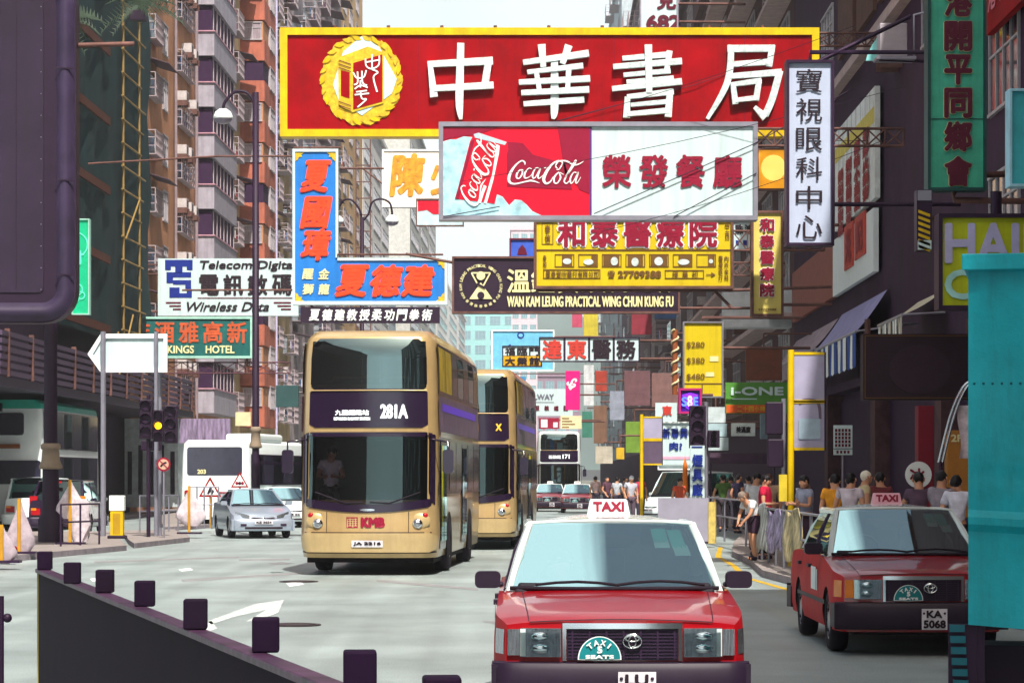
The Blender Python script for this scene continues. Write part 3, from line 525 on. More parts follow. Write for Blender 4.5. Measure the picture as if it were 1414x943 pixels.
b.text('光', -1.3, .3, -.2, .85, -.06, DR2, .05); b.text('記', 1.5, 3.2, -.1, .85, -.06, DR2, .05); b.build('red_panel', r)
r, L, h = facade_sign('fascia_board', 'blank reddish brown fascia panel above the striped awning', 1094, 1150, XR - .25, 7.6, 9.45, mat('red_brown_fascia', '8a4a3e', .65, var=.2), cat='panel')
# ------------------------------------------------------------------ ground
def road_material():
    m = mat('asphalt', 'b8c6c6', .5, var=.25, sc=.35); n = m.node_tree; b = n.nodes['Principled BSDF']
    tc = n.nodes.new('ShaderNodeTexCoord'); nz = n.nodes.new('ShaderNodeTexNoise'); nz.inputs['Scale'].default_value = 60; nz.inputs['Detail'].default_value = 4
    mp = n.nodes.new('ShaderNodeMapping'); mp.inputs['Scale'].default_value = (1.4, .05, 1); n2 = n.nodes.new('ShaderNodeTexNoise'); n2.inputs['Scale'].default_value = 1.6; n2.inputs['Detail'].default_value = 5
    n.links.new(tc.outputs['Object'], nz.inputs[0]); n.links.new(tc.outputs['Object'], mp.inputs[0]); n.links.new(mp.outputs[0], n2.inputs[0])
    old = b.inputs['Base Color'].links[0].from_socket; mx = n.nodes.new('ShaderNodeMix'); mx.data_type = 'RGBA'; mx.blend_type = 'MULTIPLY'; mx.inputs[0].default_value = .75
    sp = n.nodes.new('ShaderNodeMapRange'); sp.inputs[1].default_value = .32; sp.inputs[2].default_value = .68; sp.inputs[3].default_value = .3; sp.inputs[4].default_value = 1.; n.links.new(nz.outputs[0], sp.inputs[0])
    n.links.new(old, mx.inputs[6]); n.links.new(sp.outputs[0], mx.inputs[7])
    m2 = n.nodes.new('ShaderNodeMix'); m2.data_type = 'RGBA'; m2.blend_type = 'MULTIPLY'; m2.inputs[0].default_value = .45
    n.links.new(mx.outputs[2], m2.inputs[6]); n.links.new(n2.outputs[0], m2.inputs[7]); n.links.new(m2.outputs[2], b.inputs['Base Color'])
    bp = n.nodes.new('ShaderNodeBump'); bp.inputs['Strength'].default_value = .25; bp.inputs['Distance'].default_value = .01; n.links.new(nz.outputs[0], bp.inputs['Height']); n.links.new(bp.outputs[0], b.inputs['Normal'])
    rr_ = n.nodes.new('ShaderNodeMapRange'); rr_.inputs[3].default_value = .28; rr_.inputs[4].default_value = .6; n.links.new(n2.outputs[0], rr_.inputs[0]); n.links.new(rr_.outputs[0], b.inputs['Roughness'])
    return m
ASP = road_material(); PAVE = mat('paving', '8c8380', .8, var=.2, sc=4, bump=.2); KERB = mat('kerb_stone', '8a8088', .8, var=.3, bump=.3); PNT = mat('road_paint', 'e6ecea', .5, var=.25, sc=6); YPNT = mat('yellow_road_paint', 'c8a018', .55, var=.35, sc=8)
EARTH = mat('earth', '6a6a60', .9)
b = MB(); b.bb(-3000, 3000, -300, 6000, -1.2, -.25, EARTH); struct(b.build('ground'))
b = MB(); b.add([(-120, -60, 0), (120, -60, 0), (120, 760, 0), (-120, 760, 0)], [(0, 1, 2, 3)], ASP); struct(b.build('road'))
def slab(name, pts, h, m, mk=None):
    b = MB(); n = len(pts); vs = [(p[0], p[1], h) for p in pts] + [(p[0], p[1], -.1) for p in pts]
    b.add(vs, [tuple(range(n))], m); b.add(vs, [((k + 1) % n, k, n + k, n + (k + 1) % n) for k in range(n)], mk or KERB); o = b.build(name, angle=30); return struct(o)
xk = lambda Y: 4.35 + .0133 * Y - (.25 if Y < 50 else 0)
ks = [(6.2, -40), (6.2, 22), (6.0, 29), (5.4, 34), (4.75, 38)] + [(xk(Y), Y) for Y in (41,)] + [(4.42, 46), (4.75, 52), (4.9, 58), (5.6, 66)] + [(6.2 + drift(Y) * .9, Y) for Y in (80, 100, 150, 300, 700)]
slab('pavement', list(reversed([(60, 700), (60, -40)])) [::-1] + [(x, y) for x, y in ks], .13, PAVE)
b = MB()
kl = [(x - .32, y) for x, y in ks[4:10]]
for (a, c) in zip(kl, kl[1:]): b.add([(a[0] - .06, a[1], .004), (a[0] + .06, a[1], .004), (c[0] + .06, c[1], .004), (c[0] - .06, c[1], .004)], [(0, 1, 2, 3)], YPNT)
struct(b.build('yellow_line_markings'))
slab('left_pavement', [(-17.2, 84), (-14.8 + drift(300) * 0 , 200), (-14.0, 700), (-60, 700), (-60, 84)], .13, PAVE)
def gp(*pts): return [tuple(G(*p)[:2]) for p in pts]
slab('traffic_island', gp((167, 752), (175, 760), (90, 768), (20, 775), (-90, 783), (-90, 742), (60, 739), (160, 739)), .13, PAVE)
slab('traffic_island', gp((258, 743), (262, 748), (185, 757), (178, 752), (168, 738), (240, 736)), .13, PAVE)
slab('traffic_island', gp((322, 713), (318, 727), (228, 733), (215, 716), (250, 710)), .13, PAVE)
# painted arrow and dashes
def paint(name, polys):
    b = MB()
    for q in polys: b.add([(*tuple(G(*p))[:2], .004) for p in q], [tuple(range(len(q)))], PNT if name != 'arrow_marking' else mat('worn_arrow_paint', 'd0d8d6', .5, var=.5, sc=9))
    return struct(b.build(name, angle=30))
paint('arrow_marking', [[(392, 828), (384, 846), (352, 858), (340, 858), (368, 842), (322, 852), (292, 862), (286, 858), (330, 842), (352, 834)], [(268, 864), (292, 857), (300, 868), (276, 876)]])
paint('lane_markings', [[(246, 786), (262, 784), (267, 787), (251, 789)], [(395, 805), (415, 803), (420, 807), (400, 810)], [(452, 787), (480, 786), (484, 789), (456, 790)], [(124, 799), (138, 797), (142, 801), (128, 803)]])
b = MB(); PATCH = mat('asphalt_patch', '8c8a8c', .6, var=.3, sc=3)
for q in ([(250, 800), (420, 790), (422, 792), (252, 803)], [(130, 775), (330, 768), (330, 770), (130, 777)], [(520, 800), (660, 812), (660, 815), (520, 803)], [(330, 772), (400, 771), (400, 773), (330, 774)]): b.add([(*tuple(G(*p))[:2], .003) for p in q], [(0, 1, 2, 3)], PATCH)
struct(b.build('road_seam_markings', angle=30))
# oil stains and manhole covers
OIL = mat('oil_stained_asphalt', '86868a', .4, var=.5, sc=1.5); b = MB(); r_ = random.Random(4)
for i in range(7):
    Yc = r_.uniform(20, 58); xc = r_.uniform(-5.5, 3.2); a, c = r_.uniform(.12, .3), r_.uniform(.3, 1.1); b.add([(xc + a * (1 + .3 * math.sin(5 * t + i)) * math.cos(t), Yc + c * math.sin(t) * (1 + .2 * math.cos(3 * t)), .0025) for t in [2 * math.pi * k / 18 for k in range(18)]], [tuple(range(18))], OIL)
struct(b.build('road_stain_markings', angle=30))
for i, (xc, Yc, lb) in enumerate(((-2.6, 31, 'round iron manhole cover in the road left of the nearest taxi'), (-3.6, 44, 'round iron manhole cover in front of the gold bus'))):
    b = MB(); b.cyl((0, 0, 0), (0, 0, .012), .33, mat('cast_iron', '4a4044', .5, .5, var=.4, sc=20), n=24); b.cyl((0, 0, .012), (0, 0, .018), .27, MATS['cast_iron'], n=24); o = b.build('manhole_cover', None, (xc, Yc, .003)); tag(o, lb, 'manhole cover', 'manhole covers')
# hills
b = MB()
def hill(cx, Y, wd, ht):
    return lambda u, v: (cx + (u - .5) * wd, Y + v * 500, max(0, ht * (math.sin(math.pi * u) ** 1.4) * (.72 + .28 * math.sin(u * 9 + 1) * math.cos(u * 23)) * math.sin(math.pi * min(1, v + .02))) - 1)
b.grid(60, 10, hill(-250, 2300, 2600, 255), mat('hillside', '3f5a56', .9, var=.3, sc=.02)); struct(b.build('hills'))

# ------------------------------------------------------------------ buildings
WIN = mat('window_glass', '2c2a3c', .12, var=.3, sc=1.5, spec=.8); WFR = mat('window_frame', 'a8a2a8', .5); CAGE = mat('window_bars', 'a89aa0', .6); ACM = mat('air_conditioner_case', 'b9b0b0', .6, var=.25, sc=4); CANO = mat('canopy_metal', '5a4450', .7, var=.3); PIPE = mat('drain_pipe', '8a7a80', .6)
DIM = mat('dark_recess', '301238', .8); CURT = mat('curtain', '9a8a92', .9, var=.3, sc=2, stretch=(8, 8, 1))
def m_window(w_, h_, nv=3, frame=None, curtain=False, gl=None):
    b = MB(); f = frame or WFR; b.bb(-w_ / 2, w_ / 2, -.02, .1, 0, h_, gl or (CURT if curtain else WIN)); t = .07
    b.bb(-w_ / 2 - t, w_ / 2 + t, -.08, .1, -t, 0, f); b.bb(-w_ / 2 - t, w_ / 2 + t, -.08, .1, h_, h_ + t, f)
    for i in range(nv + 1): x = -w_ / 2 + w_ * i / nv; b.bb(x - t / 2, x + t / 2, -.06, .1, 0, h_, f)
    b.bb(-w_ / 2, w_ / 2, -.055, .1, h_ * .68, h_ * .68 + .05, f); return b
def m_cage(w_, h_, d=.55):
    b = MB(); b.bb(-w_ / 2, w_ / 2, -.02, .1, 0, h_, WIN)
    for i in range(8): x = -w_ / 2 + w_ * i / 7; b.bb(x - .02, x + .02, -d, -d + .04, 0, h_, CAGE)
    for z in (0, h_ * .35, h_ * .7, h_): b.bb(-w_ / 2, w_ / 2, -d - .02, -d + .02, z - .02, z + .02, CAGE); b.bb(-w_ / 2 - .02, -w_ / 2 + .02, -d, 0, z - .02, z + .02, CAGE); b.bb(w_ / 2 - .02, w_ / 2 + .02, -d, 0, z - .02, z + .02, CAGE)
    b.bb(-w_ / 2, w_ / 2, -d, 0, -.03, .01, CAGE)
    cl = [mat('laundry_blue', '4a6a9a', .9), mat('laundry_white', 'd0ccd0', .9), mat('laundry_red', '9a4048', .9)]
    for i in range(4): x = -w_ / 2 + .2 + i * (w_ - .4) / 3.5; b.bb(x, x + .22, -d * .6, -d * .55, h_ * .3, h_ * .68, cl[i % 3])
    return b
def m_ac():
    b = MB(); b.bb(-.42, .42, -.55, .1, 0, .5, ACM); b.bb(-.3, .3, -.556, -.54, .07, .43, DIM)
    for i in range(5): b.bb(-.3, .3, -.565, -.55, .1 + i * .07, .115 + i * .07, ACM)
    b.bb(-.45, -.4, -.6, .1, -.3, 0, RUST); b.bb(.4, .45, -.6, .1, -.3, 0, RUST); return b
def m_canopy(w_, d=.9):
    b = MB(); b.add([(-w_ / 2, .05, .35), (w_ / 2, .05, .35), (w_ / 2, -d, 0), (-w_ / 2, -d, 0), (-w_ / 2, .05, .31), (w_ / 2, .05, .31), (w_ / 2, -d, -.04), (-w_ / 2, -d, -.04)], [(0, 3, 2, 1), (4, 5, 6, 7), (3, 7, 6, 2), (0, 4, 7, 3), (1, 2, 6, 5)], CANO); return b
_ME = {}
def mesh_of(key, fn):
    if key not in _ME:
        o = fn().build(key[0]); _ME[key] = o.data; bpy.data.objects.remove(o)
    return _ME[key]
class Block:
    """a building with its long face along the street; side=-1 stands left (faces +x), side=+1 right (faces -x)"""
    def __init__(s, label, side, X, Y0, Y1, Z, wall, roof=None, depth=18, name='apartment_building', z0=0):
        s.side, s.X, s.Y0, s.Y1, s.Z = side, X, Y0, Y1, Z
        a = -math.atan2(VPX - 707, F); s.rz = a + (R(90) if side < 0 else R(-90)); s.L = Y1 - Y0; yc = (Y0 + Y1) / 2
        s.root = thing(name, label, 'building', (X + drift(yc), yc, 0), s.rz)
        b = MB(); b.bb(-s.L / 2, s.L / 2, 0, depth, z0, Z, wall); s.wall = b.build('wall', s.root)
        b = MB(); b.bb(-s.L / 2 - .2, s.L / 2 + .2, -.35, depth + .2, Z, Z + .5, roof or wall); b.build('roof', s.root)
        s.n = 0; s.side = side
    def u(s, Y):                                       # world depth -> local x along the face
        return (Y - (s.Y0 + s.Y1) / 2) * (1 if s.side < 0 else -1)
    def put(s, key, fn, Y, z, out=0., par=None, rz=0.):
        o = bpy.data.objects.new(key[0], mesh_of(key, fn)); COL.objects.link(o); o.parent = par or s.root; o.location = (s.u(Y), -out, z); o.rotation_euler = (0, 0, rz); return o
    def part(s, name, bld): return bld.build(name, s.root)
def floors(a, b, h): 
    z = a
    while z < b: yield z; z += h

def bk(side, X): return X
# L0: scaffolded building, green net and bamboo
DW = mat('shaded_dark_wall', '2e1b36', .8, var=.3); NET = mat('green_scaffold_net', '0a2c30', .8, var=.35, sc=1.5, stretch=(1, 1, .3)); BAM = mat('bamboo', '8f7440', .6, var=.3); ORB = mat('orange_band', '54281a', .8)  # wall and net colours set dark to stand for shade
A = Block('dark building wrapped in green netting and bamboo scaffolding', -1, -20, 80, 125, 44, DW, name='scaffolded_building')
b = MB(); b.grid(24, 16, lambda u, v: (A.u(100 + 25.3 * u), -.9 - .15 * math.sin(u * 40) * math.sin(v * 30), 7.8 + v * 30), NET); o = A.part('scaffold_net', b)
b = MB()
for z in floors(8, 38, 3.): b.bb(A.u(100), A.u(113), -1.1, -1.0, z, z + .35, ORB)
A.part('orange_band', b)
b = MB()
for Yp in (114, 118.5): b.cyl((A.u(Yp), -1.5, 6.5), (A.u(Yp) + .1, -1.45, 33), .055, BAM, n=6)
for i, z in enumerate(floors(7.2, 32, 1.02)): b.cyl((A.u(113.6), -1.5, z), (A.u(119 + (i % 3) * .6), -1.5, z + .05), .045, BAM, n=5)
A.part('bamboo_ladder', b)
for q0, q1 in (((114, 12.2), (118, 14.4)), ((112, 6.0), (116, 9)), ((108, 5.6), (112, 8)), ((96, 6.2), (97, 8))): b = MB(); b.cyl((A.u(q0[0]), -1.6, q0[1]), (A.u(q1[0]), -1.6, q1[1]), .045, BAM, n=5); A.part('bamboo_pole', b)
b = MB(); b.bb(A.u(80), A.u(124), -3.2, .1, 4.6, 4.9, DK); LOU = mat('louvre_metal', '4a3a50', .5)
for i in range(6): b.bb(A.u(80), A.u(124), -3.25 - .01 * i, -3.15, 4.95 + i * .24, 5.1 + i * .24, LOU)
for i in range(12): b.bb(A.u(81 + i * 3.8), A.u(81.12 + i * 3.8), -3.32, -3.16, 4.9, 6.4, RUST)
A.part('slatted_canopy', b)
# L1: brown block with air conditioners and pale balcony parapets
TAN = mat('tan_render', 'b5805e', .85, var=.28, sc=.35, bump=.1, dirt=.5); LGP = mat('pale_lilac_parapet', 'a09aa6', .7, var=.15, dirt=.4)
A = Block('brown apartment block with window cages, air conditioners and pale balcony parapets', -1, -20, 125.05, 159, 46, TAN)
k = 0
for fl, z in enumerate(floors(5.6, 44, 2.9)):
    for Yp, kind in ((128.5, 'w'), (132, 'c'), (136.5, 'w')):
        if kind == 'w': A.put(('window', 1.6, 1.5, fl % 3 == 1), lambda: m_window(1.6, 1.5, 3, None, fl % 3 == 1), Yp, z + .9)
        else: A.put(('window_cage', 2.6, 1.2), lambda: m_cage(2.6, 1.2, .4), Yp, z + .8)
    for j, Yp in enumerate((141.2, 143.2, 145.2)):
        if (fl + j) % 7 != 6: A.put(('air_conditioner',), m_ac, Yp, z + 2.05 + (fl * j % 3) * .08)
    A.put(('window_cage', 5., 1.15), lambda: m_cage(5., 1.15, .3), 143.4, z + .75)
    b = MB(); b.bb(A.u(148.2), A.u(158.9), -1.1, .1, z - .15, z + 1.2, LGP); b.bb(A.u(148.1), A.u(159), -1.16, .1, z + 1.2, z + 1.27, mat('pink_coping', 'b88a9a', .7)); A.part('balcony', b)
    b = MB(); b.bb(A.u(148.4), A.u(158.8), -.95, .1, z + 1.3, z + 2.7, DIM)
    for i in range(7): b.bb(A.u(148.8 + i * 1.6), A.u(148.9 + i * 1.6), -1., .1, z + 1.3, z + 2.72, CAGE)
    A.part('window', b)
    if fl % 2: A.put(('canopy', 3.4), lambda: m_canopy(3.4, 1.1), 132, z + 2.4)
b = MB(); b.cyl((A.u(126.4), -.25, 3), (A.u(126.4), -.25, 46), .22, mat('cream_pipe', 'c9b08a', .6)); A.part('drain_pipe', b)
b = MB(); b.cyl((A.u(147.4), -.2, 3), (A.u(147.4), -.2, 46), .1, PIPE); b.cyl((A.u(139.2), -.2, 3), (A.u(139.2), -.2, 46), .08, PIPE); A.part('drain_pipe', b)
# L2: cream block with projecting red-orange bays
CRM = mat('cream_render', 'b8a07a', .85, var=.3, sc=.4, dirt=.5); RDO = mat('red_orange_bay', 'b06450', .75, var=.35, sc=.8, dirt=.45)
A = Block('cream apartment block with stacked red orange bays', -1, -20, 159.05, 203, 52, CRM)
for fl, z in enumerate(floors(5.2, 50, 2.65)):
    A.put(('air_conditioner',), m_ac, 161.5 + fl % 2, z + 1.9); A.put(('window_cage', 3., 1.3), lambda: m_cage(3., 1.3, .8), 164, z + .6)
    if fl % 3: A.put(('canopy', 3.), lambda: m_canopy(3., 1.3), 167.5, z + 2.3)
    b = MB(); b.bb(A.u(170), A.u(177), -1.6, .1, z - .1, z + 1.25, RDO); b.bb(A.u(170.1), A.u(176.9), -1.5, .1, z + 1.25, z + 2.5, DIM if fl % 3 == 2 else TAN)
    A.part('bay', b)
    if fl % 3 != 2: 
        q = A.put(('window', 1.15, 1.05, 'bay'), lambda: m_window(1.15, 1.05, 2, WFR, True), 169.98, z + 1.3, .8, None, R(-90))
    A.put(('window', 2.4, 1.4, 'w'), lambda: m_window(2.4, 1.4, 3), 174.5, z + 1.2, 1.6)
    for j, Yp in enumerate((183, 188, 194, 199)):
        if (fl * 3 + j) % 4: A.put(('window_cage', 3., 1.4), lambda: m_cage(3., 1.4, .9), Yp, z + .7)
        elif fl % 2: A.put(('canopy', 3.4), lambda: m_canopy(3.4, 1.4), Yp, z + 2.3)
        if (fl + j) % 3 == 0: A.put(('air_conditioner',), m_ac, Yp + 2, z + 1.7)
b = MB(); b.cyl((A.u(180.3), -1.3, 3), (A.u(180.3), -1.3, 52), .09, mat('lilac_pipe', 'b8b0d0', .5)); A.part('drain_pipe', b)
# L3 pale cluttered block, L4 tan tower
PAL = mat('pale_render', 'a89ca0', .85, var=.4, sc=.5, dirt=.5)
A = Block('pale cluttered apartment block behind the yellow edge of the red sign', -1, -20, 203.05, 253, 62, PAL)
for fl, z in enumerate(floors(5, 60, 2.8)):
    for j, Yp in enumerate((207, 216, 226, 237, 247)):
        if (fl + j) % 2: A.put(('window_cage', 4.6, 1.5), lambda: m_cage(4.6, 1.5, 1.1), Yp, z + .7)
        else: A.put(('canopy', 4.4), lambda: m_canopy(4.4, 1.5), Yp, z + 2.3)
TOW = mat('tan_tower_wall', 'c2a076', .8, var=.12, sc=.2)
A = Block('slender tan tower with a ladder strip of windows down its end wall', -1, -20, 253.05, 283, 80, TOW, depth=30)
b = MB(); b.bb(2.2, 4.4, -.01, .3, 12, 60, CREAM); b.mx = Matrix()
E4 = A
for fl, z in enumerate(floors(8, 78, 3.)):
    for Yp in (258, 266, 275): A.put(('window', 4, 1.5, 't'), lambda: m_window(4, 1.5, 4), Yp, z + .8)
# ladder hoist on the tower's near end
b = MB(); xe = A.u(253.05)
for x in (-1.5, -2.9): b.bb(xe - .3, xe - .15, x - .06 , x + .06, 16, 40, RUST)
for z in floors(16, 40, 1.6): b.bb(xe - .3, xe - .15, -2.9, -1.5, z, z + .1, RUST)
A.part('fire_ladder', b)
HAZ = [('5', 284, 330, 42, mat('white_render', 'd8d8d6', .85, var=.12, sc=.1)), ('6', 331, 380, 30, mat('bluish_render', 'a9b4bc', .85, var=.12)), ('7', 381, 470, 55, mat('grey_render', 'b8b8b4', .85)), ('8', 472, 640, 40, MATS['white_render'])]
LBL = ['tall white block beyond the tan tower', 'low bluish block beyond the white block', 'grey block far down the left side', 'farthest white block on the left of the street']
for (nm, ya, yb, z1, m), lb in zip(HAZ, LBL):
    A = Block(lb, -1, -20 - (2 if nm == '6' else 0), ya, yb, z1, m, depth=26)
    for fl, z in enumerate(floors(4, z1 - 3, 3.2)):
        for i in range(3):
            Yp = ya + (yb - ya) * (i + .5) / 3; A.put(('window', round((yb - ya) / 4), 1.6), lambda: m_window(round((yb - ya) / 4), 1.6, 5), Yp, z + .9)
# across the far end of the street
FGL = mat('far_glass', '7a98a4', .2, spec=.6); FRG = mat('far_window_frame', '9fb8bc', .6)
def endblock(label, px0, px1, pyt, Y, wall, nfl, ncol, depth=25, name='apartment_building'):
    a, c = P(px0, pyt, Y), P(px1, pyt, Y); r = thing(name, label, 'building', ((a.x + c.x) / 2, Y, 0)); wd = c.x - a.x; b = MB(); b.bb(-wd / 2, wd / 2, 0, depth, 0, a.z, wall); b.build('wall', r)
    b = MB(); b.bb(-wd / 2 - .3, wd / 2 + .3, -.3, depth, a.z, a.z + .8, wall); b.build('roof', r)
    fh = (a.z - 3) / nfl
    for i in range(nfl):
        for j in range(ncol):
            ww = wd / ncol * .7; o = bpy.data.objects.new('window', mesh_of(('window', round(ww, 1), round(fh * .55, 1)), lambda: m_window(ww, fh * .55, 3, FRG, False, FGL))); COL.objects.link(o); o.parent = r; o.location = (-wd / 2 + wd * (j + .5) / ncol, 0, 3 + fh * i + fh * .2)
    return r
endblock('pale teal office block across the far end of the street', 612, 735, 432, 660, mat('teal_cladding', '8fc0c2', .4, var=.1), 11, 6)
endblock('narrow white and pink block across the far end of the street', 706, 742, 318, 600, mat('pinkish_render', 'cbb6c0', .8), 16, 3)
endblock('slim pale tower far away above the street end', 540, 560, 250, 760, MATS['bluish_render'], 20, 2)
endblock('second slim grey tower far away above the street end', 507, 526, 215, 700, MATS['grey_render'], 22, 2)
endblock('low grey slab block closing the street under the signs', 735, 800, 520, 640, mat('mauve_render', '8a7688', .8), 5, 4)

# right-hand row
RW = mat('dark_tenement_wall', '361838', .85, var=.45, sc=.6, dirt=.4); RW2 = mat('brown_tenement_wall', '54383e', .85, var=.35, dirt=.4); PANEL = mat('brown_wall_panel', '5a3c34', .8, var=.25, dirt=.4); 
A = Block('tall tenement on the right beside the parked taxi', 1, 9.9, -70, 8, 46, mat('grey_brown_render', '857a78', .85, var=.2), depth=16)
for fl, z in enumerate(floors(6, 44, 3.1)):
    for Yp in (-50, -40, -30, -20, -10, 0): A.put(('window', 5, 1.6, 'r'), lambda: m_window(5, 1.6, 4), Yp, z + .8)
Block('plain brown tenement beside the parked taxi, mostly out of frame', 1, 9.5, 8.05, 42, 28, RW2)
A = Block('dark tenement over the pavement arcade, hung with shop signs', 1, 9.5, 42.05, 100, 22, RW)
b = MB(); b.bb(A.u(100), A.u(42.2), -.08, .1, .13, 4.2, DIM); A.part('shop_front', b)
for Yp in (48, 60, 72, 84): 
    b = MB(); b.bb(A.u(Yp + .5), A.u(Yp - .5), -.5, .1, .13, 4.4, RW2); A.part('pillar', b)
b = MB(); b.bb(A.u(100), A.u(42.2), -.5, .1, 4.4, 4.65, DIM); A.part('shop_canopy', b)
b = MB(); b.bb(A.u(100), A.u(58), -.3, .1, 14.2, 14.5, mat('pale_ledge', 'b09a98', .8)); A.part('ledge', b)
for z in floors(5.8, 18, 3.1):
    for Yp in (54, 64, 88, 96):
        if z > 9 or Yp < 60: A.put(('window', 3.4, 1.7, 'rr'), lambda: m_window(3.4, 1.7, 4), Yp, z + .6)
for Yp in (72, 77, 82):
    for z in (15.2, 18.5):
        b = MB(); b.bb(A.u(Yp + 2), A.u(Yp - 2), -.12, .1, z, z + 3.3, PANEL); A.part('wall_panel', b)
for Yp, z in ((58, 11.9), (70, 13), (92, 12), (95, 16)): A.put(('air_conditioner',), m_ac, Yp, z)
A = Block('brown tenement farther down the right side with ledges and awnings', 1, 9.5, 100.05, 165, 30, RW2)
for fl, z in enumerate(floors(5, 28, 3.1)):
    for j, Yp in enumerate((104, 112, 121, 130, 140, 152)):
        A.put(('window', 4.4, 1.6, 'rb'), lambda: m_window(4.4, 1.6, 4), Yp, z + .9)
        if (fl + j) % 2: A.put(('air_conditioner',), m_ac, Yp + 3, z + .8)
    b = MB(); b.bb(A.u(165), A.u(100.2), -.9, .1, z - .2, z, mat('pale_ledge', 'b09a98', .8)); A.part('ledge', b)
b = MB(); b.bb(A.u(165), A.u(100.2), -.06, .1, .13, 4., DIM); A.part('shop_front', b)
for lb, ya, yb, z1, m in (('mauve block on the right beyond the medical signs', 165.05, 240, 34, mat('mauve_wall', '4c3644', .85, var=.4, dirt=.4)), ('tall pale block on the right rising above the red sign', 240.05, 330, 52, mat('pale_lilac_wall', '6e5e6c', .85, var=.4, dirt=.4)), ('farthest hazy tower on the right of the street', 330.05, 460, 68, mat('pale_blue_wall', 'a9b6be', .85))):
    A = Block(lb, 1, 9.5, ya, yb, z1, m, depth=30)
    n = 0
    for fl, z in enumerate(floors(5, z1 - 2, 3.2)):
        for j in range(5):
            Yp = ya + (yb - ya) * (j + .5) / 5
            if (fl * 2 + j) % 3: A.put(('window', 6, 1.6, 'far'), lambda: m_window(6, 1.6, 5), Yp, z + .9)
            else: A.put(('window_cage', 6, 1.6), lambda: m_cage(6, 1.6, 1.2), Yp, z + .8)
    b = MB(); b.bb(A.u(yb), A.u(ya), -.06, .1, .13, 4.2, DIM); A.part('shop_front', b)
A = Block('tenement across the road behind the viewpoint', -1, -24, -80, 20, 30, RW2)
# ------------------------------------------------------------------ vehicles
def interp(tab, y):
    if y <= tab[0][0]: return tab[0][1]
    for (a, p), (c, q) in zip(tab, tab[1:]):
        if y <= c: return p + (q - p) * (y - a) / (c - a)
    return tab[-1][1]
CRE = mat('taxi_red', '9c0010', .3, var=.1, coat=.85); TXW = mat('silver_white_roof', 'cfdada', .25, .15, var=.05, coat=.5); BUMP = mat('black_bumper', '24162a', .5); SEAT = mat('seat_cloth', '2a2230', .9); DASH = mat('dashboard', '1e1824', .7)
UNDER = mat('underbody', '140e16', .9); HUB = mat('hub_cap', 'a8a8b0', .3, .8); TEALP = mat('teal_plate', '0f7a80', .4); PLATE = mat('number_plate_white', 'd8d4dc', .4); CYP = mat('cyan_paper', '5fd8d0', .6); WPA = mat('white_paper', 'e4ecec', .6)
LENS = glassm('clear_lens', 'f0f6f8', .08); CRS = mat('flank_taxi_red', 'b80818', .5, var=.2, sc=3, spec=.1); GRL = mat('grille_black', '20142a', .4, var=.3, sc=40)  # flank red painted brighter to make up for shade, without the gloss coat

def text_patch(b, t, x0, x1, z0, z1, fy, m, bold=0.):
    k = MB(); k.text(t, x0, x1, z0, z1, 0, m, bold); b.add([(v[0], fy(v[0], v[2]) + v[1], v[2]) for v in k.v], k.f, m)

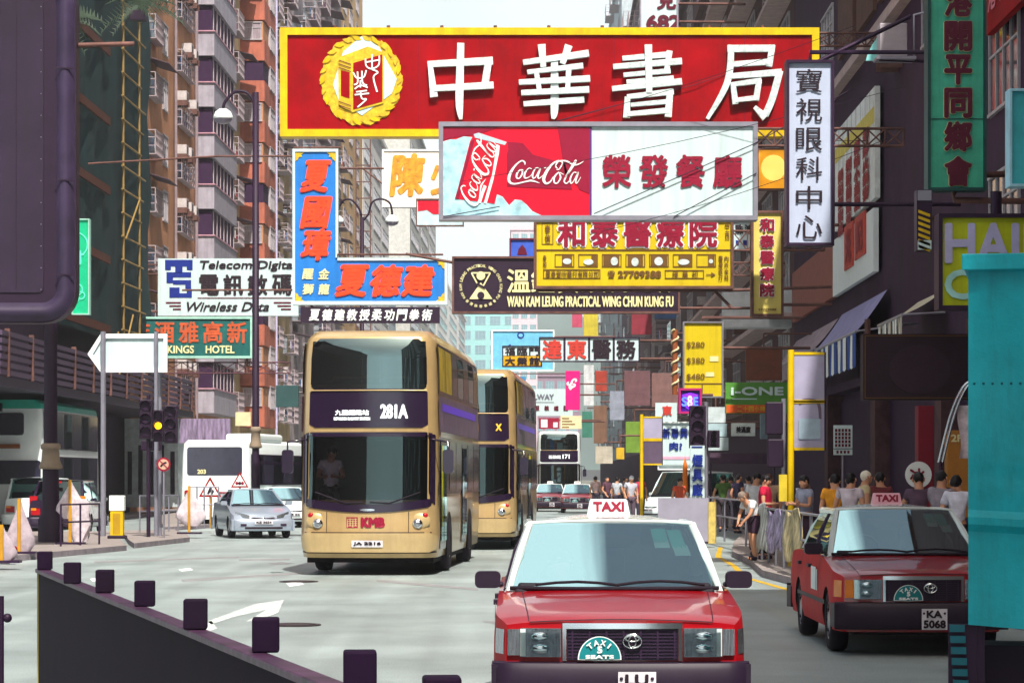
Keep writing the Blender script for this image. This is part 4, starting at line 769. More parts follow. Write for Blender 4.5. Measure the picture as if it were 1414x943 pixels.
def make_car(name, label, cat, loc, rz, p, group=None):
    L, W, top, low = p['L'], p['W'], p['upper'], .24
    root = thing(name, label, cat, loc, rz, group); paint, cab = p['paint'], p['cabin']
    ax = [p['fa'], p['ra']]; ra = .345
    def hw(y, z=.6):
        f = max(0, 1 - y / .45); g = max(0, 1 - (L - y) / .4)
        return (W / 2 - .085 * f ** 2.2 - .07 * g ** 2.2) * (1 - .045 * max(0, (z - .62) / .4) ** 1.6 - .05 * max(0, (.4 - z) / .2) ** 2)
    def lower(y):
        for a in ax:
            if abs(y - a) < ra: return max(low, .31 + math.sqrt(ra * ra - (y - a) ** 2))
        return low
    ys = sorted(set([round(L * i / 46, 4) for i in range(47)] + [round(a + ra * math.cos(math.pi * k / 12), 4) for a in ax for k in range(13)] + [round(a + s_ * (ra + .002), 4) for a in ax for s_ in (-1, 1)]))
    n = len(ys) - 1
    def bow(x, z): return p.get('bow', .06) * (1 - (1 - (min(1, abs(x) / (W / 2))) ** 2.2)) + p.get('slope', .05) * max(0, z - .5)
    def ysh(y, x, z): return y + bow(x, z) * max(0, 1 - y / .9) - .05 * (1 - (1 - min(1, abs(x) / (W / 2)) ** 2)) * max(0, 1 - (L - y) / .9)
    b = MB()
    for sd in (-1, 1):
        def fs(u, v):
            y = ys[round(u * n)]; lo, hi = lower(y), interp(top, y); z = lo + (hi - lo) * v; x = sd * hw(y, z); return (x, ysh(y, x, z), z)
        b.grid(n, 7, fs, p.get('sidem', paint))
        b.grid(n, 1, lambda u, v: (sd * hw(ys[round(u * n)], lower(ys[round(u * n)])) * (1 - .28 * v), ysh(ys[round(u * n)], W / 2, .3), lower(ys[round(u * n)])), UNDER, False)
    def ft(u, v):
        y = ys[round(v * n)]; z = interp(top, y); x = hw(y, z) * (2 * u - 1); c = p.get('crown', .035) * (1 - (2 * u - 1) ** 2) ** .8
        return (x, ysh(y, x, z), z + c)
    b.grid(16, n, ft, paint)
    def ff(y):
        def g(u, v):
            lo, hi = low, interp(top, y); z = lo + (hi - lo) * v; x = hw(y, z) * (2 * u - 1); c = p.get('crown', .035) * (1 - (2 * u - 1) ** 2) ** .8 * v ** 6
            return (x, ysh(y, x, z), z + c)
        return g
    b.grid(16, 6, ff(0), paint); b.grid(16, 6, ff(L), paint); b.bb(-W * .38, W * .38, .25, L - .2, .2, .5, UNDER)
    b.build('body', root, angle=32)
    fy = lambda x, z: ysh(0, x, z) - .012
    # cabin
    c0, c1, c2, c3 = p['cab']                          # windscreen base, roof front, roof rear, rear glass base
    zb, zr, wb, wr = p['zb'], p['zr'], p['wb'], p['wr']
    def side(t): return wb + (wr - wb) * t
    def ws(u, v, off=0., k=1.):                        # windscreen surface
        x = (2 * u - 1); w_ = side(v) * k; return (x * w_, c0 + (c1 - c0) * v - .14 * (1 - x * x) * (1 - .4 * v) - off, zb + .01 + (zr - zb - .03) * v + off)
    def rw(u, v): 
        x = (1 - 2 * u); return (x * side(v) * .93, c3 + (c2 - c3) * v + .10 * (1 - x * x), zb + (zr - zb - .03) * v)
    g = MB(); g.grid(12, 6, lambda u, v: ws(u, v, 0, .95), TINW); g.build('windscreen', root)
    g = MB(); g.grid(10, 5, rw, TINT); g.build('rear_window', root)
    for sd in (-1, 1):
        g = MB(); yb0, yb1, yt0, yt1 = c0 + .12, c3 - .1, c1 + .02, c2 - .02
        g.grid(10, 5, lambda u, v: (sd * (side(v) + .004 + .02 * math.sin(math.pi * v)), (yb0 + (yb1 - yb0) * u) * (1 - v) + (yt0 + (yt1 - yt0) * u) * v, zb + (zr - zb - .04) * v), TINT); g.build('side_window', root)
    r = MB()
    r.grid(16, 14, lambda u, v: ((2 * u - 1) * (wr + .02), c1 - .05 * (1 - (2 * u - 1) ** 2) * (1 - v) ** 3 + (c2 - c1) * v, zr - .045 * abs(2 * u - 1) ** 3.5 + p.get('rc', .045) * (1 - (2 * u - 1) ** 2) * math.sin(math.pi * (.12 + .76 * v)) ** .6 - .01), cab)
    for sd in (-1, 1):
        def pil(path, wd, m=cab):
            r.tube(path, wd, m, 6)
        pil([(sd * (wb * .985), c0 + .03, zb - .03), (sd * side(.5) * .99, (c0 + c1) / 2 + .01, (zb + zr) / 2), (sd * (wr + .0), c1 + .03, zr - .04)], .034)
        pil([(sd * (wr + .005), c1 + .02, zr - .045), (sd * (wr + .015), (c1 + c2) / 2, zr - .04), (sd * wr, c2, zr - .045)], .036)
        pil([(sd * (wr - .03), c2 - .06, zr - .10), (sd * (side(.5) - .03), (c2 + c3) / 2 - .04, (zb + zr) / 2), (sd * wb * .95, c3 - .05, zb - .02)], .06)
        ym = c0 + (c3 - c0) * .48; r.bb(sd * (side(.02) + .0) - .02, sd * (side(.02)) + .02, ym, ym + .07, zb - .02, zb, cab)
        pil([(sd * (side(0) + .004), ym, zb - .02), (sd * (side(.5) + .016), ym - .01, (zb + zr) / 2), (sd * (side(1) - .003), ym - .02, zr - .05)], .028, DK)
    pil = None
    r.tube([((2 * i / 8 - 1) * (wr), c1 - .05 * (1 - (2 * i / 8 - 1) ** 2) + .01, zr - .03 + .02 * (1 - (2 * i / 8 - 1) ** 2)) for i in range(9)], .022, cab, 6)
    r.build('roof', root, angle=50)
    t = MB(); t.tube([ws(i / 10, .0, .004, .97) for i in range(11)], .016, RUB, 5)
    for sd in (-1, 1): t.tube([(sd * (side(0) + .012), c0 + .05, zb + .0), (sd * (side(0) + .014), c3 - .1, zb)], .014, RUB, 5)
    t.build('window_rubber', root)
    # inside
    i_ = MB(); i_.bb(-wb * .93, wb * .93, c0 - .05, c3 + .05, zb - .06, zb + .012, DASH); i_.bb(-wb * .9, wb * .9, c0 - .02, c0 + .38, zb - .1, zb + .05, DASH); i_.build('dashboard', root, bevel=.02)
    for x in (-.36, .36):
        q = MB(); q.rbox((x, c0 + 1.15, zb + .05), (.48, .16, .5), .09, SEAT); q.rbox((x, c0 + 1.17, zb + .36), (.24, .1, .19), .06, SEAT); q.build('seat', root, bevel=.03)
    q = MB(); q.rbox((0, c3 - .35, zb + .06), (wb * 1.7, .16, .36), .08, SEAT); q.build('rear_seat', root, bevel=.03)
    q = MB(); xw = -.36; q.tube([(xw + .18 * math.cos(R(a)), c0 + .52 - .07 * math.sin(R(a)), zb + .03 + .17 * math.sin(R(a))) for a in range(0, 361, 30)], .014, RUB, 6); q.build('steering_wheel', root)
    # wheels
    for y in ax:
        for sd in (-1, 1):
            xo = sd * (W / 2 - .02); t = MB(); pr = [(.19, 0), (.285, 0), (.305, .03), (.31, .09), (.305, .15), (.285, .18), (.19, .18)]
            t.grid(22, 6, lambda u, v: (xo - sd * pr[round(v * 6)][1], y + pr[round(v * 6)][0] * math.cos(2 * math.pi * u), .31 + pr[round(v * 6)][0] * math.sin(2 * math.pi * u)), RUB); o = t.build('wheel', root)
            t = MB(); hp = [(.2, .01), (.19, .03), (.13, .02), (.05, 0), (.0, .0)]
            t.grid(20, 4, lambda u, v: (xo - sd * hp[round(v * 4)][1], y + hp[round(v * 4)][0] * math.cos(2 * math.pi * u), .31 + hp[round(v * 4)][0] * math.sin(2 * math.pi * u)), HUB)
            for k in range(9): a = 2 * math.pi * k / 9; t.cyl((xo - sd * .028, y + .155 * math.cos(a), .31 + .155 * math.sin(a)), (xo - sd * .006, y + .155 * math.cos(a), .31 + .155 * math.sin(a)), .018, DK, n=8)
            t.build('rim', o)
    # mirrors, wipers
    for sd in (-1, 1):
        q = MB(); q.rbox((sd * (W / 2 + .055), c0 + .24, zb + .065), (.185, .12, .12), .035, p.get('mirror', BUMP)); q.bb(min(sd * (W / 2 - .06), sd * (W / 2 + .02)), max(sd * (W / 2 - .06), sd * (W / 2 + .02)), c0 + .22, c0 + .27, zb + .01, zb + .05, BUMP); q.build('wing_mirror', root, bevel=.02)
    for u0, u1, v1 in ((.13, .52, .05), (.50, .92, .06)):
        q = MB(); q.tube([ws(u0 + (u1 - u0) * t, .02 + v1 * math.sin(math.pi * t), .02) for t in (0, .25, .5, .75, 1)], .011, RUB, 5); q.build('wiper', root)
    # bumpers
    def bumper(y0, sgn, m):
        q = MB(); z0, z1 = p['bump']; pth = []
        for i in range(25):
            a = -1 + 2 * i / 24; x = a * (W / 2 + .005); ee = min(1, max(0, (1 - abs(a)) / .12)) ** .5; pth.append((x, ee))
        sec = [(0, z0), (.07, z0 + .01), (.10, z0 + .06), (.10, z1 - .05), (.075, z1 - .01), (0, z1)]
        q.grid(24, 5, lambda u, v: (pth[round(u * 24)][0], y0 + sgn * (bow(pth[round(u * 24)][0], .4) if sgn > 0 else -.05 * (abs(pth[round(u * 24)][0]) / (W / 2)) ** 2) - sgn * (sec[round(v * 5)][0] * (.25 + .75 * pth[round(u * 24)][1])) + sgn * .01, sec[round(v * 5)][1]), m)
        for sd in (-1, 1): q.bb(min(sd * (W / 2 - .05), sd * (W / 2 + .012)), max(sd * (W / 2 - .05), sd * (W / 2 + .012)), *((y0 + .02, y0 + .38) if sgn > 0 else (y0 - .45, y0 - .02)), z0 + .02, z1 - .02, m)
        q.build('bumper', root, angle=40)
    bumper(0, 1, p['bmat']); bumper(L, -1, p['bmat'])
    p['front'](root, fy, W, ws, hw, ysh, p); p.get('extra', lambda *a: None)(root, fy, W, ws, hw, ysh, p)
    # tail lights
    for sd in (-1, 1):
        q = MB(); q.bb(min(sd * .5, sd * .78), max(sd * .5, sd * .78), L - .03, L + .02, .62, .82, REDLENS); q.bb(min(sd * .62, sd * .78), max(sd * .62, sd * .78), L - .03, L + .024, .76, .83, AMB); q.build('tail_light', root)
    return root

def patch(b, x0, x1, z0, z1, fy, m, off=0., n=8, r=0.):
    def g(u, v):
        x = x0 + (x1 - x0) * u; e = min(x - x0, x1 - x); k = r - math.sqrt(max(0, r * r - max(0, r - e) ** 2)) if r else 0
        z = z0 + k + (z1 - z0 - 2 * k) * v; return (x, fy(x, z) - off, z)
    b.grid(n, 3, g, m)
def slabp(b, x0, x1, z0, z1, fy, m, d=.02, off=0.):   # patch with returned edges
    patch(b, x0, x1, z0, z1, fy, m, d + off, 6)
    f0 = lambda x, z: fy(x, z) - d - off
    for (q0, q1) in (((x0, z0), (x1, z0)), ((x1, z0), (x1, z1)), ((x1, z1), (x0, z1)), ((x0, z1), (x0, z0))):
        b.grid(6, 1, lambda u, v: (q0[0] + (q1[0] - q0[0]) * u, f0(q0[0] + (q1[0] - q0[0]) * u, q0[1] + (q1[1] - q0[1]) * u) + (d + .02) * v, q0[1] + (q1[1] - q0[1]) * u), m, False)

def taxi_front(root, fy, W, ws, hw, ysh, p):
    zt = .775
    q = MB(); slabp(q, -.36, .375, .545, zt - .02, fy, GRL, .012)
    for i in range(9): slabp(q, -.355, .37, .56 + i * .022, .567 + i * .022, fy, DK, .02)
    for i in range(7): x = -.33 + i * .113; slabp(q, x, x + .012, .55, zt - .03, fy, DK, .022)
    o = q.build('grille', root)
    q = MB(); slabp(q, -.39, .405, zt - .022, zt + .015, fy, CHR, .035); slabp(q, -.39, -.365, .54, zt - .022, fy, CHR, .025); slabp(q, .38, .405, .54, zt - .022, fy, CHR, .025); q.build('surround', o)
    q = MB(); cx, cz, f = .072, .672, .034
    for rx, rz in ((.062, .046), (.024, .044)): q.tube([(cx + rx * math.cos(R(a)), fy(cx, cz) - f - .012, cz + rz * math.sin(R(a)) * (1 if rx > .05 else .9)) for a in range(0, 361, 20)], .007, CHR, 5)
    q.tube([(cx + .045 * math.cos(R(a)), fy(cx, cz) - f - .012, cz + .018 + .02 * math.sin(R(a))) for a in range(0, 361, 20)], .006, CHR, 5); q.build('badge', o)
    q = MB(); cx = -.145; q.add([(cx, fy(cx, .6) - .045, .545)] + [(cx + .145 * math.cos(R(a)), fy(cx, .6) - .045, .55 + .155 * math.sin(R(a))) for a in range(0, 181, 10)], [tuple(range(20))], WPA)
    q.add([(cx, fy(cx, .6) - .048, .55)] + [(cx + .136 * math.cos(R(a)), fy(cx, .6) - .048, .556 + .143 * math.sin(R(a))) for a in range(0, 181, 10)], [tuple(range(20))], TEALP); yy = lambda x, z: fy(cx, .6) - .052
    for ch, a in zip('TAXI', (128, 103, 77, 52)):
        x, z = cx + .103 * math.cos(R(a)), .556 + .108 * math.sin(R(a)); wI = .006 if ch == 'I' else .018; q.text(ch, x - wI, x + wI, z - .019, z + .019, yy(0, 0), WPA, .002, ang=a - 90)
    text_patch(q, '5', cx - .018, cx + .018, .592, .640, yy, WPA, .004); text_patch(q, 'SEATS', cx - .095, cx + .095, .556, .583, yy, WPA, .003)
    q.build('seat_plate', root)
    for sd in (-1, 1):
        a, c = (.415, .67) if sd > 0 else (-.67, -.40); q = MB(); slabp(q, a, c, .565, .755, fy, LAMPG, .02); o = q.build('headlight', root); q = MB(); patch(q, a + .004, c - .004, .569, .751, fy, LENS, .042); q.build('lens', o)
        q = MB()
        for z in (.698, .618): q.ball(((a + c) / 2 + .0, fy((a + c) / 2, z) - .012, z), (.07, .02, .034), CHR, 14, 8)
        q.build('reflector', o)
        q = MB(); x0, x1 = (c, c + .035) if sd > 0 else (a - .0, a + .035); slabp(q, x0 - .036 * (sd > 0), x1 - .036 * (sd > 0), .57, .75, fy, WPA, .024); q.build('side_strip', o)
        q = MB(); x0, x1 = (c + .004, W / 2 - .095) if sd > 0 else (-(W / 2 - .095), a - .004); slabp(q, x0, x1, .575, .748, fy, p.get('corner', LAMPG), .015)
        xs = sd * (W / 2 - .002); q.grid(5, 3, lambda u, v: (sd * (hw(.03 + .2 * u, .57 + .175 * v) + .006), ysh(.03 + .2 * u, xs, .66), .578 + .165 * v), p.get('corner', LAMPG)); q.build('corner_lamp', root)
    q = MB(); fb = lambda x, z: fy(x, .4) - .10; patch(q, -.095 + .07, .225 + .0, .27, .475, fb, PLATE, .012); f2 = lambda x, z: fy(x, .4) - .118
    l1, l2 = p['plate']; text_patch(q, l1, .02, .175, .385, .46, f2, BLK, .005); 
    if l2: text_patch(q, l2, -.01, .21, .285, .365, f2, BLK, .005)
    for x in (-.004, .2): q.ball((x, f2(x, 0) - .0, .43), (.012, .006, .012), DK, 8, 6)
    q.build('number_plate', root)
    # roof sign
    q = MB(); y0, z0 = p['cab'][1] + .55, p['zr'] + .025
    q.add([(-.165, y0 - .06, z0), (.165, y0 - .06, z0), (.165, y0 + .08, z0), (-.165, y0 + .08, z0), (-.14, y0 - .035, z0 + .125), (.14, y0 - .035, z0 + .125), (.14, y0 + .055, z0 + .125), (-.14, y0 + .055, z0 + .125)], [(0, 1, 5, 4), (1, 2, 6, 5), (2, 3, 7, 6), (3, 0, 4, 7), (4, 5, 6, 7)], p.get('signm', WPA)); q.bb(-.175, .175, y0 - .07, y0 + .09, z0 - .03, z0, mat('sign_base_red', '8a0a1c', .5)); o = q.build('roof_sign', root, bevel=.01)
    q = MB(); q.text('TAXI', -.12, .12, z0 + .03, z0 + .108, y0 - .058, REDL, .006); q.v = [(v[0], v[1] + (v[2] - z0) * .2, v[2]) for v in q.v]; q.build('lettering', o)
    # licence papers inside the glass, side stickers, door shut lines
    for u, v, du, dv, m in ((.745, .70, .09, .22, CYP), (.845, .62, .085, .28, CYP), (.745, .62, .09, .12, WPA), (.85, .50, .09, .16, WPA)):
        q = MB(); q.grid(3, 3, lambda a, c: ws(u + du * a, v + dv * c, -.004, .95), m); q.build('licence_paper', root)
    q = MB(); s_ = -1; fsd = lambda y, z: -(hw(y, z) + .006)
    for (y, z0_, z1_) in ((1.5, .3, .95), (2.6, .3, .95), (3.55, .6, .95)): q.grid(2, 6, lambda u, v: (fsd(y, z0_ + (z1_ - z0_) * v) + .002, y + .012 * u, z0_ + (z1_ - z0_) * v), BLK)
    q.grid(30, 1, lambda u, v: (fsd(.95 + 2.6 * u, .5), .95 + 2.6 * u, .47 + .045 * v), BUMP); q.build('side_trim', root)
    q = MB()
    for sd in (-1, 1):
        def hl(u, v):
            y = .02 + 1.2 * u; x = sd * (.61 + .045 * u + .006 * v); z = interp(p['upper'], y); hh = hw(y, z); return (x, ysh(y, x, z), z + p['crown'] * (1 - (x / hh) ** 2) ** .8 + .004)
        q.grid(12, 1, hl, BLK)
    q.grid(16, 1, lambda u, v: ((2 * u - 1) * .61, fy((2 * u - 1) * .61, .78) - .0 + .002 * v, .775 + .034 * (1 - ((2 * u - 1) * .75) ** 2) + .008 * v), BLK); q.build('bonnet_seam', root)
    q = MB(); q.grid(4, 3, lambda u, v: (fsd(1.75 + .45 * u, .7) - .001, 1.75 + .45 * u, .58 + .24 * v), WPA); q.grid(2, 3, lambda u, v: (fsd(1.62 + .08 * u, .7) - .001, 1.62 + .08 * u, .58 + .22 * v), WPA); q.build('door_notice', root)
    for y in (2.3, 3.3): 
        q = MB(); q.bb(-(hw(y, .82) + .035), -(hw(y, .82) - .01), y, y + .18, .80, .835, BUMP); q.build('door_handle', root)
TX = dict(L=4.69, W=1.70, fa=.83, ra=3.51, upper=[(0, .775), (.1, .80), (.6, .865), (1.2, .925), (1.6, .955), (3.5, .96), (3.9, .95), (4.5, .91), (4.69, .86)], cab=(1.28, 2.0, 3.35, 3.85), zb=.955, zr=1.44, wb=.765, wr=.60, paint=CRE, sidem=CRS, cabin=TXW, bump=(.26, .535), bmat=BUMP, front=taxi_front, plate=('LU', '8140'), crown=.04)
make_car('taxi', 'red taxi with silver roof nearest the camera, its windscreen reflecting the sky', 'taxi', (.725, 17.3, .0), R(-.2), TX, 'red and silver taxis')
T2 = dict(TX, plate=('KA', '5068'), corner=AMB, signm=mat('pinkish_sign', 'e0a8b8', .5))
make_car('taxi', 'red taxi with plate KA 5068 parked by the pavement beside the turquoise cabinet', 'taxi', (4.03, 25.6, 0), R(-.3), T2, 'red and silver taxis')
T3 = dict(TX, plate=('HD', '327'), corner=LAMPG)
t3 = make_car('taxi', 'far red taxi in front of the white bus, on its left lane', 'taxi', (P(758, 0, 140).x, 136, 0), R(-1), T3, 'red and silver taxis')
dup(t3, (P(797, 0, 131).x, 130, 0), R(-1), 'far red taxi nearer than its twin, just left of the pedestrians')

def saloon_front(root, fy, W, ws, hw, ysh, p):
    q = MB()
    pts = [(-.36, .60), (-.12, .52), (.12, .52), (.36, .60), (.30, .62), (.1, .60), (0, .585), (-.1, .60), (-.30, .62)]
    q.add([(x, fy(x, z) - .025, z) for x, z in pts], [(0, 1, 7, 8), (1, 2, 6, 7), (2, 3, 4, 5), (2, 5, 6)], BLK); q.ball((0, fy(0, .6) - .03, .58), (.055, .015, .045), CHR, 10, 6); q.build('grille', root)
    for sd in (-1, 1):
        q = MB(); q.grid(6, 3, lambda u, v: (sd * (.40 + .38 * u), fy(.40 + .38 * u, .65) - .02 + .30 * max(0, u - .4) ** 1.6, .58 + .05 * u + (.09 + .06 * u) * v), LAMPG); q.build('headlight', root)
        q = MB(); q.grid(4, 2, lambda u, v: (sd * (.45 + .22 * u), fy(.6, .4) - .10, .36 + .07 * v), DK); q.build('fog_lamp', root)
    fb = lambda x, z: fy(x, .4) - .105; q = MB(); patch(q, -.26, .26, .42, .53, fb, PLATE, .01); text_patch(q, p['plate'][0], -.22, .22, .44, .51, lambda x, z: fb(x, z) - .016, BLK, .004); q.build('number_plate', root)
    q = MB(); q.grid(8, 1, lambda u, v: (-.55 + 1.1 * u, fy(0, .4) - .104 + .03 * (2 * u - 1) ** 2, .28 + .06 * v), BLK); q.build('air_intake', root)
SLV = mat('silver_paint', 'a9b4c4', .28, .5, var=.06, coat=.6)
SL = dict(L=4.6, W=1.82, fa=.9, ra=3.58, upper=[(0, .66), (.15, .72), (.7, .84), (1.2, .92), (1.6, .96), (3.6, 1.0), (4.2, 1.02), (4.6, .98)], cab=(1.15, 2.05, 3.2, 4.0), zb=.955, zr=1.42, wb=.80, wr=.58, paint=SLV, cabin=SLV, bump=(.22, .56), bmat=SLV, front=saloon_front, plate=('KZ 3654', ''), crown=.05, bow=.16, slope=.35, mirror=SLV)
make_car('saloon_car', 'silver saloon car facing the camera between the white coach and the gold bus', 'car', (P(366, 0, 76).x, 75.5, 0), R(14), SL)
WPT = mat('white_car_paint', 'd8e4e6', .3, var=.06, coat=.5); SL2 = dict(SL, paint=WPT, cabin=WPT, bmat=WPT, mirror=WPT, plate=('HB 62', ''))
make_car('saloon_car', 'white car mostly hidden behind the silver saloon', 'car', (P(398, 0, 90).x, 92, 0), R(14), SL2)
DKP = mat('dark_car_paint', '2a1c34', .25, .2, var=.1, coat=.6)
SL3 = dict(SL, paint=DKP, cabin=DKP, bmat=DKP, mirror=DKP, L=4.4, zr=1.68, wr=.68, cab=(1.0, 1.7, 3.7, 4.2), ra=3.4, upper=[(0, .75), (.15, .8), (1.0, 1.0), (3.6, 1.05), (4.4, 1.05)], zb=1.02)
c = make_car('people_carrier', 'dark car seen from behind at the crossing beside the black lamp post', 'car', (P(78, 0, 80).x, 84.4, 0), R(180), SL3)
q = MB()
for sd in (-1, 1): q.bb(min(sd * .62, sd * .86), max(sd * .62, sd * .86), 4.18, 4.24, .95, 1.2, AMB if sd < 0 else REDLENS)
q.bb(-.1, .1, 4.0, 4.1, 1.6, 1.66, REDLENS); q.build('tail_lamp', c)
SL4 = dict(SL2, zr=1.75, wr=.72, cab=(.8, 1.4, 4.0, 4.4), zb=1.05, upper=[(0, .8), (.9, 1.02), (4.6, 1.05)])
make_car('van', 'white van seen from behind at the far left edge', 'van', (P(22, 0, 84).x, 91, 0), R(180), SL4)
make_car('van', 'white van nosing out of a side street behind the blue character sign', 'van', (P(898, 0, 104).x, 104, 0), R(-48), dict(SL4, L=4.8, zr=2.0, plate=('MT 41', '')))

# ------------------------------------------------------------------ buses
GLD = mat('gold_bus_paint', 'bb9d6c', .3, .3, var=.1, coat=.5, dirt=.22); GLDW = mat('pale_gold_bumper', 'c0a676', .3, .25, var=.1, coat=.5, dirt=.22); BKG = mat('bus_black_gloss', '20122a', .15, var=.1, spec=.7); LEDW = mat('lit_destination_white', 'e8f0f2', .5, emit=.5); INT = mat('bus_interior', '241a2c', .9)
YF1 = mat('yellow_reflection_film', 'c8a818', .3, var=.45, sc=1.2, stretch=(.3, 2, 2)); VIO = mat('violet_reflection_strip', '5a2ac8', .3, emit=.15)  # yellow and violet paint sign and neon reflections onto the bus side
def make_bus(name, label, loc, rz, p, group=None):
    L, W, Hh = p.get('L', 11.3), 2.5, p.get('H', 4.42); root = thing(name, label, 'bus', loc, rz, group); paint = p['paint']
    a = W / 2
    def fr(z):                                          # front rake
        return interp([(.3, .06), (.42, .0), (.75, -.02), (.9, .02), (1.35, .03), (2.55, .14), (2.66, .13), (4.1, .2), (4.3, .27), (Hh, .5)], z)
    def fyb(x, z): return fr(z) + .16 * (abs(x) / a) ** 2.2 + (.32 * max(0, (abs(x) / a - .86) / .14) ** 2)
    def aw(z): return a * interp([(.3, .97), (.6, 1), (2.6, 1), (4.0, .975), (4.25, .95), (Hh, .85)], z)
    zs = [.32, .45, .75, .9, 1.2, 1.36, 2.0, 2.52, 2.58, 2.66, 3.0, 3.32, 3.44, 3.9, 4.22, 4.3, Hh - .06, Hh]
    NX = 28
    def outline(z):
        pts = [(aw(z) * (-1 + 2 * i / NX), fyb(a * (-1 + 2 * i / NX), z)) for i in range(NX + 1)]
        sh = aw(z); yb = L - .1 * max(0, (z - 4.2) * 3)
        return pts + [(sh, 1.0), (sh, 3), (sh, 6), (sh, 9), (sh, L - .3), (sh - .08, yb - .06), (sh * .5, yb), (-sh * .5, yb), (-sh + .08, yb - .06), (-sh, L - .3), (-sh, 9), (-sh, 6), (-sh, 3), (-sh, 1.0)]
    b = MB(); n = len(outline(1)); vs = []
    for z in zs: vs += [(x, y, z) for x, y in outline(z)]
    fs = []
    for j in range(len(zs) - 1):
        for i in range(n):
            if 2 <= i < NX - 2 and (1.36 <= zs[j] < 2.52 or 3.44 <= zs[j] < 4.22): continue      # windscreens
            fs.append((j * n + i, j * n + (i + 1) % n, (j + 1) * n + (i + 1) % n, (j + 1) * n + i))
    b.add(vs, fs, paint, True); b.add(vs, [tuple(range((len(zs) - 1) * n, len(zs) * n)), tuple(range(n - 1, -1, -1))], p.get('roofm', paint)); b.build('body', root, angle=35)
    i_ = MB(); i_.bb(-1.1, 1.1, .5, 10.5, 2.5, 2.6, INT); i_.bb(-1.12, 1.12, .55, 10.5, .8, .9, INT); i_.bb(-1.1, 1.1, 4.0, 4.05, .9, 2.5, INT); i_.bb(-1.1, 1.1, 5.0, 5.05, 2.6, 4.2, INT); i_.bb(-1.0, 1.0, .45, .9, .9, 1.28, DASH)
    [i_.rbox((x_, 1.7 + .9 * r_, 3.05), (.42, .12, .95), .1, SEAT) for x_ in (-.85, -.4, .4, .85) for r_ in range(3)]; i_.bb(-1.15, -1.1, .6, 5, .9, 4.15, INT); i_.bb(1.1, 1.15, .6, 5, .9, 4.15, INT); i_.bb(-1.1, 1.1, .6, 5, 4.16, 4.2, mat('bus_ceiling', 'b0a8b8', .8)); i_.build('interior', root)
    g = MB()
    def colpatch(x0, x1, zb, zt, m, off, r, N=20):
        def f(u, v):
            x = x0 + (x1 - x0) * u; e = min(x - x0, x1 - x); k = r - math.sqrt(max(0, r * r - max(0, r - e) ** 2)); lo, hi = zb(x) + k, zt(x) - k; z = lo + (hi - lo) * v; sx = x * aw(z) / a; return (sx, fyb(x, z) - off, z)
        g.grid(N, 8, f, m)
    if p.get('rear'):
        return root, fyb
    # upper deck
    colpatch(-1.06, 1.06, lambda x: 3.3, lambda x: 4.27, UGL, .012, .1); g.build('upper_windscreen', root)
    g = MB(); colpatch(-1.08, 1.08, lambda x: 2.66, lambda x: 3.36, BKG, .014, .06); o = g.build('destination_panel', root)
    g = MB(); fd = lambda x, z: fyb(x, z) - .02; g.tube([(x, fd(x, 3.33) - .01, 3.33) for x in [-1.05 + .21 * i for i in range(11)]], .012, GLD, 5); g.build('trim_line', o)
    g = MB()
    for i_t, (t, x0, x1, z0, z1, bd, m) in enumerate(p['dest']): g = MB(); text_patch(g, t, x0, x1, z0, z1, lambda x, z: fd(x, z) - .004, m, bd); g.build('route_number' if i_t == 0 else 'destination_text', o)
    pass
    g = MB(); BH = mat('yellow_hand_rail', 'd8b070', .4)
    g.tube([(-.72, .62, 3.52), (-.66, .6, 3.58), (.66, .6, 3.58), (.72, .62, 3.52)], .022, BH, 6); g.tube([(-.2, .9, 3.5), (-.2, .9, 4.1)], .018, BH, 6); g.tube([(.14, .9, 3.5), (.14, .9, 4.1)], .018, BH, 6); g.build('hand_rail', root)
    # lower windscreen with its smiling black lower edge
    g = MB(); sm = lambda x: 1.34 - .12 * (1 - (x / 1.2) ** 2); colpatch(-1.17, 1.17, sm, lambda x: 2.56, DGL, .014, .07); g.build('windscreen', root)
    g = MB(); colpatch(-1.2, 1.2, lambda x: sm(x) - .09, lambda x: sm(x) + .06, BKG, .02, .03); colpatch(-1.2, -1.12, lambda x: 1.3, lambda x: 2.54, BKG, .018, .02, 4); colpatch(1.12, 1.2, lambda x: 1.3, lambda x: 2.54, BKG, .018, .02, 4); colpatch(-1.15, 1.15, lambda x: 2.5, lambda x: 2.58, BKG, .017, .02); g.build('windscreen_surround', root)
    g = MB()
    for u in (0, 1):
        s_ = -1 if u else 1; g.tube([(s_ * x, fyb(x, z) - .04, z) for x, z in ((.05, 1.32), (.4, 1.3), (.95, 1.5))], .014, RUB, 5)
    g.build('wiper', root)
    g = MB(); colpatch(-.13, .13, lambda x: 1.16, lambda x: 1.2, CHR, .024, .01, 4); g.build('maker_badge', root)
    # lower panel
    g = MB(); fp = lambda x, z: fyb(x, z) - .006
    for x in (-.74, .74): patch(g, x - .006, x + .006, .78, 1.15, fp, BLK, 0, 2)
    patch(g, -1.15, 1.15, .768, .782, fp, BLK, 0, 16); g.build('panel_seam', root)
    for sd in (-1, 1):
        g = MB(); g.ball((sd * .93, fp(.93, .98) + .03, .98), (.20, .06, .16), p.get('lampsur', GLDW), 18, 10); o = g.build('headlight', root)
        g = MB(); g.ball((sd * .90, fp(.9, .93) - .02, .93), (.095, .04, .095), CHR, 16, 8); g.ball((sd * .90, fp(.9, .93) - .035, .93), (.065, .035, .065), LAMPG, 14, 8); g.ball((sd * 1.03, fp(1.03, 1.08) - .015, 1.08), (.055, .03, .05), REDLENS if p.get('gold') else AMB, 12, 8); g.build('lamp', o)
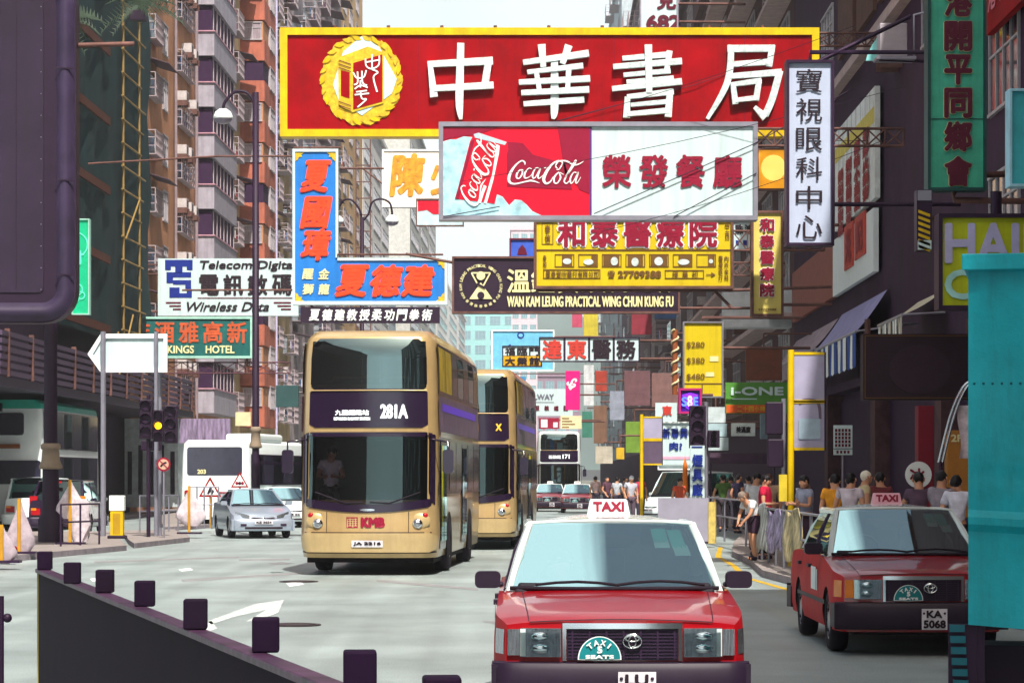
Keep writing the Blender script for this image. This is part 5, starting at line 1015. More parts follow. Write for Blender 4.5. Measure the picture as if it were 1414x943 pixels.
    g = MB(); colpatch(-1.24, 1.24, lambda x: .42, lambda x: .765, p.get('bumpm', GLDW), .07, .06, 24); colpatch(-1.24, 1.24, lambda x: .40, lambda x: .44, BLK, .03, .01, 24); g.build('bumper', root, angle=40)
    g = MB(); pl = lambda x, z: fyb(x, z) - .09; patch(g, -.27, .29, .515, .635, pl, PLATE); text_patch(g, p['plate'], -.24, .26, .54, .61, lambda x, z: pl(x, z) - .006, BLK, .006); g.build('number_plate', root)
    if p.get('logo'):
        g = MB(); fl = lambda x, z: fyb(x, z) - .012; text_patch(g, 'KMB', -.12, .32, .86, 1.05, fl, REDL, .018)
        patch(g, -.38, -.17, .86, 1.05, fl, REDL, -.003, 3); 
        for i in range(4): patch(g, -.37 + i * .05, -.35 + i * .05, .87 + .03 * (i % 2), 1.0 + .03 * (i % 2), fl, GLDW, .002, 2); patch(g, -.37, -.18, .89 + i * .04, .903 + i * .04, fl, GLDW, .002, 2)
        g.build('emblem', root)
    for sd in (-1, 1):
        g = MB(); g.rbox((sd * (a + .2), .1, 2.05), (.2, .12, .42), .05, BKG); g.tube([(sd * (a - .1), .3, 2.45), (sd * (a + .2), .08, 2.4), (sd * (a + .2), .1, 2.2)], .02, BKG, 5); g.build('wing_mirror', root)
    # sides
    for sd in (-1, 1):
        xs = lambda z: sd * (aw(z) + .008)
        def sp(m, y0, y1, z0, z1, o_=0., b_=None): 
            b_.grid(2, 4, lambda u, v: (xs(z0 + (z1 - z0) * v) + sd * o_, y0 + (y1 - y0) * u, z0 + (z1 - z0) * v), m)
        g = MB(); sp(BKG, .55, L - .25, 3.28, 4.2, 0, g); sp(BKG, .5, L - .3, 1.45, 2.5, 0, g); g.build('window_band', root)
        for k in range(7):
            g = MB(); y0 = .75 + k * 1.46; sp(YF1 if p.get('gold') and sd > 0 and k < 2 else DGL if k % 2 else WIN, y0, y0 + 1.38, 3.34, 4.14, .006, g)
            g.build('side_window', root)
        for k in range(6):
            if sd < 0 or k not in (0, 3):
                g = MB(); y0 = 1.2 + k * 1.6; sp(WIN, y0, y0 + 1.5, 1.52, 2.44, .006, g); g.build('side_window', root)
        if p.get('gold'):
            g = MB(); sp(mat('advert_print', '7a6078', .35, var=.7, sc=4, stretch=(1, 2, .5)), .5, L - .6, 2.6, 3.24, .004, g); sp(VIO, 1.2, L - 1.5, 2.98, 3.12, .008, g); g.build('side_advert_and_reflection', root)  # printed advert with a painted neon reflection over it
        if sd > 0:
            for y0 in (.75, 5.9):
                g = MB(); sp(BKG, y0, y0 + 1.25, .45, 2.42, .012, g); sp(DGL, y0 + .05, y0 + .58, .6, 2.35, .018, g); sp(DGL, y0 + .66, y0 + 1.2, .6, 2.35, .018, g); g.build('door', root)
        for y in (2.75, L - 3.2):
            g = MB(); g.add([(sd * (a + .012), y + .62 * math.cos(R(t)), .5 + .62 * math.sin(R(t))) for t in range(-20, 201, 10)], [tuple(range(23))], UNDER); g.build('wheel_arch', root)
            t = MB(); pr = [(.26, 0), (.45, 0), (.49, .04), (.5, .15), (.49, .28), (.3, .3)]; xo = sd * (a + .02)
            t.grid(24, 5, lambda u, v: (xo - sd * pr[round(v * 5)][1], y + pr[round(v * 5)][0] * math.cos(2 * math.pi * u), .5 + pr[round(v * 5)][0] * math.sin(2 * math.pi * u)), RUB); o = t.build('wheel', root)
            t = MB(); t.cyl((xo - sd * .05, y, .5), (xo - sd * .01, y, .5), .27, HUB, n=20); t.build('rim', o)
    g = MB(); g.bb(-1.15, 1.15, .5, L - .3, .22, .5, UNDER)
    g.build('underframe', root)
    return root, fyb
D1 = [('281A', .22, .72, 2.82, 3.08, .012, LEDW), ('九龍鐵路站', -.60, .02, 2.88, 2.98, .004, LEDW), ('KOWLOON RAILWAY STATION', -.62, .04, 2.79, 2.85, .002, LEDW)]
B1 = dict(paint=GLD, gold=True, dest=D1, plate='JA 2216', logo=True)
bus, _ = make_bus('double_decker_bus', 'gold double decker bus on route 281A coming towards the camera', (P(507, 0, 46.8).x, 46.8, 0), R(-3.2), B1, 'double decker buses')
D2 = [('X', .75, .9, 2.9, 3.08, .01, mat('lit_amber', 'd8a830', .5, emit=.5))]
make_bus('double_decker_bus', 'second gold double decker bus following close behind the first', (-1.16, 63.5, 0), R(-3.2), dict(B1, dest=D2, plate='JC 4120', logo=False), 'double decker buses')
D3 = [('171', .2, .6, 2.85, 3.1, .01, LEDW), ('石硤尾', -.6, .1, 2.85, 3.05, .005, LEDW)]
WBUS = mat('white_bus_paint', 'd4dcdc', .35, var=.06)
make_bus('double_decker_bus', 'white double decker bus far down the street behind two taxis', (P(772, 0, 148).x, 148, 0), R(-.5), dict(paint=WBUS, dest=D3, plate='GK 915', bumpm=WBUS, lampsur=WBUS), 'double decker buses')

# rear of the green and white double decker and the white coach
TLB = mat('teal_bus_paint', '1fa890', .35)
def rear_bus(label, loc, rz, Hh, L, twin, top, text, glass_z, name='double_decker_bus', W=2.5):
    root = thing(name, label, 'bus', loc, rz); a = W / 2; b = MB()
    def outl(z):
        k = interp([(.3, .98), (.6, 1), (Hh - .5, .97), (Hh - .12, .93), (Hh, .82)], z); pts = []
        for (cx, cy, a0) in ((-1, 1, 180), (1, 1, 270), (1, -1, 0), (-1, -1, 90)):
            for q in range(5):
                t = R(a0 + 22.5 * q); r = .16; xx = cx * (a * k - r) + r * math.cos(t); yy = (r if cy > 0 else L - r) + r * math.sin(t) + (.04 * (z - 1) if cy > 0 else 0); pts.append((xx, yy))
        return pts
    zs = [.3, .6, 1.0, 1.8, 2.4, Hh - .5, Hh - .3, Hh - .12, Hh]; n = 20; vs = []
    for z in zs: vs += [(x, y, z) for x, y in outl(z)]
    for j in range(len(zs) - 1): b.add(vs, [(j * n + i, j * n + (i + 1) % n, (j + 1) * n + (i + 1) % n, (j + 1) * n + i) for i in range(n)], top if zs[j] >= Hh - .3 and top else twin, True)
    b.add(vs, [tuple(range((len(zs) - 1) * n, len(zs) * n))], top or twin); b.build('body', root, angle=40)
    yb = lambda z: .04 * (z - 1) - .008
    for (x0, x1, z0, z1) in glass_z:
        g = MB(); g.rbox(((x0 + x1) / 2, yb((z0 + z1) / 2), (z0 + z1) / 2), (x1 - x0, .05, z1 - z0), .09, WIN); g.build('rear_window', root)
    for sd in (-1, 1):
        for z0, z1 in (((1.05, 2.5), (2.75, 4.05)) if Hh > 3.6 else ((1.5, 2.3), (2.3, 2.6))):
            g = MB(); g.bb(min(sd * (a - .02), sd * (a + .012)), max(sd * (a - .02), sd * (a + .012)), .4, L - .4, z0, z1, BKG); g.build('window_band', root)
            for k in range(6): 
                g = MB(); g.bb(min(sd * a, sd * (a + .018)), max(sd * a, sd * (a + .018)), .6 + k * (L - 1) / 6, .5 + (k + .9) * (L - 1) / 6, z0 + .06, z1 - .06, WIN if k % 2 else DGL); g.build('side_window', root)
        g = MB(); g.rbox((sd * (a - .25), -.03, 1.25), (.16, .06, .16), .06, REDLENS); g.build('tail_light', root)
        for y in (2.6, L - 2.4):
            t = MB(); t.cyl((sd * (a - .28), y, .48), (sd * (a + .02), y, .48), .48, RUB, n=22); o = t.build('wheel', root); t = MB(); t.cyl((sd * (a), y, .48), (sd * (a + .03), y, .48), .26, HUB, n=16); t.build('rim', o)
    g = MB()
    for t, x0, x1, z0, z1, m in text: g.text(t, x0, x1, z0, z1, yb(z0) - .04, m, .01)
    if g.v: g.build('lettering', root)
    g = MB(); g.bb(-a + .1, a - .1, .02, .4, .25, .6, UNDER); g.build('underframe', root)
    return root
rb = rear_bus('green and white double decker bus seen from behind at the left edge', (P(7, 0, 88).x, 88, 0), R(-1), 4.4, 11, WBUS, TLB, [], [(-.95, .62, 3.2, 3.95), (-1.2, 1.2, 1.55, 2.35)])
g = MB(); g.bb(-1.0, -.1, -.06, .1, 4.0, 4.28, BKG); g.text('110', -.85, -.35, 4.03, 4.22, -.075, PALEY, .01); g.build('route_box', rb); g = MB(); g.bb(-.3, .5, -.06, .1, 2.75, 2.9, mat('orange_panel', '8a4a20', .5)); g.build('vent_panel', rb)
co = rear_bus('white coach seen from behind with a wide dark rear window', (P(296, 0, 92).x, 92, 0), R(-9), 3.1, 10, mat('white_coach_paint', 'e2eaea', .35, var=.06), None, [('203', -.62, -.3, 1.9, 2.06, PALEY)], [(-1.0, 1.0, 1.85, 2.85)])
g = MB(); g.rbox((.55, 3.5, 3.2), (1.2, 3.5, .3), .1, WBUS); g.build('roof_unit', co)
# ------------------------------------------------------------------ street furniture
def lamp_post(label, px, Y, ztop, arms_, band_py, r=.11, group='street lamp posts'):
    x = P(px, 0, Y).x; t = thing('street_lamp', label, 'lamp post', (x, Y, 0), 0, group)
    b = MB(); b.lathe([(r * 1.9, 0), (r * 1.9, .7), (r * 1.3, .85), (r * 1.2, 2.2), (r, 2.4), (r * .9, ztop), (0, ztop)], (0, 0, 0), K, 14); b.build('pole', t)
    zb = H + (HOR - band_py) * Y / F; b = MB(); b.lathe([(r * 1.1, -.42), (r * 1.75, -.4), (r * 1.75, -.34), (r * 1.4, -.2), (r * 1.25, .08), (r * 1.5, .1), (r * 1.5, .2), (r * 1.2, .24), (r, .24)], (0, 0, zb), mat('cream_collar', '8a7a68', .6), 16); b.build('collar', t)
    for path, lamp in arms_:
        b = MB(); b.tube(spline([(p[0], 0, p[1]) for p in path], 6), .045, K, 6); o = b.build('arm', t)
        lx, lz, lr = lamp; b = MB(); b.lathe([(0, lr * .95), (lr * .4, lr * .9), (lr * .8, lr * .6), (lr, lr * .15), (lr, 0), (lr * .95, -.03)], (lx, 0, lz), WHT, 16); o2 = b.build('lamp_shade', t)
        b = MB(); b.lathe([(lr * .95, -.02), (lr * .8, -lr * .4), (lr * .35, -lr * .62), (0, -lr * .65)], (lx, 0, lz), mat('lamp_bowl', '8a8090', .3), 14); b.build('lamp_bowl', o2)
    return t
Y = 80; k = Y / F; zz = lambda py, Y=Y: H + (HOR - py) * Y / F
lamp_post('black street lamp with one hooked arm and a white bell shade', 353, Y, zz(128), [([(0, zz(165)), (-.02, zz(145)), (-.25, zz(129)), (-.62, zz(127)), (-.92, zz(140)), (-1.0, zz(150))], (-1.0, zz(163), .30))], 600)
lamp_post('black lamp post standing behind the dark lilac sign box', 70, 66, 11, [], 625, .17)
Y2 = 105; z2 = lambda py: H + (HOR - py) * Y2 / F
lamp_post('twin armed lamp with two white bells rising above the blue sign', 500, Y2, z2(300), [([(0, z2(306)), (-.1, z2(290)), (-.4, z2(277)), (-.75, z2(277)), (-1.0, z2(292)), (-1.0, z2(304))], (-.98, z2(306), .24)), ([(0, z2(306)), (.25, z2(296)), (.4, z2(280)), (.75, z2(275)), (1.1, z2(280)), (1.2, z2(292)), (1.2, z2(304))], (1.2, z2(306), .28))], 560, .09)

# barrier of black panels with square post heads in front of the camera
pts = [(497, 885, 935, 47), (367, 856, 890, 38), (270, 830, 866, 33), (200, 815, 843, 28), (145, 801, 826, 25), (100, 790, 811, 23), (62, 779, 800, 20)]
W0 = []
for px, y0, y1, wd in pts:
    Yp = .102 * F / wd; W0.append(((px - 707) * Yp / F, Yp))
nf, ff = W0[0], W0[-1]
def bl(t): return (nf[0] + (ff[0] - nf[0]) * t, nf[1] + (ff[1] - nf[1]) * t)
bt = thing('road_barrier', 'black panelled road barrier with square post heads running into the lower left corner', 'barrier', (nf[0], nf[1], 0))
dx, dy = ff[0] - nf[0], ff[1] - nf[1]; Ln = math.hypot(dx, dy); an = math.atan2(dy, dx)
BB = mat('barrier_black', '1c0a24', .8, var=.3, spec=.12, dirt=.4); BBT = mat('barrier_rail_worn_highlight', '4a2c48', .45, .2, var=.9, sc=14, stretch=(.2, 1, 1))  # pale chips on the rail are wear with a lilac highlight painted in
ext = 2.6
b = MB(); b.mx = Matrix.Rotation(an, 4, 'Z'); b.bb(-ext, Ln + .28, -.02, .02, .0, 1.075, BB); b.build('panel', bt)
b = MB(); b.mx = Matrix.Rotation(an, 4, 'Z'); b.bb(-ext, Ln + .28, -.045, .045, 1.075, 1.105, BBT); b.build('rail', bt, bevel=.006)
ps = [( (w_[0] - nf[0]), (w_[1] - nf[1])) for w_ in W0] + [(-dx / Ln * 1.05, -dy / Ln * 1.05), (-dx / Ln * 2.0, -dy / Ln * 2.0)]
for x, y in ps:
    b = MB(); b.mx = Matrix.Translation((x, y, 0)) @ Matrix.Rotation(R(4), 4, 'Z'); b.bb(-.05, .05, -.05, .05, 1.106, 1.235, BB); b.build('post', bt, bevel=.008)
b = MB(); b.mx = Matrix.Rotation(an, 4, 'Z'); b.bb(Ln + .285, Ln + .30, -.03, .03, 0, 1.08, mat('pale_edge_strip', 'b0a860', .5)); b.build('edge_strip', bt)
b = MB(); o = P(5, 880, 15); b.cyl((0, 0, 0), (0, 0, 1.05), .015, K); b.ball((.035, 0, .92), .028, K); t = b.build('chain_post', None, (P(2, 0, 15.5).x, 15.5, 0)); tag(t, 'thin dark post with a knob beyond the end of the black barrier', 'post')

# turquoise metal cabinet at the right edge
TQ = mat('turquoise_painted_metal', '0fb0c2', .42, var=.2, sc=2.2, bump=.6, dirt=.5, dsc=(4., 4., .5))
n = TQ.node_tree
ct = thing('metal_cabinet', 'tall turquoise painted metal cabinet with a folded top lip at the right edge', 'cabinet', (P(1337, 0, 13).x, 13, 0), R(-11.5))
zc = lambda py, Y=13: H + (HOR - py) * Y / F
b = MB(); zb_, zt_ = zc(862), zc(366)
b.grid(24, 50, lambda u, v: (1.6 * u, .02 * math.sin(u * 7 + v * 3) * math.sin(v * 9) - (.035 if abs(v - .28 - .01 * math.sin(u * 12)) < .02 else 0) - .004 * math.sin(v * 70 + u * 5) * (abs(v - .405) < .06), zb_ - .12 * u + (zt_ - zb_ + .12 * u) * v), TQ); b.bb(0, 1.6, .03, .9, zb_, zt_, TQ); b.build('body', ct, angle=30)
b = MB(); b.bb(-.03, 1.65, -.06, .95, zt_, zt_ + .05, TQ); b.bb(-.03, 1.65, -.07, -.06, zt_ - .03, zt_ + .05, TQ); b.build('top_lip', ct, bevel=.008)
b = MB()
for v in (.28, .67):
    for i in range(30): b.ball((.03 + i * .045, -.004, zb_ + (zt_ - zb_) * v + .0), (.007, .006, .007), mat('dark_rivet_metal', '0a6a78', .5), 6, 4)  # rivets coloured darker than the sheet so they show
b.build('rivet_row', ct)
b = MB(); STN = mat('rust_stain', '0a5a68', .6, var=.5, sc=10); b.grid(2, 14, lambda u, v: (.36 + .012 * u + .01 * math.sin(v * 9), -.022, zb_ + .15 + (zt_ - zb_ - .9) * v), STN); b.build('stain', ct)
for x in (.03, 1.0):
    b = MB(); b.bb(x, x + .05, .05, .1, 0, zb_, DK); b.build('leg', ct)
b = MB(); b.bb(.0, .75, .3, .7, .02, zb_ - .12, K); b.bb(.02, .7, .25, .3, .35, .39, GALV); b.build('base_box', ct)
b = MB(); BL2 = mat('teal_ribbing', '1a6a7c', .5)
for i in range(16): b.box((-.055 + .0035 * i, .02, zb_ - .02 - i * .055), (.075, .03, .035), BL2)
b.bb(-.10, .04, .04, .06, zb_ - .9, zb_, DK); b.build('ribbed_strap', ct)

# traffic island things
def post(b, x, r=.05, z=1., m=GALV, y=0): b.cyl((x, y, 0), (x, y, z), r, m, n=10)
Yd = 73; k = Yd / F; zd = lambda py: H + (HOR - py) * Yd / F
t = thing('direction_sign', 'arrow shaped road sign seen from its blank white back on two grey posts', 'road sign', (P(176, 0, Yd).x, Yd, 0)); X = lambda px: (px - 176) * k
arr = [(X(231), zd(514)), (X(231), zd(461)), (X(139), zd(461)), (X(121), zd(489)), (X(139), zd(514))][::-1]
arr = arr[::-1]
ins = [(X(226), zd(509)), (X(226), zd(467)), (X(141), zd(467)), (X(128), zd(489)), (X(141), zd(509))]
b = MB(); b.prism(arr[::1], .05, .09, SGW) if False else b.prism(list(arr), .05, .09, SGW); b.build('panel', t)
b = MB()
for A_, B_, C_, D_ in zip(arr, arr[1:] + arr[:1], ins, ins[1:] + ins[:1]): b.add([(A_[0], -.02, A_[1]), (B_[0], -.02, B_[1]), (D_[0], -.02, D_[1]), (C_[0], -.02, C_[1]), (A_[0], .05, A_[1]), (B_[0], .05, B_[1]), (D_[0], .05, D_[1]), (C_[0], .05, C_[1])], [(0, 1, 2, 3), (7, 6, 5, 4), (3, 2, 6, 7), (0, 4, 5, 1)], WHT)
b.build('rim', t)
for px in (143, 216): b = MB(); b.cyl((X(px), -.06, .13), (X(px), -.06, zd(458)), .075 if px < 200 else .06, GALV, n=12); b.build('post', t)
def signal(label, px, Y, heads, ztop, r=.05, m=GALV, base=.13):
    t = thing('traffic_light', label, 'traffic light', (P(px, 0, Y).x, Y, 0), 0, 'traffic signals'); k = Y / F; z_ = lambda py: H + (HOR - py) * Y / F
    b = MB(); b.cyl((0, 0, base), (0, 0, z_(ztop)), r, m, n=10); b.build('pole', t)
    for (x0, y0, x1, y1, lit) in heads:
        b = MB(); a, c, z0, z1 = (x0 - px) * k, (x1 - px) * k, z_(y1), z_(y0); b.bb(a, c, -.22, -.06, z0, z1, K); o = b.build('signal_head', t, bevel=.02)
        hh = (z1 - z0) / 3
        for i in range(3):
            zc_ = z1 - hh * (i + .5); b = MB(); b.cyl(((a + c) / 2, -.225, zc_), ((a + c) / 2, -.245, zc_), min(hh, c - a) * .34, lit if lit and i == 1 else DK, n=16)
            b.grid(10, 1, lambda u, v: ((a + c) / 2 + min(hh, c - a) * .42 * math.cos(math.pi * u), -.22 - .16 * v, zc_ + min(hh, c - a) * .42 * math.sin(math.pi * u)), K); b.build('lens', o)
    return t
AML = mat('lit_amber_lens', 'ffb010', .3, emit=3.)
signal('traffic light with amber lit, beside a round no turn sign', 205, 72, [(194, 552, 212, 606, None), (213, 566, 227, 610, AML), (228, 560, 246, 612, None)], 545, .055, K)
t = signal('slim grey signal post with a closed black box behind the amber light', 221, 73.5, [(196, 608, 224, 622, None)], 512, .05, GALV)
Yr = 71; t = thing('round_sign', 'round road sign with a red ring and a dark bent arrow', 'road sign', (P(226, 0, Yr).x, Yr, 0)); zr_ = H + (HOR - 641) * Yr / F
b = MB(); b.cyl((0, -.02, zr_), (0, 0, zr_), .19, REDL, n=24); b.build('rim', t); b = MB(); b.cyl((0, -.03, zr_), (0, -.01, zr_), .14, mat('sign_tan', 'c2a088', .6), n=24); b.ribbon([(-.08, zr_ - .06, .05), (0, zr_ + .02, .05), (.08, zr_ + .05, .05)], -.035, K); b.ribbon([(-.1, zr_ + .1, .03), (.1, zr_ - .1, .03)], -.036, REDL); b.build('face', t); b = MB(); b.cyl((0, .03, .13), (0, .03, zr_ + .1), .03, GALV); b.build('post', t)
Yb = 70; t = thing('illuminated_bollard', 'yellow island bollard with a white box top and black base', 'bollard', (P(162, 0, Yb).x, Yb, .13)); zq = lambda py: H + (HOR - py) * Yb / F - .13
b = MB(); b.bb(-.2, .2, -.16, .16, zq(705), zq(684), WHT); b.build('lamp_box', t, bevel=.02); b = MB(); b.bb(-.17, .17, -.14, .14, zq(739), zq(705), YEL); b.bb(-.1, .1, -.145, -.13, zq(737), zq(708), mat('ochre_panel', 'b08a18', .5)); b.build('body', t, bevel=.02); b = MB(); b.bb(-.24, .24, -.2, .2, 0, zq(739), K); b.build('base', t, bevel=.02)
# wrapped signs on yellow posts
CLO = mat('grey_cloth', 'a89aa4', .85, var=.3, sc=5, bump=.4); CLW = mat('white_cloth', 'c8bcc4', .85, var=.35, sc=5, bump=.4); YPO = mat('yellow_post', 'b8861c', .6)
def wrapped(label, px, Y, y0, y1, wpx, m, lean=0, sack=False):
    t = thing('wrapped_road_sign', label, 'road sign', (P(px, 0, Y).x, Y, .13)); k = Y / F; zt = H + (HOR - y0) * Y / F - .13; zb_ = H + (HOR - y1) * Y / F - .13; wd = wpx * k
    b = MB(); r_ = random.Random(px)
    prof = [(0, .02), (.12, .16), (.3, .42), (.5, .72), (.66, .95), (.78, 1.0), (.9, .7), (1, .45)]
    ph = [r_.uniform(-.08, .08) for _ in range(40)]
    def g(u, v):
        i = round(v * 7); tt, ww = prof[i]; a = 2 * math.pi * u; x = math.cos(a) * ww * wd / 2 * (1 + ph[(round(u * 16) % 16)] * 1.2); y = math.sin(a) * (.05 + .06 * ww) * (1 + ph[16 + round(u * 16) % 16] * 4)
        return (x + lean * tt * wd, y, zt + (zb_ - zt) * tt)
    b.grid(16, 7, g, m); b.build('cloth_wrap', t)
    b = MB(); b.bb(-.035, .035, -.16, -.12, 0, zt + .03, YPO); b.build('post', t); b = MB(); b.bb(-.35, .35, -.2, .1, 0, .05, DK); b.build('foot', t)
    if sack:
        b = MB(); b.grid(14, 8, lambda u, v: (.22 + .24 * math.cos(2 * math.pi * u) * (1 - .25 * abs(2 * v - 1) ** 4) * (1 + .1 * math.sin(v * 14 + u * 9)), .02 + .16 * math.sin(2 * math.pi * u), .06 + 1.05 * v), CLW); b.build('sack', t)
    return t
wrapped('white cloth wrapped sign on a yellow post with a pale sack tied beside it', 98, 64, 664, 716, 42, CLW, 0, True)
wrapped('road sign wrapped in grey cloth bulging towards its foot', 28, 56, 690, 768, 42, CLO)
wrapped('grey wrapped sign cut by the left edge beside a red base', 4, 50, 726, 778, 42, CLO)
b = MB(); b.rbox((0, 0, .12), (.3, .3, .24), .06, RED); t = b.build('plastic_barrier', None, (P(12, 0, 53).x, 53, .13), bevel=.02); tag(t, 'red plastic base lying behind the wrapped signs at the left edge', 'barrier base')
wrapped('road sign wrapped in pale cloth hanging from a yellow post near the coach', 262, 76, 672, 726, 42, CLW, .1)
# triangular works signs and railings by the coach
def tri(label, px, py, size, Y, sym):
    k = Y / F; t = thing('warning_sign', label, 'road sign', (P(px, 0, Y).x, Y, 0)); z0 = H + (HOR - py) * Y / F; h = size * k; w2 = h * .56
    b = MB(); b.prism([(-w2, z0), (w2, z0), (0, z0 + h)], 0, .03, RED); b.build('rim', t); b = MB(); b.prism([(-w2 * .74, z0 + h * .1), (w2 * .74, z0 + h * .1), (0, z0 + h * .82)], -.012, 0, WHT)
    if sym: b.ribbon([(-w2 * .2, z0 + h * .14, .05), (0, z0 + h * .34, .1), (w2 * .1, z0 + h * .5, .06)], -.02, BLK); b.ribbon([(w2 * .15, z0 + h * .14, .05), (w2 * .3, z0 + h * .3, .05), (0, z0 + h * .3, .06)], -.021, BLK)
    else:
        for i in (-1, 0, 1): b.ball((i * w2 * .32, -.016, z0 + h * .27), (.05, .006, .06), REDL if i else BLK, 8, 6)
    b.build('face', t); b = MB(); b.cyl((0, .06, .13), (0, .06, z0 + h * .7), .03, YPO if sym else GALV); b.build('post', t); return t
tri('red triangle warning sign with a digging figure on a yellow post', 290, 686, 28, 85, True); tri('red triangle warning sign with three dots above the corrugated board', 331, 673, 22, 87, False)
t = thing('barrier_board', 'pale corrugated barrier board in a red topped frame below the warning triangles', 'barrier', (P(320, 0, 86).x, 86, .1)); b = MB()
for i in range(22): b.bb(-.48 + i * .045, -.445 + i * .045, -.01 if i % 2 else 0, .03, .1, 1.15, mat('pale_corrugated', '9a98a8', .6))
b.build('board', t); b = MB(); b.bb(-.5, .52, -.02, .05, 1.15, 1.2, REDL); b.bb(-.5, .52, -.02, .05, .05, .1, GALV); b.build('frame', t)
def railing(label, p0, p1, h=1.05, n=5, m=GALV, nb=2, group='pedestrian railings'):
    a, c = Vector((*p0, 0)), Vector((*p1, 0)); L = (c - a).length; t = thing('railing', label, 'railing', (a.x, a.y, .12), math.atan2(c.y - a.y, c.x - a.x), group)
    for i in range(n + 1): b = MB(); b.cyl((L * i / n, 0, 0), (L * i / n, 0, h), .025, m, n=8); b.build('post', t)
    b = MB()
    for j in range(nb): b.cyl((0, 0, h - j * h * .42), (L, 0, h - j * h * .42), .022, m, n=8)
    b.build('rail', t); return t
railing('short grey railing in front of the white coach', tuple(P(262, 0, 84)[:2]), tuple(P(302, 0, 84)[:2]), 1.35, 4)
railing('grey railing on the island beside the sacks', tuple(P(84, 0, 62)[:2]), tuple(P(137, 0, 64)[:2]), 1.0, 2, DK)
railing('grey railing at the crossing by the signal posts', tuple(P(193, 0, 78)[:2]), tuple(P(246, 0, 80)[:2]), 1.1, 4)
# right-hand pavement
rl = railing('silver railing along the kerb under the traffic light', tuple(P(975, 0, 72)[:2]), tuple(P(1030, 0, 62)[:2]), 1.1, 2, GALV)
railing('railing along the kerb hung with pale banners', (4.95, 53), (4.75, 40), 1.05, 8, mat('grey_rail', '8a8a94', .5, .5))
BAN = mat('printed_banner', 'b8c0cc', .8, var=.45, sc=5, stretch=(1, 1, .5)); BAN2 = mat('yellow_banner', 'c8b060', .8, var=.35, sc=6)
def banner(label, ya, yb, m, x, h0=.15, h1=1.2):
    b = MB(); b.grid(14, 8, lambda u, v: (-.05 - .02 * math.sin(u * 11 + v * 2) - .03 * math.sin(v * 5 + u * 2), (ya - (ya + yb) / 2) + (yb - ya) * u, h0 + (h1 - h0) * v - .06 * math.sin(u * 6)), m); o = b.build('banner', None, (x, (ya + yb) / 2, .12))
    s_ = o.modifiers.new('thickness', 'SOLIDIFY'); s_.thickness = .01; return tag(o, label, 'banner', 'banners tied to the railing')
PRB = mat('printed_white_banner', 'd4dae6', .8, var=.9, sc=5, stretch=(1, 2, .6)); banner('crumpled white and blue printed banner tied to the railing, farthest of three', 52.8, 49.8, PRB, 4.92, .2, 1.1)
banner('lilac printed banner tied to the railing between two others', 48.9, 46.6, mat('lilac_banner', 'a89cc0', .8, var=.7, sc=6), 4.86, .3, 1.02); banner('pale ochre and white banner tied to the railing next to the parked taxi', 45.4, 43, mat('pale_ochre_banner', 'c8b890', .8, var=.8, sc=2.5), 4.8, .25, 1.08)
t = thing('hoarding', 'grey board hoarding with a yellow printed end at the crossing', 'hoarding', (P(945, 0, 66).x, 66, .1), R(-14)); b = MB(); b.bb(-.68, .62, 0, .05, .05, 1.15, mat('lilac_grey_board', '9490a0', .7, var=.12)); b.build('board', t); b = MB(); b.bb(.62, .8, -.03, .1, 0, 1.05, BAN2); b.build('end_panel', t); b = MB(); b.bb(-.7, .64, -.02, .07, 0, .05, DK); b.build('foot', t)
def yframe(label, px, Y, y0, y1, x1, panels, r=.06):
    k = Y / F; t = thing('bus_stop_sign', label, 'bus stop', (P(px, 0, Y).x, Y, .12), 0, 'yellow bus stop frames'); z_ = lambda py: H + (HOR - py) * Y / F - .12; wx = (x1 - px) * k
    b = MB(); b.cyl((0, 0, 0), (0, 0, z_(y0)), r, YEL, n=12); b.build('post', t)
    for (a, c, m) in panels:
        b = MB(); b.bb(r, wx, -.02, .04, z_(c), z_(a), m); o = b.build('panel', t); b = MB(); b.bb(r, wx, -.035, .05, z_(a) , z_(a) + .05, YEL); b.bb(r, wx, -.035, .05, z_(c) - .05, z_(c), YEL); b.bb(wx, wx + .03, -.03, .045, z_(c) - .05, z_(a) + .05, DK); b.build('frame', o)
    return t
LPN = mat('lilac_panel', '9f9ab4', .4, var=.1)
t = yframe('yellow bus stop post with two pale framed panels beside the striped awning', 1092, 48, 483, 800, 1138, [(490, 552, LPN), (557, 618, LPN)])
b = MB(); b.rbox((.34, -.03, H + (HOR - 592) * 48 / F - .12), (.4, .02, .38), .03, mat('pale_notice', '9fb4c4', .5)); b.ribbon([(.14, H + 105 * 48 / F - .15, .08), (.3, H + 106 * 48 / F - .1, .07), (.5, H + 104 * 48 / F - .13, .06), (.54, H + 80 * 48 / F - .1, .05)], -.025, mat('peeled_brown', '6a5a6a', .7)); b.build('notice', t)
b = MB(); b.bb(-.22, -.07, -.05, .05, H + (HOR - 692) * 48 / F - .12, H + (HOR - 655) * 48 / F - .12, mat('mustard_box', 'c8b030', .5)); b.build('timetable_box', t)
yframe('smaller yellow bus stop post with a lilac panel farther along the kerb', 886, 88, 572, 715, 914, [(577, 605, LPN), (609, 640, mat('dark_panel', '5a4a60', .6))], .06)
signal('traffic light seen from behind with a large dark backing box', 975, 70, [(951, 560, 974, 619, None), (977, 594, 993, 618, None)], 555, .06, GALV)
for px, Y, y0, lb in ((1080, 62, 560, 'tall dark signal box behind the yellow bus stop post'),):
    t = thing('signal_box', lb, 'traffic light', (P(1070, 0, Y).x, Y, 0)); z_ = lambda py: H + (HOR - py) * Y / F; b = MB(); b.bb(-.22, .18, -.1, .15, z_(600), z_(555), K); b.bb(-.18, .2, -.1, .15, z_(645), z_(606), K); b.build('housing', t, bevel=.03); b = MB(); b.cyl((.22, .1, .12), (.22, .1, z_(550)), .06, GALV); b.build('pole', t)
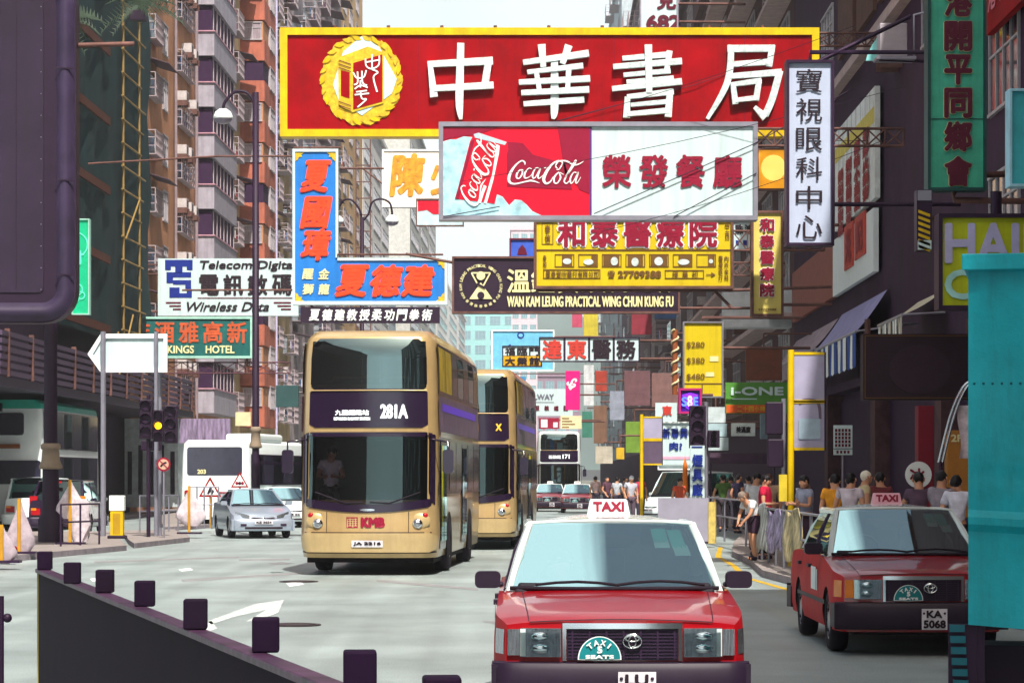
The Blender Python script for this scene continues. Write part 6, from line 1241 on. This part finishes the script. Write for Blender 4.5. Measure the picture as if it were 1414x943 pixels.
t = thing('notice_board', 'small white notice board with rows of dark red figures on a thin post', 'notice board', (P(1164, 0, 52).x, 52, .12)); z_ = lambda py: H + (HOR - py) * 52 / F - .12; k = 52 / F
b = MB(); b.bb(-13 * k, 13 * k, 0, .03, z_(628), z_(587), SGW); b.build('board', t); b = MB()
for i in range(5):
    for j in range(5): b.bb((-11 + j * 4.6) * k, (-8 + j * 4.6) * k, -.012, 0, z_(596 + i * 5.2), z_(592 + i * 5.2), MAR)
for j in range(4): b.bb((-9 + j * 5) * k, (-6 + j * 5) * k, -.012, 0, z_(626), z_(622), MAR)
b.bb(-13 * k, 13 * k, -.013, 0, z_(620), z_(619), K); b.build('print', t); b = MB(); b.cyl((0, .04, 0), (0, .04, z_(600)), .025, GALV); b.build('post', t)
t = thing('twisted_pole', 'orange pole wound with a pale spiral beside the yellow price sign', 'pole', (P(932, 0, 84).x, 84, .12)); z_ = lambda py: H + (HOR - py) * 84 / F - .12
b = MB(); b.cyl((0, 0, z_(545)), (0, 0, z_(455)), .09, mat('rust_orange', '8a4a28', .6)); b.tube([(0, 0, z_(460)), (1.2, .1, z_(460))], .03, RUST, 5); b.build('pole', t); b = MB(); b.tube([(.11 * math.cos(a * .6), .11 * math.sin(a * .6), z_(540) + (z_(455) - z_(540)) * a / 60) for a in range(61)], .035, CREAM, 5); b.build('spiral', t)
t = thing('cone_post', 'orange striped works post beside the blue character sign', 'post', (P(946, 0, 80).x, 80, .12)); b = MB(); b.lathe([(.16, 0), (.12, .4), (.1, 1.0), (.07, 2.0), (.0, 2.3)], (0, 0, 0), mat('works_orange', 'e0761c', .5, var=.3), 12); b.build('body', t); b = MB(); b.lathe([(.105, 0), (.095, .3)], (0, 0, .9), WHT, 12); b.build('band', t)
# awnings
def awning(label, Ya, Yb, zt, drop, out, m, val, strm=None):
    yc = (Ya + Yb) / 2; L = Yb - Ya; t = thing('awning', label, 'awning', (XR + drift(yc) - .1, yc, zt), R(-90) - math.atan2(VPX - 707, F), 'shop awnings'); b = MB()
    b.grid(10, 6, lambda u, v: (-L / 2 + L * u, -out * v, -drop * v - .06 * math.sin(math.pi * v)), m); b.build('canopy', t)
    b = MB(); nn = 14
    for i in range(nn): b.grid(2, 2, lambda u, v: (-L / 2 + L * (i + u) / nn, -out - .02 * math.sin(i * 2 + v), -drop - val * v - .05 * math.sin(math.pi * u) * v), (strm if i % 2 else WHT) if strm else m)
    b.build('valance', t); b = MB(); b.cyl((-L / 2, -out, -drop), (L / 2, -out, -drop), .04, GALV)
    for x in (-L / 2, L / 2): b.cyl((x, 0, -drop * .9), (x, -out, -drop), .03, GALV)
    b.build('frame', t); return t
awning('lilac awning with a blue and white striped valance', 72, 83, 6.95, 1.15, .85, mat('lilac_canvas', '8f8cb8', .8, var=.15), .95, mat('blue_stripe', '1c4aa0', .7))
awning('worn grey awning with a white fringe behind the striped one', 84, 98, 6.9, 1.0, .8, mat('grey_canvas', '9a8a94', .85, var=.3), .6, None)
awning('small cream awning with a ribbed valance by the dark sign box', 61.5, 66, 6.2, .6, 1.0, mat('cream_canvas', 'c8c0a8', .85, var=.12), .5, mat('cream_stripe', 'a8a090', .8))
# shop-front bits
def fbox(name, label, cat, px0, py0, px1, py1, Y, m, d=.2):
    a = P(px0, py1, Y); c = P(px1, py0, Y); b = MB(); b.bb(0, c.x - a.x, 0, d, 0, c.z - a.z, m); t = thing(name, label, cat, tuple(a)); b.build('panel', t, bevel=.01); return t, c.x - a.x, c.z - a.z
t, w_, h_ = fbox('shop_board', 'dark red shop column panel with a white round logo', 'panel', 1268, 560, 1290, 715, 47, mat('deep_red_panel', '7a0a26', .5), .4)
b = MB(); b.cyl((0, -.02, .78), (0, -.005, .78), .24, WHT, n=24); b.text('冰', -.16, .12, .66, .9, -.03, REDL, .01); b.build('logo', t)
t, w_, h_ = fbox('shop_board', 'orange brown shop panel with pale lettering near the turquoise cabinet', 'panel', 1308, 594, 1338, 715, 45, mat('amber_brown_panel', 'a8702c', .6), .3); b = MB(); b.text('2F', .06, .26, h_ - .2, h_ - .07, -.015, PALEY, .006); b.build('lettering', t)
t = thing('chrome_handrail', 'curved double chrome handrail with a pale hanging cloth', 'handrail', (P(1296, 622, 42).x, 42, .12)); k = 42 / F; b = MB()
for o_ in (0, .06): b.tube(spline([(o_ + 0, 0, 2.0 - .12), (o_ + .18, 0, 2.6), (o_ + .34, 0, 3.0), (o_ + .5, 0, 3.18), (o_ + .8, 0, 3.2)], 6), .022, CHR, 6)
b.cyl((.03, 0, 0), (.03, 0, 1.9), .03, DK); b.build('rail', t); b = MB(); b.grid(6, 8, lambda u, v: (.34 + .2 * u + .03 * math.sin(v * 6), .05 + .04 * math.sin(u * 5), 1.95 + .85 * v), CLW); b.build('cloth', t)
# satellite box on the wall top right, palm fronds top left
t = thing('wall_cabinet', 'pale grey equipment box on a bracket against the upper right wall', 'equipment box', tuple(P(1215, 78, 56))); k = 56 / F
b = MB(); b.bb(0, 38 * k, 0, .5, 0, 46 * k, mat('pale_grey_case', 'a8a0a8', .6, var=.15)); b.build('case', t, bevel=.02); b = MB(); b.bb(-4 * k, 50 * k, -.02, .55, -.06, 0, GALV); b.tube([(50 * k, .3, -.02), (50 * k, .3, 60 * k), (1.9, .6, 80 * k)], .03, GALV, 5); b.tube([(0, .1, -.05), (1.9, .6, -.05)], .04, DK, 5); b.build('bracket', t)
t = thing('wall_light', 'pale cyan curved panel at the side of the grey equipment box', 'panel', tuple(P(1196, 84, 58))); b = MB(); b.prism([(0, 0), (17 * 58 / F, 0), (17 * 58 / F, .55), (.14, .35), (.04, .15)], 0, .1, mat('cyan_panel', '8fe0e0', .4)); b.build('panel', t)
FRO = mat('palm_leaf', '3a4a3c', .6, var=.3)
def fronds(label, px, py, Y, n, L, seed):
    r_ = random.Random(seed); t = thing('potted_palm', label, 'palm', tuple(P(px, py, Y))); b = MB()
    for i in range(n):
        a = r_.uniform(0, 6.28); el = r_.uniform(-.5, .9); l = L * r_.uniform(.6, 1.1); d = Vector((math.cos(a) * math.cos(el), .5 * math.sin(a) * math.cos(el), math.sin(el))); sd = Vector((-d.z, 0, d.x)).normalized()
        for j in range(12):
            q = j / 11; c_ = d * l * q + Vector((0, 0, -.5 * l * q * q)); lw = .035; ll = l * .3 * (1 - q * .6)
            for s_ in (-1, 1):
                e = c_ + sd * s_ * ll + d * ll * .8 + Vector((0, 0, -.12 * ll)); b.add([tuple(c_ - d * lw), tuple(c_ + d * lw), tuple(e)], [(0, 1, 2)], FRO)
    b.build('crown', t); b = MB(); b.cyl((0, .1, -.2), (0, .1, .15), .07, mat('palm_stem', '4a3a34', .8)); b.bb(-.3, .3, -.1, .5, -.55, -.2, K); b.build('planter', t)
fronds('palm fronds hanging over the wall at the top left beside the dark sign box', 85, 30, 62, 16, 1.3, 3); fronds('second tuft of palm fronds at the top edge above the green netting', 190, 8, 100, 14, 1.6, 5)
t, w_, h_ = fbox('fascia_board', 'small square cream sign over a red strip above the coach', 'sign', 325, 569, 346, 588, 118, CREAM); t, w_, h_ = fbox('shop_sign', 'dark green sign low on the left facade behind the lamp post', 'sign', 381, 532, 412, 562, 116, mat('dim_green_face', '2a4a4c', .6), .3)
t, w_, h_ = fbox('fascia_board', 'brown shop fascia panel behind the direction sign', 'panel', 228, 540, 262, 558, 122, mat('dull_brown_panel', '6a4a4c', .7)); t, w_, h_ = fbox('hoarding', 'printed hoarding board sloping behind the white coach', 'hoarding', 247, 578, 318, 612, 120, mat('printed_hoarding', '8a7a98', .7, var=.6, sc=3, stretch=(3, 1, .4)))
t, w_, h_ = fbox('shop_board', 'bright white kiosk front seen between the signal posts on the left', 'kiosk', 172, 578, 246, 700, 122, mat('kiosk_white', 'b8c4c8', .5, var=.3, sc=2), 2.)
b = MB()
for i in range(5): b.bb(.15 + i * .5, .35 + i * .5, -.03, 0, .6, 2.6 + .3 * (i % 2), INT)
b.build('window', t)
for (x0, y0, x1, y1, Y, c, lb) in ((862, 512, 898, 560, 118, '6b4a50', 'plain brown hanging panel below the white square panels'), (900, 515, 938, 562, 112, '7a5a58', 'plain tan hanging panel beside the orange pole'), (842, 540, 862, 580, 124, '8a90a0', 'narrow grey panel at the edge of the brown panels'), (864, 582, 888, 625, 110, '6a8a30', 'plain olive green sign panel above the pedestrians'), (851, 618, 862, 634, 108, 'c8a020', 'small amber sign panel above the far pedestrians'), (1030, 480, 1080, 525, 92, '6a3a28', 'rust red hanging awning panel above the green sign'), (975, 562, 1002, 584, 86, 'c0ccd0', 'white menu board next to the green sign'), (975, 585, 1004, 603, 86, 'a8c0c8', 'second pale menu board under the white one'), (1010, 584, 1043, 602, 86, 'd0d8d8', 'white board with a dark name under the orange strip'), (1050, 560, 1060, 606, 85, '8a9aa8', 'slim grey board at the end of the green sign'), (972, 604, 1006, 622, 86, 'b0c0c4', 'third pale menu board above the doorway')):
    t, w_, h_ = fbox('hanging_board', lb, 'sign panel', x0, y0, x1, y1, Y, mat('panel_' + c, c, .6, var=.25, sc=3))
    b = MB(); b.cyl((w_ / 2, .1, h_), (w_ / 2, .1, h_ + .5), .03, RUST); b.tube([(w_ / 2, .1, h_ + .5), (w_ / 2 + 3.5, .1, h_ + .5)], .04, RUST, 5); b.build('bracket', t)
    if x0 == 1010: b = MB(); b.text('美滿廈', .15, w_ - .15, .1, .32, -.015, BLK, .01); b.build('lettering', t)
# more hanging signs far down the street
for (x0, y0, x1, y1, Y, c, lb) in ((806, 402, 826, 470, 190, 'c8b83a', 'tall dull yellow hanging sign far beyond the square panels'), (830, 408, 868, 428, 170, 'b8c4c8', 'long pale hanging sign under the black kung fu sign'), (872, 402, 900, 462, 150, '8a2a3a', 'dark red hanging sign under the kung fu sign'), (904, 404, 934, 440, 140, '3a5a8a', 'dim blue hanging sign left of the price sign'), (806, 504, 820, 560, 200, 'd0d4d8', 'slim white hanging sign right of the magenta one'), (822, 512, 838, 540, 190, 'a83a2a', 'small brick red hanging sign far down the street'), (804, 568, 818, 604, 185, '3a7a6a', 'small sea green hanging sign beside the white bus'), (820, 560, 838, 612, 170, '7a5a48', 'brown hanging sign right of the white bus'), (822, 616, 846, 640, 160, 'c0b8a8', 'cream low shop board right of the far taxis'), (690, 520, 726, 536, 210, '3a8ac0', 'long blue hanging sign behind the second bus'), (768, 300, 792, 340, 230, 'b0b8c8', 'greyish sign half hidden behind the yellow medical sign'), (790, 412, 804, 452, 210, 'c04a6a', 'rose hanging sign under the kung fu sign')):
    t, w_, h_ = fbox('hanging_board', lb, 'sign panel', x0, y0, x1, y1, Y, mat('panel_' + c, c, .6, var=.3, sc=1.5, dirt=.3)); b = MB(); b.tube([(w_ * .5, .1, h_ + .25), (XR + drift(Y) - P(x0, 0, Y).x, .1, h_ + .25)], .05, RUST, 5); b.build('support_beam', t)
    b = MB(); b.bb(w_ * .2, w_ * .22, .05, .1, h_, h_ + .25, RUST); b.bb(w_ * .8, w_ * .82, .05, .1, h_, h_ + .25, RUST); b.build('hanger', t)
# kiosk front below the green sign
t = thing('shop_canopy', 'low dark shop canopy with pink worn lettering strip under the menu boards', 'canopy', tuple(P(980, 640, 86))); b = MB(); b.bb(0, 2.2, 0, 1.6, 0, .35, mat('mauve_canopy', '4a3448', .8, var=.3)); b.build('fascia', t); b = MB(); b.bb(.0, .06, 0, .06, -2.2, 0, DK); b.bb(2.1, 2.16, 0, .06, -2.2, 0, DK); b.build('post', t)
# ledge and white bay of the brown tenement
t, w_, h_ = fbox('balcony', 'white curved balcony front behind the narrow yellow sign', 'balcony', 1000, 398, 1096, 452, 101, mat('white_balcony', 'c0c4c8', .7), 1.2)
# overhead cables
for i, (a, c) in enumerate((((700, 186, 63), (1180, 36, 60)), ((640, 250, 61), (1250, 120, 57)), ((830, 320, 60), (1230, 190, 56)))):
    p0, p1 = P(*a), P(*c); b = MB(); b.tube([p0.lerp(p1, t / 8) + Vector((0, 0, -.15 * math.sin(math.pi * t / 8))) for t in range(9)], .007, K, 5); o = b.build('overhead_cable')
    tag(o, ('thin black cable crossing the red sign', 'thin black cable crossing the restaurant sign', 'lowest thin black cable below the clinic sign')[i], 'cable')

# ------------------------------------------------------------------ people
def skin_mesh(name, vs, es, rad, m, parent, sub=2, root=0):
    me = bpy.data.meshes.new(name); me.from_pydata(vs, es, []); me.materials.append(m); o = bpy.data.objects.new(name, me); COL.objects.link(o); o.parent = parent
    sk = o.modifiers.new('skin', 'SKIN'); sk.use_smooth_shade = True
    L_ = me.skin_vertices[0].data if me.skin_vertices else None
    if L_ is None:
        bm = bmesh.new(); bm.from_mesh(me); bm.verts.layers.skin.verify(); bm.to_mesh(me); bm.free(); L_ = me.skin_vertices[0].data
    for i, r in enumerate(rad): L_[i].radius = r if isinstance(r, tuple) else (r, r); L_[i].use_root = (i == root)
    sb = o.modifiers.new('subdivision', 'SUBSURF'); sb.levels = sub; sb.render_levels = sub; return o
CLOTH = {}
def cloth(h):
    v_ = int(h, 16) % 4; return mat('cloth_' + h, h, .85, var=(.25, .5, .35, .8)[v_], sc=(7, 5, 9, 14)[v_], bump=.3, stretch=((1, 1, 1), (1, 1, 4), (3, 3, .6), (1, 1, 1))[v_])
def person(label, loc, rz, shirt, legs, pose=None, hgt=1.68, hair=HAIR, sleeve=.5, cat='person', group=None, long=True, skirt=False, seated=False):
    t = thing('person', label, cat, loc, rz, group); s = hgt / 1.70; jr = random.Random(label); j_ = lambda k_: jr.uniform(-k_, k_); q = dict(
        pel=(0, 0, .95), sp=(0, 0, 1.12), ch=(0, 0, 1.32), nk=(0, .01, 1.46), hd=(0, -.01, 1.56), ht=(0, -.01, 1.66),
        shl=(-.17, 0, 1.40), ell=(-.235, .02, 1.13), hal=(-.24, -.06, .88), shr=(.17, 0, 1.40), elr=(.235, .02, 1.13), har=(.24, -.06, .88),
        hpl=(-.095, 0, .90), knl=(-.10, -.02, .49), anl=(-.10, .03, .08), tol=(-.11, -.13, .035), hpr=(.095, 0, .90), knr=(.10, -.02, .49), anr=(.10, .03, .08), tor=(.11, -.13, .035))
    if not seated: tl, sh_ = j_(.03), j_(.02); q = {k_: (v_[0] + j_(.012) + (tl if k_ in ('hd', 'ht') else 0), v_[1] + j_(.012) - (abs(j_(.05)) if k_ in ('hd', 'ht') else 0), v_[2] + (sh_ if k_ == 'shl' else -sh_ if k_ == 'shr' else 0)) for k_, v_ in q.items()}; q['hal'] = (q['hal'][0] + j_(.06), q['hal'][1] - abs(j_(.22)), q['hal'][2] + abs(j_(.2))); q['elr'] = (q['elr'][0] + abs(j_(.05)), q['elr'][1] + j_(.08), q['elr'][2]); st_ = j_(.12); q['anl'] = (q['anl'][0], q['anl'][1] + st_, .08); q['tol'] = (q['tol'][0], q['tol'][1] + st_, .035)
    style = jr.choice((0, 0, 1, 2)); q.update(pose or {})
    V = {k: Vector(v) * s for k, v in q.items()}
    names = ['pel', 'sp', 'ch', 'nk', 'hd', 'ht', 'shl', 'ell', 'hal', 'shr', 'elr', 'har', 'hpl', 'knl', 'anl', 'tol', 'hpr', 'knr', 'anr', 'tor']; ix = {k: i for i, k in enumerate(names)}
    vs = [tuple(V[k]) for k in names]; rd = [(.13, .10), (.115, .085), (.14, .095), .058, .078, .072, .055, .042, .028, .055, .042, .028, .085, .056, .036, .034, .085, .056, .036, .034]
    rd = [tuple(x * s for x in (r if isinstance(r, tuple) else (r, r))) for r in rd]
    ed = [(ix[a], ix[c]) for a, c in ('pel sp', 'sp ch', 'ch nk', 'nk hd', 'hd ht', 'ch shl', 'shl ell', 'ell hal', 'ch shr', 'shr elr', 'elr har', 'pel hpl', 'hpl knl', 'knl anl', 'anl tol', 'pel hpr', 'hpr knr', 'knr anr', 'anr tor') for a, c in [(a, c)]] if False else [(ix[a.split()[0]], ix[a.split()[1]]) for a in ('pel sp', 'sp ch', 'ch nk', 'nk hd', 'hd ht', 'ch shl', 'shl ell', 'ell hal', 'ch shr', 'shr elr', 'elr har', 'pel hpl', 'hpl knl', 'knl anl', 'anl tol', 'pel hpr', 'hpr knr', 'knr anr', 'anr tor')]
    for e, h in (('ell', 'hal'), ('elr', 'har')):                 # palm, four fingers and a thumb
        d = (V[h] - V[e]).normalized(); side = d.cross(Vector((0, 1, 0))); side = side.normalized() if side.length > .1 else Vector((1, 0, 0)); pm = V[h] + d * .075 * s; vs.append(tuple(pm)); rd.append((.03 * s, .02 * s)); pi = len(vs) - 1; ed.append((ix[h], pi))
        for f in range(4):
            b0 = pm + side * (f - 1.5) * .019 * s + d * .03 * s; b1 = b0 + (d * .9 + Vector((0, -.35, 0))).normalized() * (.055, .065, .06, .045)[f] * s
            vs += [tuple(b0), tuple(b1)]; rd += [(.009 * s,) * 2, (.0075 * s,) * 2]; ed += [(pi, len(vs) - 2), (len(vs) - 2, len(vs) - 1)]
        b0 = V[h] + d * .03 * s - side * .035 * s; vs.append(tuple(b0)); rd.append((.011 * s,) * 2); ed.append((ix[h], len(vs) - 1)); vs.append(tuple(b0 + (d - side * .5).normalized() * .05 * s)); rd.append((.009 * s,) * 2); ed.append((len(vs) - 2, len(vs) - 1))
    skin_mesh('body', vs, ed, rd, SKIN, t)
    def lerp(a, c, k): return V[a].lerp(V[c], k)
    sv = [V['pel'] - Vector((0, 0, .05 * s)), V['sp'], V['ch'], lerp('ch', 'nk', .72), V['shl'], lerp('shl', 'ell', sleeve if sleeve <= 1 else 1), V['shr'], lerp('shr', 'elr', sleeve if sleeve <= 1 else 1)]; sr = [(.155, .125), (.14, .115), (.165, .125), (.085, .08), (.078, .078), (.068, .066), (.078, .078), (.068, .066)]; se = [(0, 1), (1, 2), (2, 3), (2, 4), (4, 5), (2, 6), (6, 7)]
    if sleeve > 1:
        for a, c in (('ell', 'hal'), ('elr', 'har')): sv.append(lerp(a, c, sleeve - 1)); sr.append((.05, .05)); se.append((5 if a == 'ell' else 7, len(sv) - 1))
    skin_mesh('shirt', [tuple(v) for v in sv], se, [tuple(x * s for x in r) for r in sr], shirt, t)
    k = .93 if long else .35; tv = [V['pel'] + Vector((0, 0, .02 * s)), V['hpl'], lerp('hpl', 'knl', 1 if long else .85), V['hpr'], lerp('hpr', 'knr', 1 if long else .85)]; tr = [(.145, .12), (.105, .105), (.078, .078), (.105, .105), (.078, .078)]; te = [(0, 1), (1, 2), (0, 3), (3, 4)]
    if long:
        for i, (a, c) in enumerate((('knl', 'anl'), ('knr', 'anr'))): tv.append(lerp(a, c, .95)); tr.append((.062, .062)); te.append((2 + 2 * i, len(tv) - 1))
    skin_mesh('trousers', [tuple(v) for v in tv], te, [tuple(x * s for x in r) for r in tr], legs, t)
    for a, c in (('anl', 'tol'), ('anr', 'tor')): skin_mesh('shoe', [tuple(V[a] + Vector((0, .03, -.03)) * s), tuple(lerp(a, c, .5)), tuple(V[c])], [(0, 1), (1, 2)], [(.05 * s,) * 2, (.052 * s,) * 2, (.044 * s, .034 * s)], K, t)
    # hair cap, and a face: eyes, nose, mouth, ears
    hc = (V['hd'] + V['ht']) / 2 + Vector((0, 0, -.005)) * s; up = (V['ht'] - V['hd']).normalized(); fw = Vector((0, -1, 0)); fw = (fw - up * fw.dot(up)).normalized(); rt = fw.cross(up)
    M_ = Matrix((( rt.x, -fw.x, up.x, hc.x), (rt.y, -fw.y, up.y, hc.y), (rt.z, -fw.z, up.z, hc.z), (0, 0, 0, 1)))
    b = MB(); b.mx = M_
    def cap(u, v):
        a = 2 * math.pi * u; back = .5 + .5 * math.sin(a); lowv = (.50, .54, .6)[style] + (.33, .37, .38)[style] * back; th = math.pi * lowv * v; r_ = (.090 + .007 * math.sin(5 * a + 3 * v + style) + .004 * math.sin(11 * a) * v) * s
        return (r_ * .97 * math.sin(th) * math.cos(a), .012 * s + r_ * 1.08 * math.sin(th) * math.sin(a), .01 * s + r_ * 1.08 * math.cos(th) * (1 + (0, .25, .9)[style] * back * max(0, v - .5)))
    b.grid(18, 8, cap, hair); b.build('hair', t)
    b = MB(); b.mx = M_; b.ball((0, .0, -.03 * s), (.076 * s, .088 * s, .112 * s), SKIN, 16, 12)
    for sd in (-1, 1): b.ball((sd * .031 * s, -.078 * s, -.012 * s), (.012 * s, .006 * s, .007 * s), BLK, 8, 6); b.ball((sd * .088 * s, .005 * s, -.015 * s), (.012 * s, .02 * s, .03 * s), SKIN, 8, 6)
    b.ball((0, -.088 * s, -.035 * s), (.012 * s, .018 * s, .02 * s), SKIN, 8, 6); b.ball((0, -.076 * s, -.065 * s), (.024 * s, .008 * s, .006 * s), mat('lip', '8a4a44', .5), 8, 6); b.build('face', t)
    return t
PV = .13
def at(px, Y): return (P(px, 0, Y).x, Y, PV)
c_ = cloth
person('man in a red shirt and black trousers standing at the kerb', at(1057, 52), R(70), c_('b8103a'), c_('1c1420'), dict(hal=(-.12, -.22, 1.12), ell=(-.24, -.02, 1.12), har=(.1, -.24, 1.12)), 1.68, group=None)
person('grey haired child sized figure in white stooping at the kerb', at(1042, 51.5), R(-60), c_('d8d8dc'), c_('3a2438'), dict(ch=(0, -.14, 1.2), nk=(0, -.24, 1.28), hd=(0, -.31, 1.34), ht=(0, -.36, 1.43), shl=(-.17, -.16, 1.24), shr=(.17, -.16, 1.24), ell=(-.2, -.25, 1.0), hal=(-.1, -.36, .85), elr=(.2, -.25, 1.0), har=(.12, -.36, .85), sp=(0, -.05, 1.08), tor=(.12, -.2, .03), anr=(.11, -.05, .07), knr=(.1, -.1, .48)), 1.55, mat('grey_hair', '7a6a60', .7), .6, long=False)
person('dark haired person in a white shirt behind the man in red', at(1044, 54.5), R(20), c_('d0d4dc'), c_('2a2030'), None, 1.72)
person('man with brown hair in a pale shirt beside the man in red', at(1062, 55), R(-20), c_('b89a80'), c_('2a2030'), None, 1.70, mat('brown_hair', '5a3420', .6))
person('woman in a floral top with folded arms facing the street', at(1112, 47), R(-65), c_('9aa0b8'), c_('3a2838'), dict(ell=(-.24, -.05, 1.15), hal=(.06, -.2, 1.2), elr=(.24, -.05, 1.15), har=(-.06, -.22, 1.18)), 1.66, sleeve=.55)
person('man in an orange yellow shirt seen from behind', at(1154, 43), R(165), c_('d89020'), c_('3a2a34'), None, 1.68)
person('man in a striped white shirt beside the orange yellow shirt', at(1174, 42), R(150), c_('c8bcc8'), c_('2a2030'), None, 1.70)
person('person with a white cap and pale shirt half hidden behind others', at(1193, 46), R(100), c_('c8b890'), c_('2a2030'), None, 1.74, mat('white_cap', 'd8d0c0', .7))
person('person in a dark red patterned shirt standing back in the shade', at(1216, 47), R(170), c_('6a2830'), c_('2a2030'), None, 1.72)
person('man in a dark grey top just behind the roof sign of the parked taxi', at(1268, 40), R(175), c_('5a4458'), c_('2a2030'), None, 1.70)
person('person with a pale grey cloth over one shoulder by the red panel', at(1300, 39), R(140), c_('8a808c'), c_('3a2a30'), dict(elr=(.26, -.16, 1.24), har=(.14, -.2, 1.42)), 1.72, sleeve=1.4)
person('dark haired person in a white shirt nearest the turquoise cabinet', at(1322, 38), R(160), c_('d4d4e4'), c_('3a2a30'), None, 1.66, sleeve=.6)
person('man in a green shirt walking beyond the railing', at(998, 78), R(185), c_('4a6a30'), c_('3a3038'), dict(knl=(-.1, -.12, .5), anl=(-.1, -.1, .1), tol=(-.11, -.25, .05), anr=(.1, .18, .12), tor=(.11, .05, .03)), 1.72)
person('man in a dark blue shirt standing beyond the railing', at(1019, 76), R(120), c_('2a2444'), c_('2a2030'), None, 1.74)
person('person carrying white bags beyond the railing', at(1008, 84), R(170), c_('a890a0'), c_('8a8090'), None, 1.68)
person('person with an orange top next to the works post', at(938, 76), R(30), c_('d85a3a'), c_('8a6a70'), None, 1.62)
person('person in a pale shirt waiting under the smaller yellow bus stop', at(871, 92), R(10), c_('b8b8c4'), c_('5a4a58'), None, 1.70, mat('pale_hat', 'c8ccd4', .7))
for i, (px, Y, c, a, lb) in enumerate(((852, 104, 'b0b4bc', 160, 'far pedestrian in a grey white top right of the taxis'), (838, 110, '5a3a4a', 40, 'far pedestrian in dark mauve right of the taxis'), (823, 116, 'c8a8a8', 190, 'far pedestrian in pale pink right of the taxis'), (884, 100, 'a83048', 20, 'far pedestrian in a crimson top behind the bus stop'), (862, 112, '8a7a88', 90, 'far pedestrian in faded violet behind the others'), (1033, 82, 'd4d0d8', 200, 'pedestrian in a white top beyond the silver railing'))):
    person(lb, at(px, Y), R(a), c_(c), c_('3a3040'), None, 1.66 + .02 * (i % 4))
person('bus driver in a white shirt at the wheel of the gold bus', (P(457, 0, 47.6).x, 47.62, .62), R(0), c_('f0e8f0'), c_('2a2030'), dict(hpl=(-.1, -.02, .9), knl=(-.12, -.4, .85), anl=(-.12, -.42, .5), tol=(-.12, -.52, .45), knr=(.12, -.4, .85), anr=(.12, -.42, .5), tor=(.12, -.52, .45), hal=(-.1, -.34, 1.16), har=(.1, -.34, 1.16), ell=(-.24, -.1, 1.14), elr=(.24, -.1, 1.14)), 1.7)
person('taxi driver behind the windscreen of the nearest taxi', (.37, 19.5, -.40), R(-1), c_('8a9aa0'), c_('2a2030'), dict(knl=(-.12, -.36, .92), anl=(-.12, -.40, .62), tol=(-.12, -.5, .58), knr=(.12, -.36, .92), anr=(.12, -.4, .62), tor=(.12, -.5, .58), hal=(-.12, -.34, 1.22), har=(.12, -.34, 1.22), ell=(-.22, -.12, 1.16), elr=(.22, -.12, 1.16)), 1.62)

# ------------------------------------------------------------------ humid summer air over the whole street
hz = bpy.data.materials.new('haze_air'); hz.use_nodes = True; n = hz.node_tree; n.nodes.clear(); ho = n.nodes.new('ShaderNodeOutputMaterial'); hv = n.nodes.new('ShaderNodeVolumePrincipled')
hv.inputs['Color'].default_value = (.93, .97, 1, 1); hv.inputs['Density'].default_value = .00032; hv.inputs['Anisotropy'].default_value = .2; n.links.new(hv.outputs[0], ho.inputs['Volume'])
b = MB(); b.bb(-3100, 3100, -310, 6100, -2.5, 262, hz); struct(b.build('haze'), 'stuff')
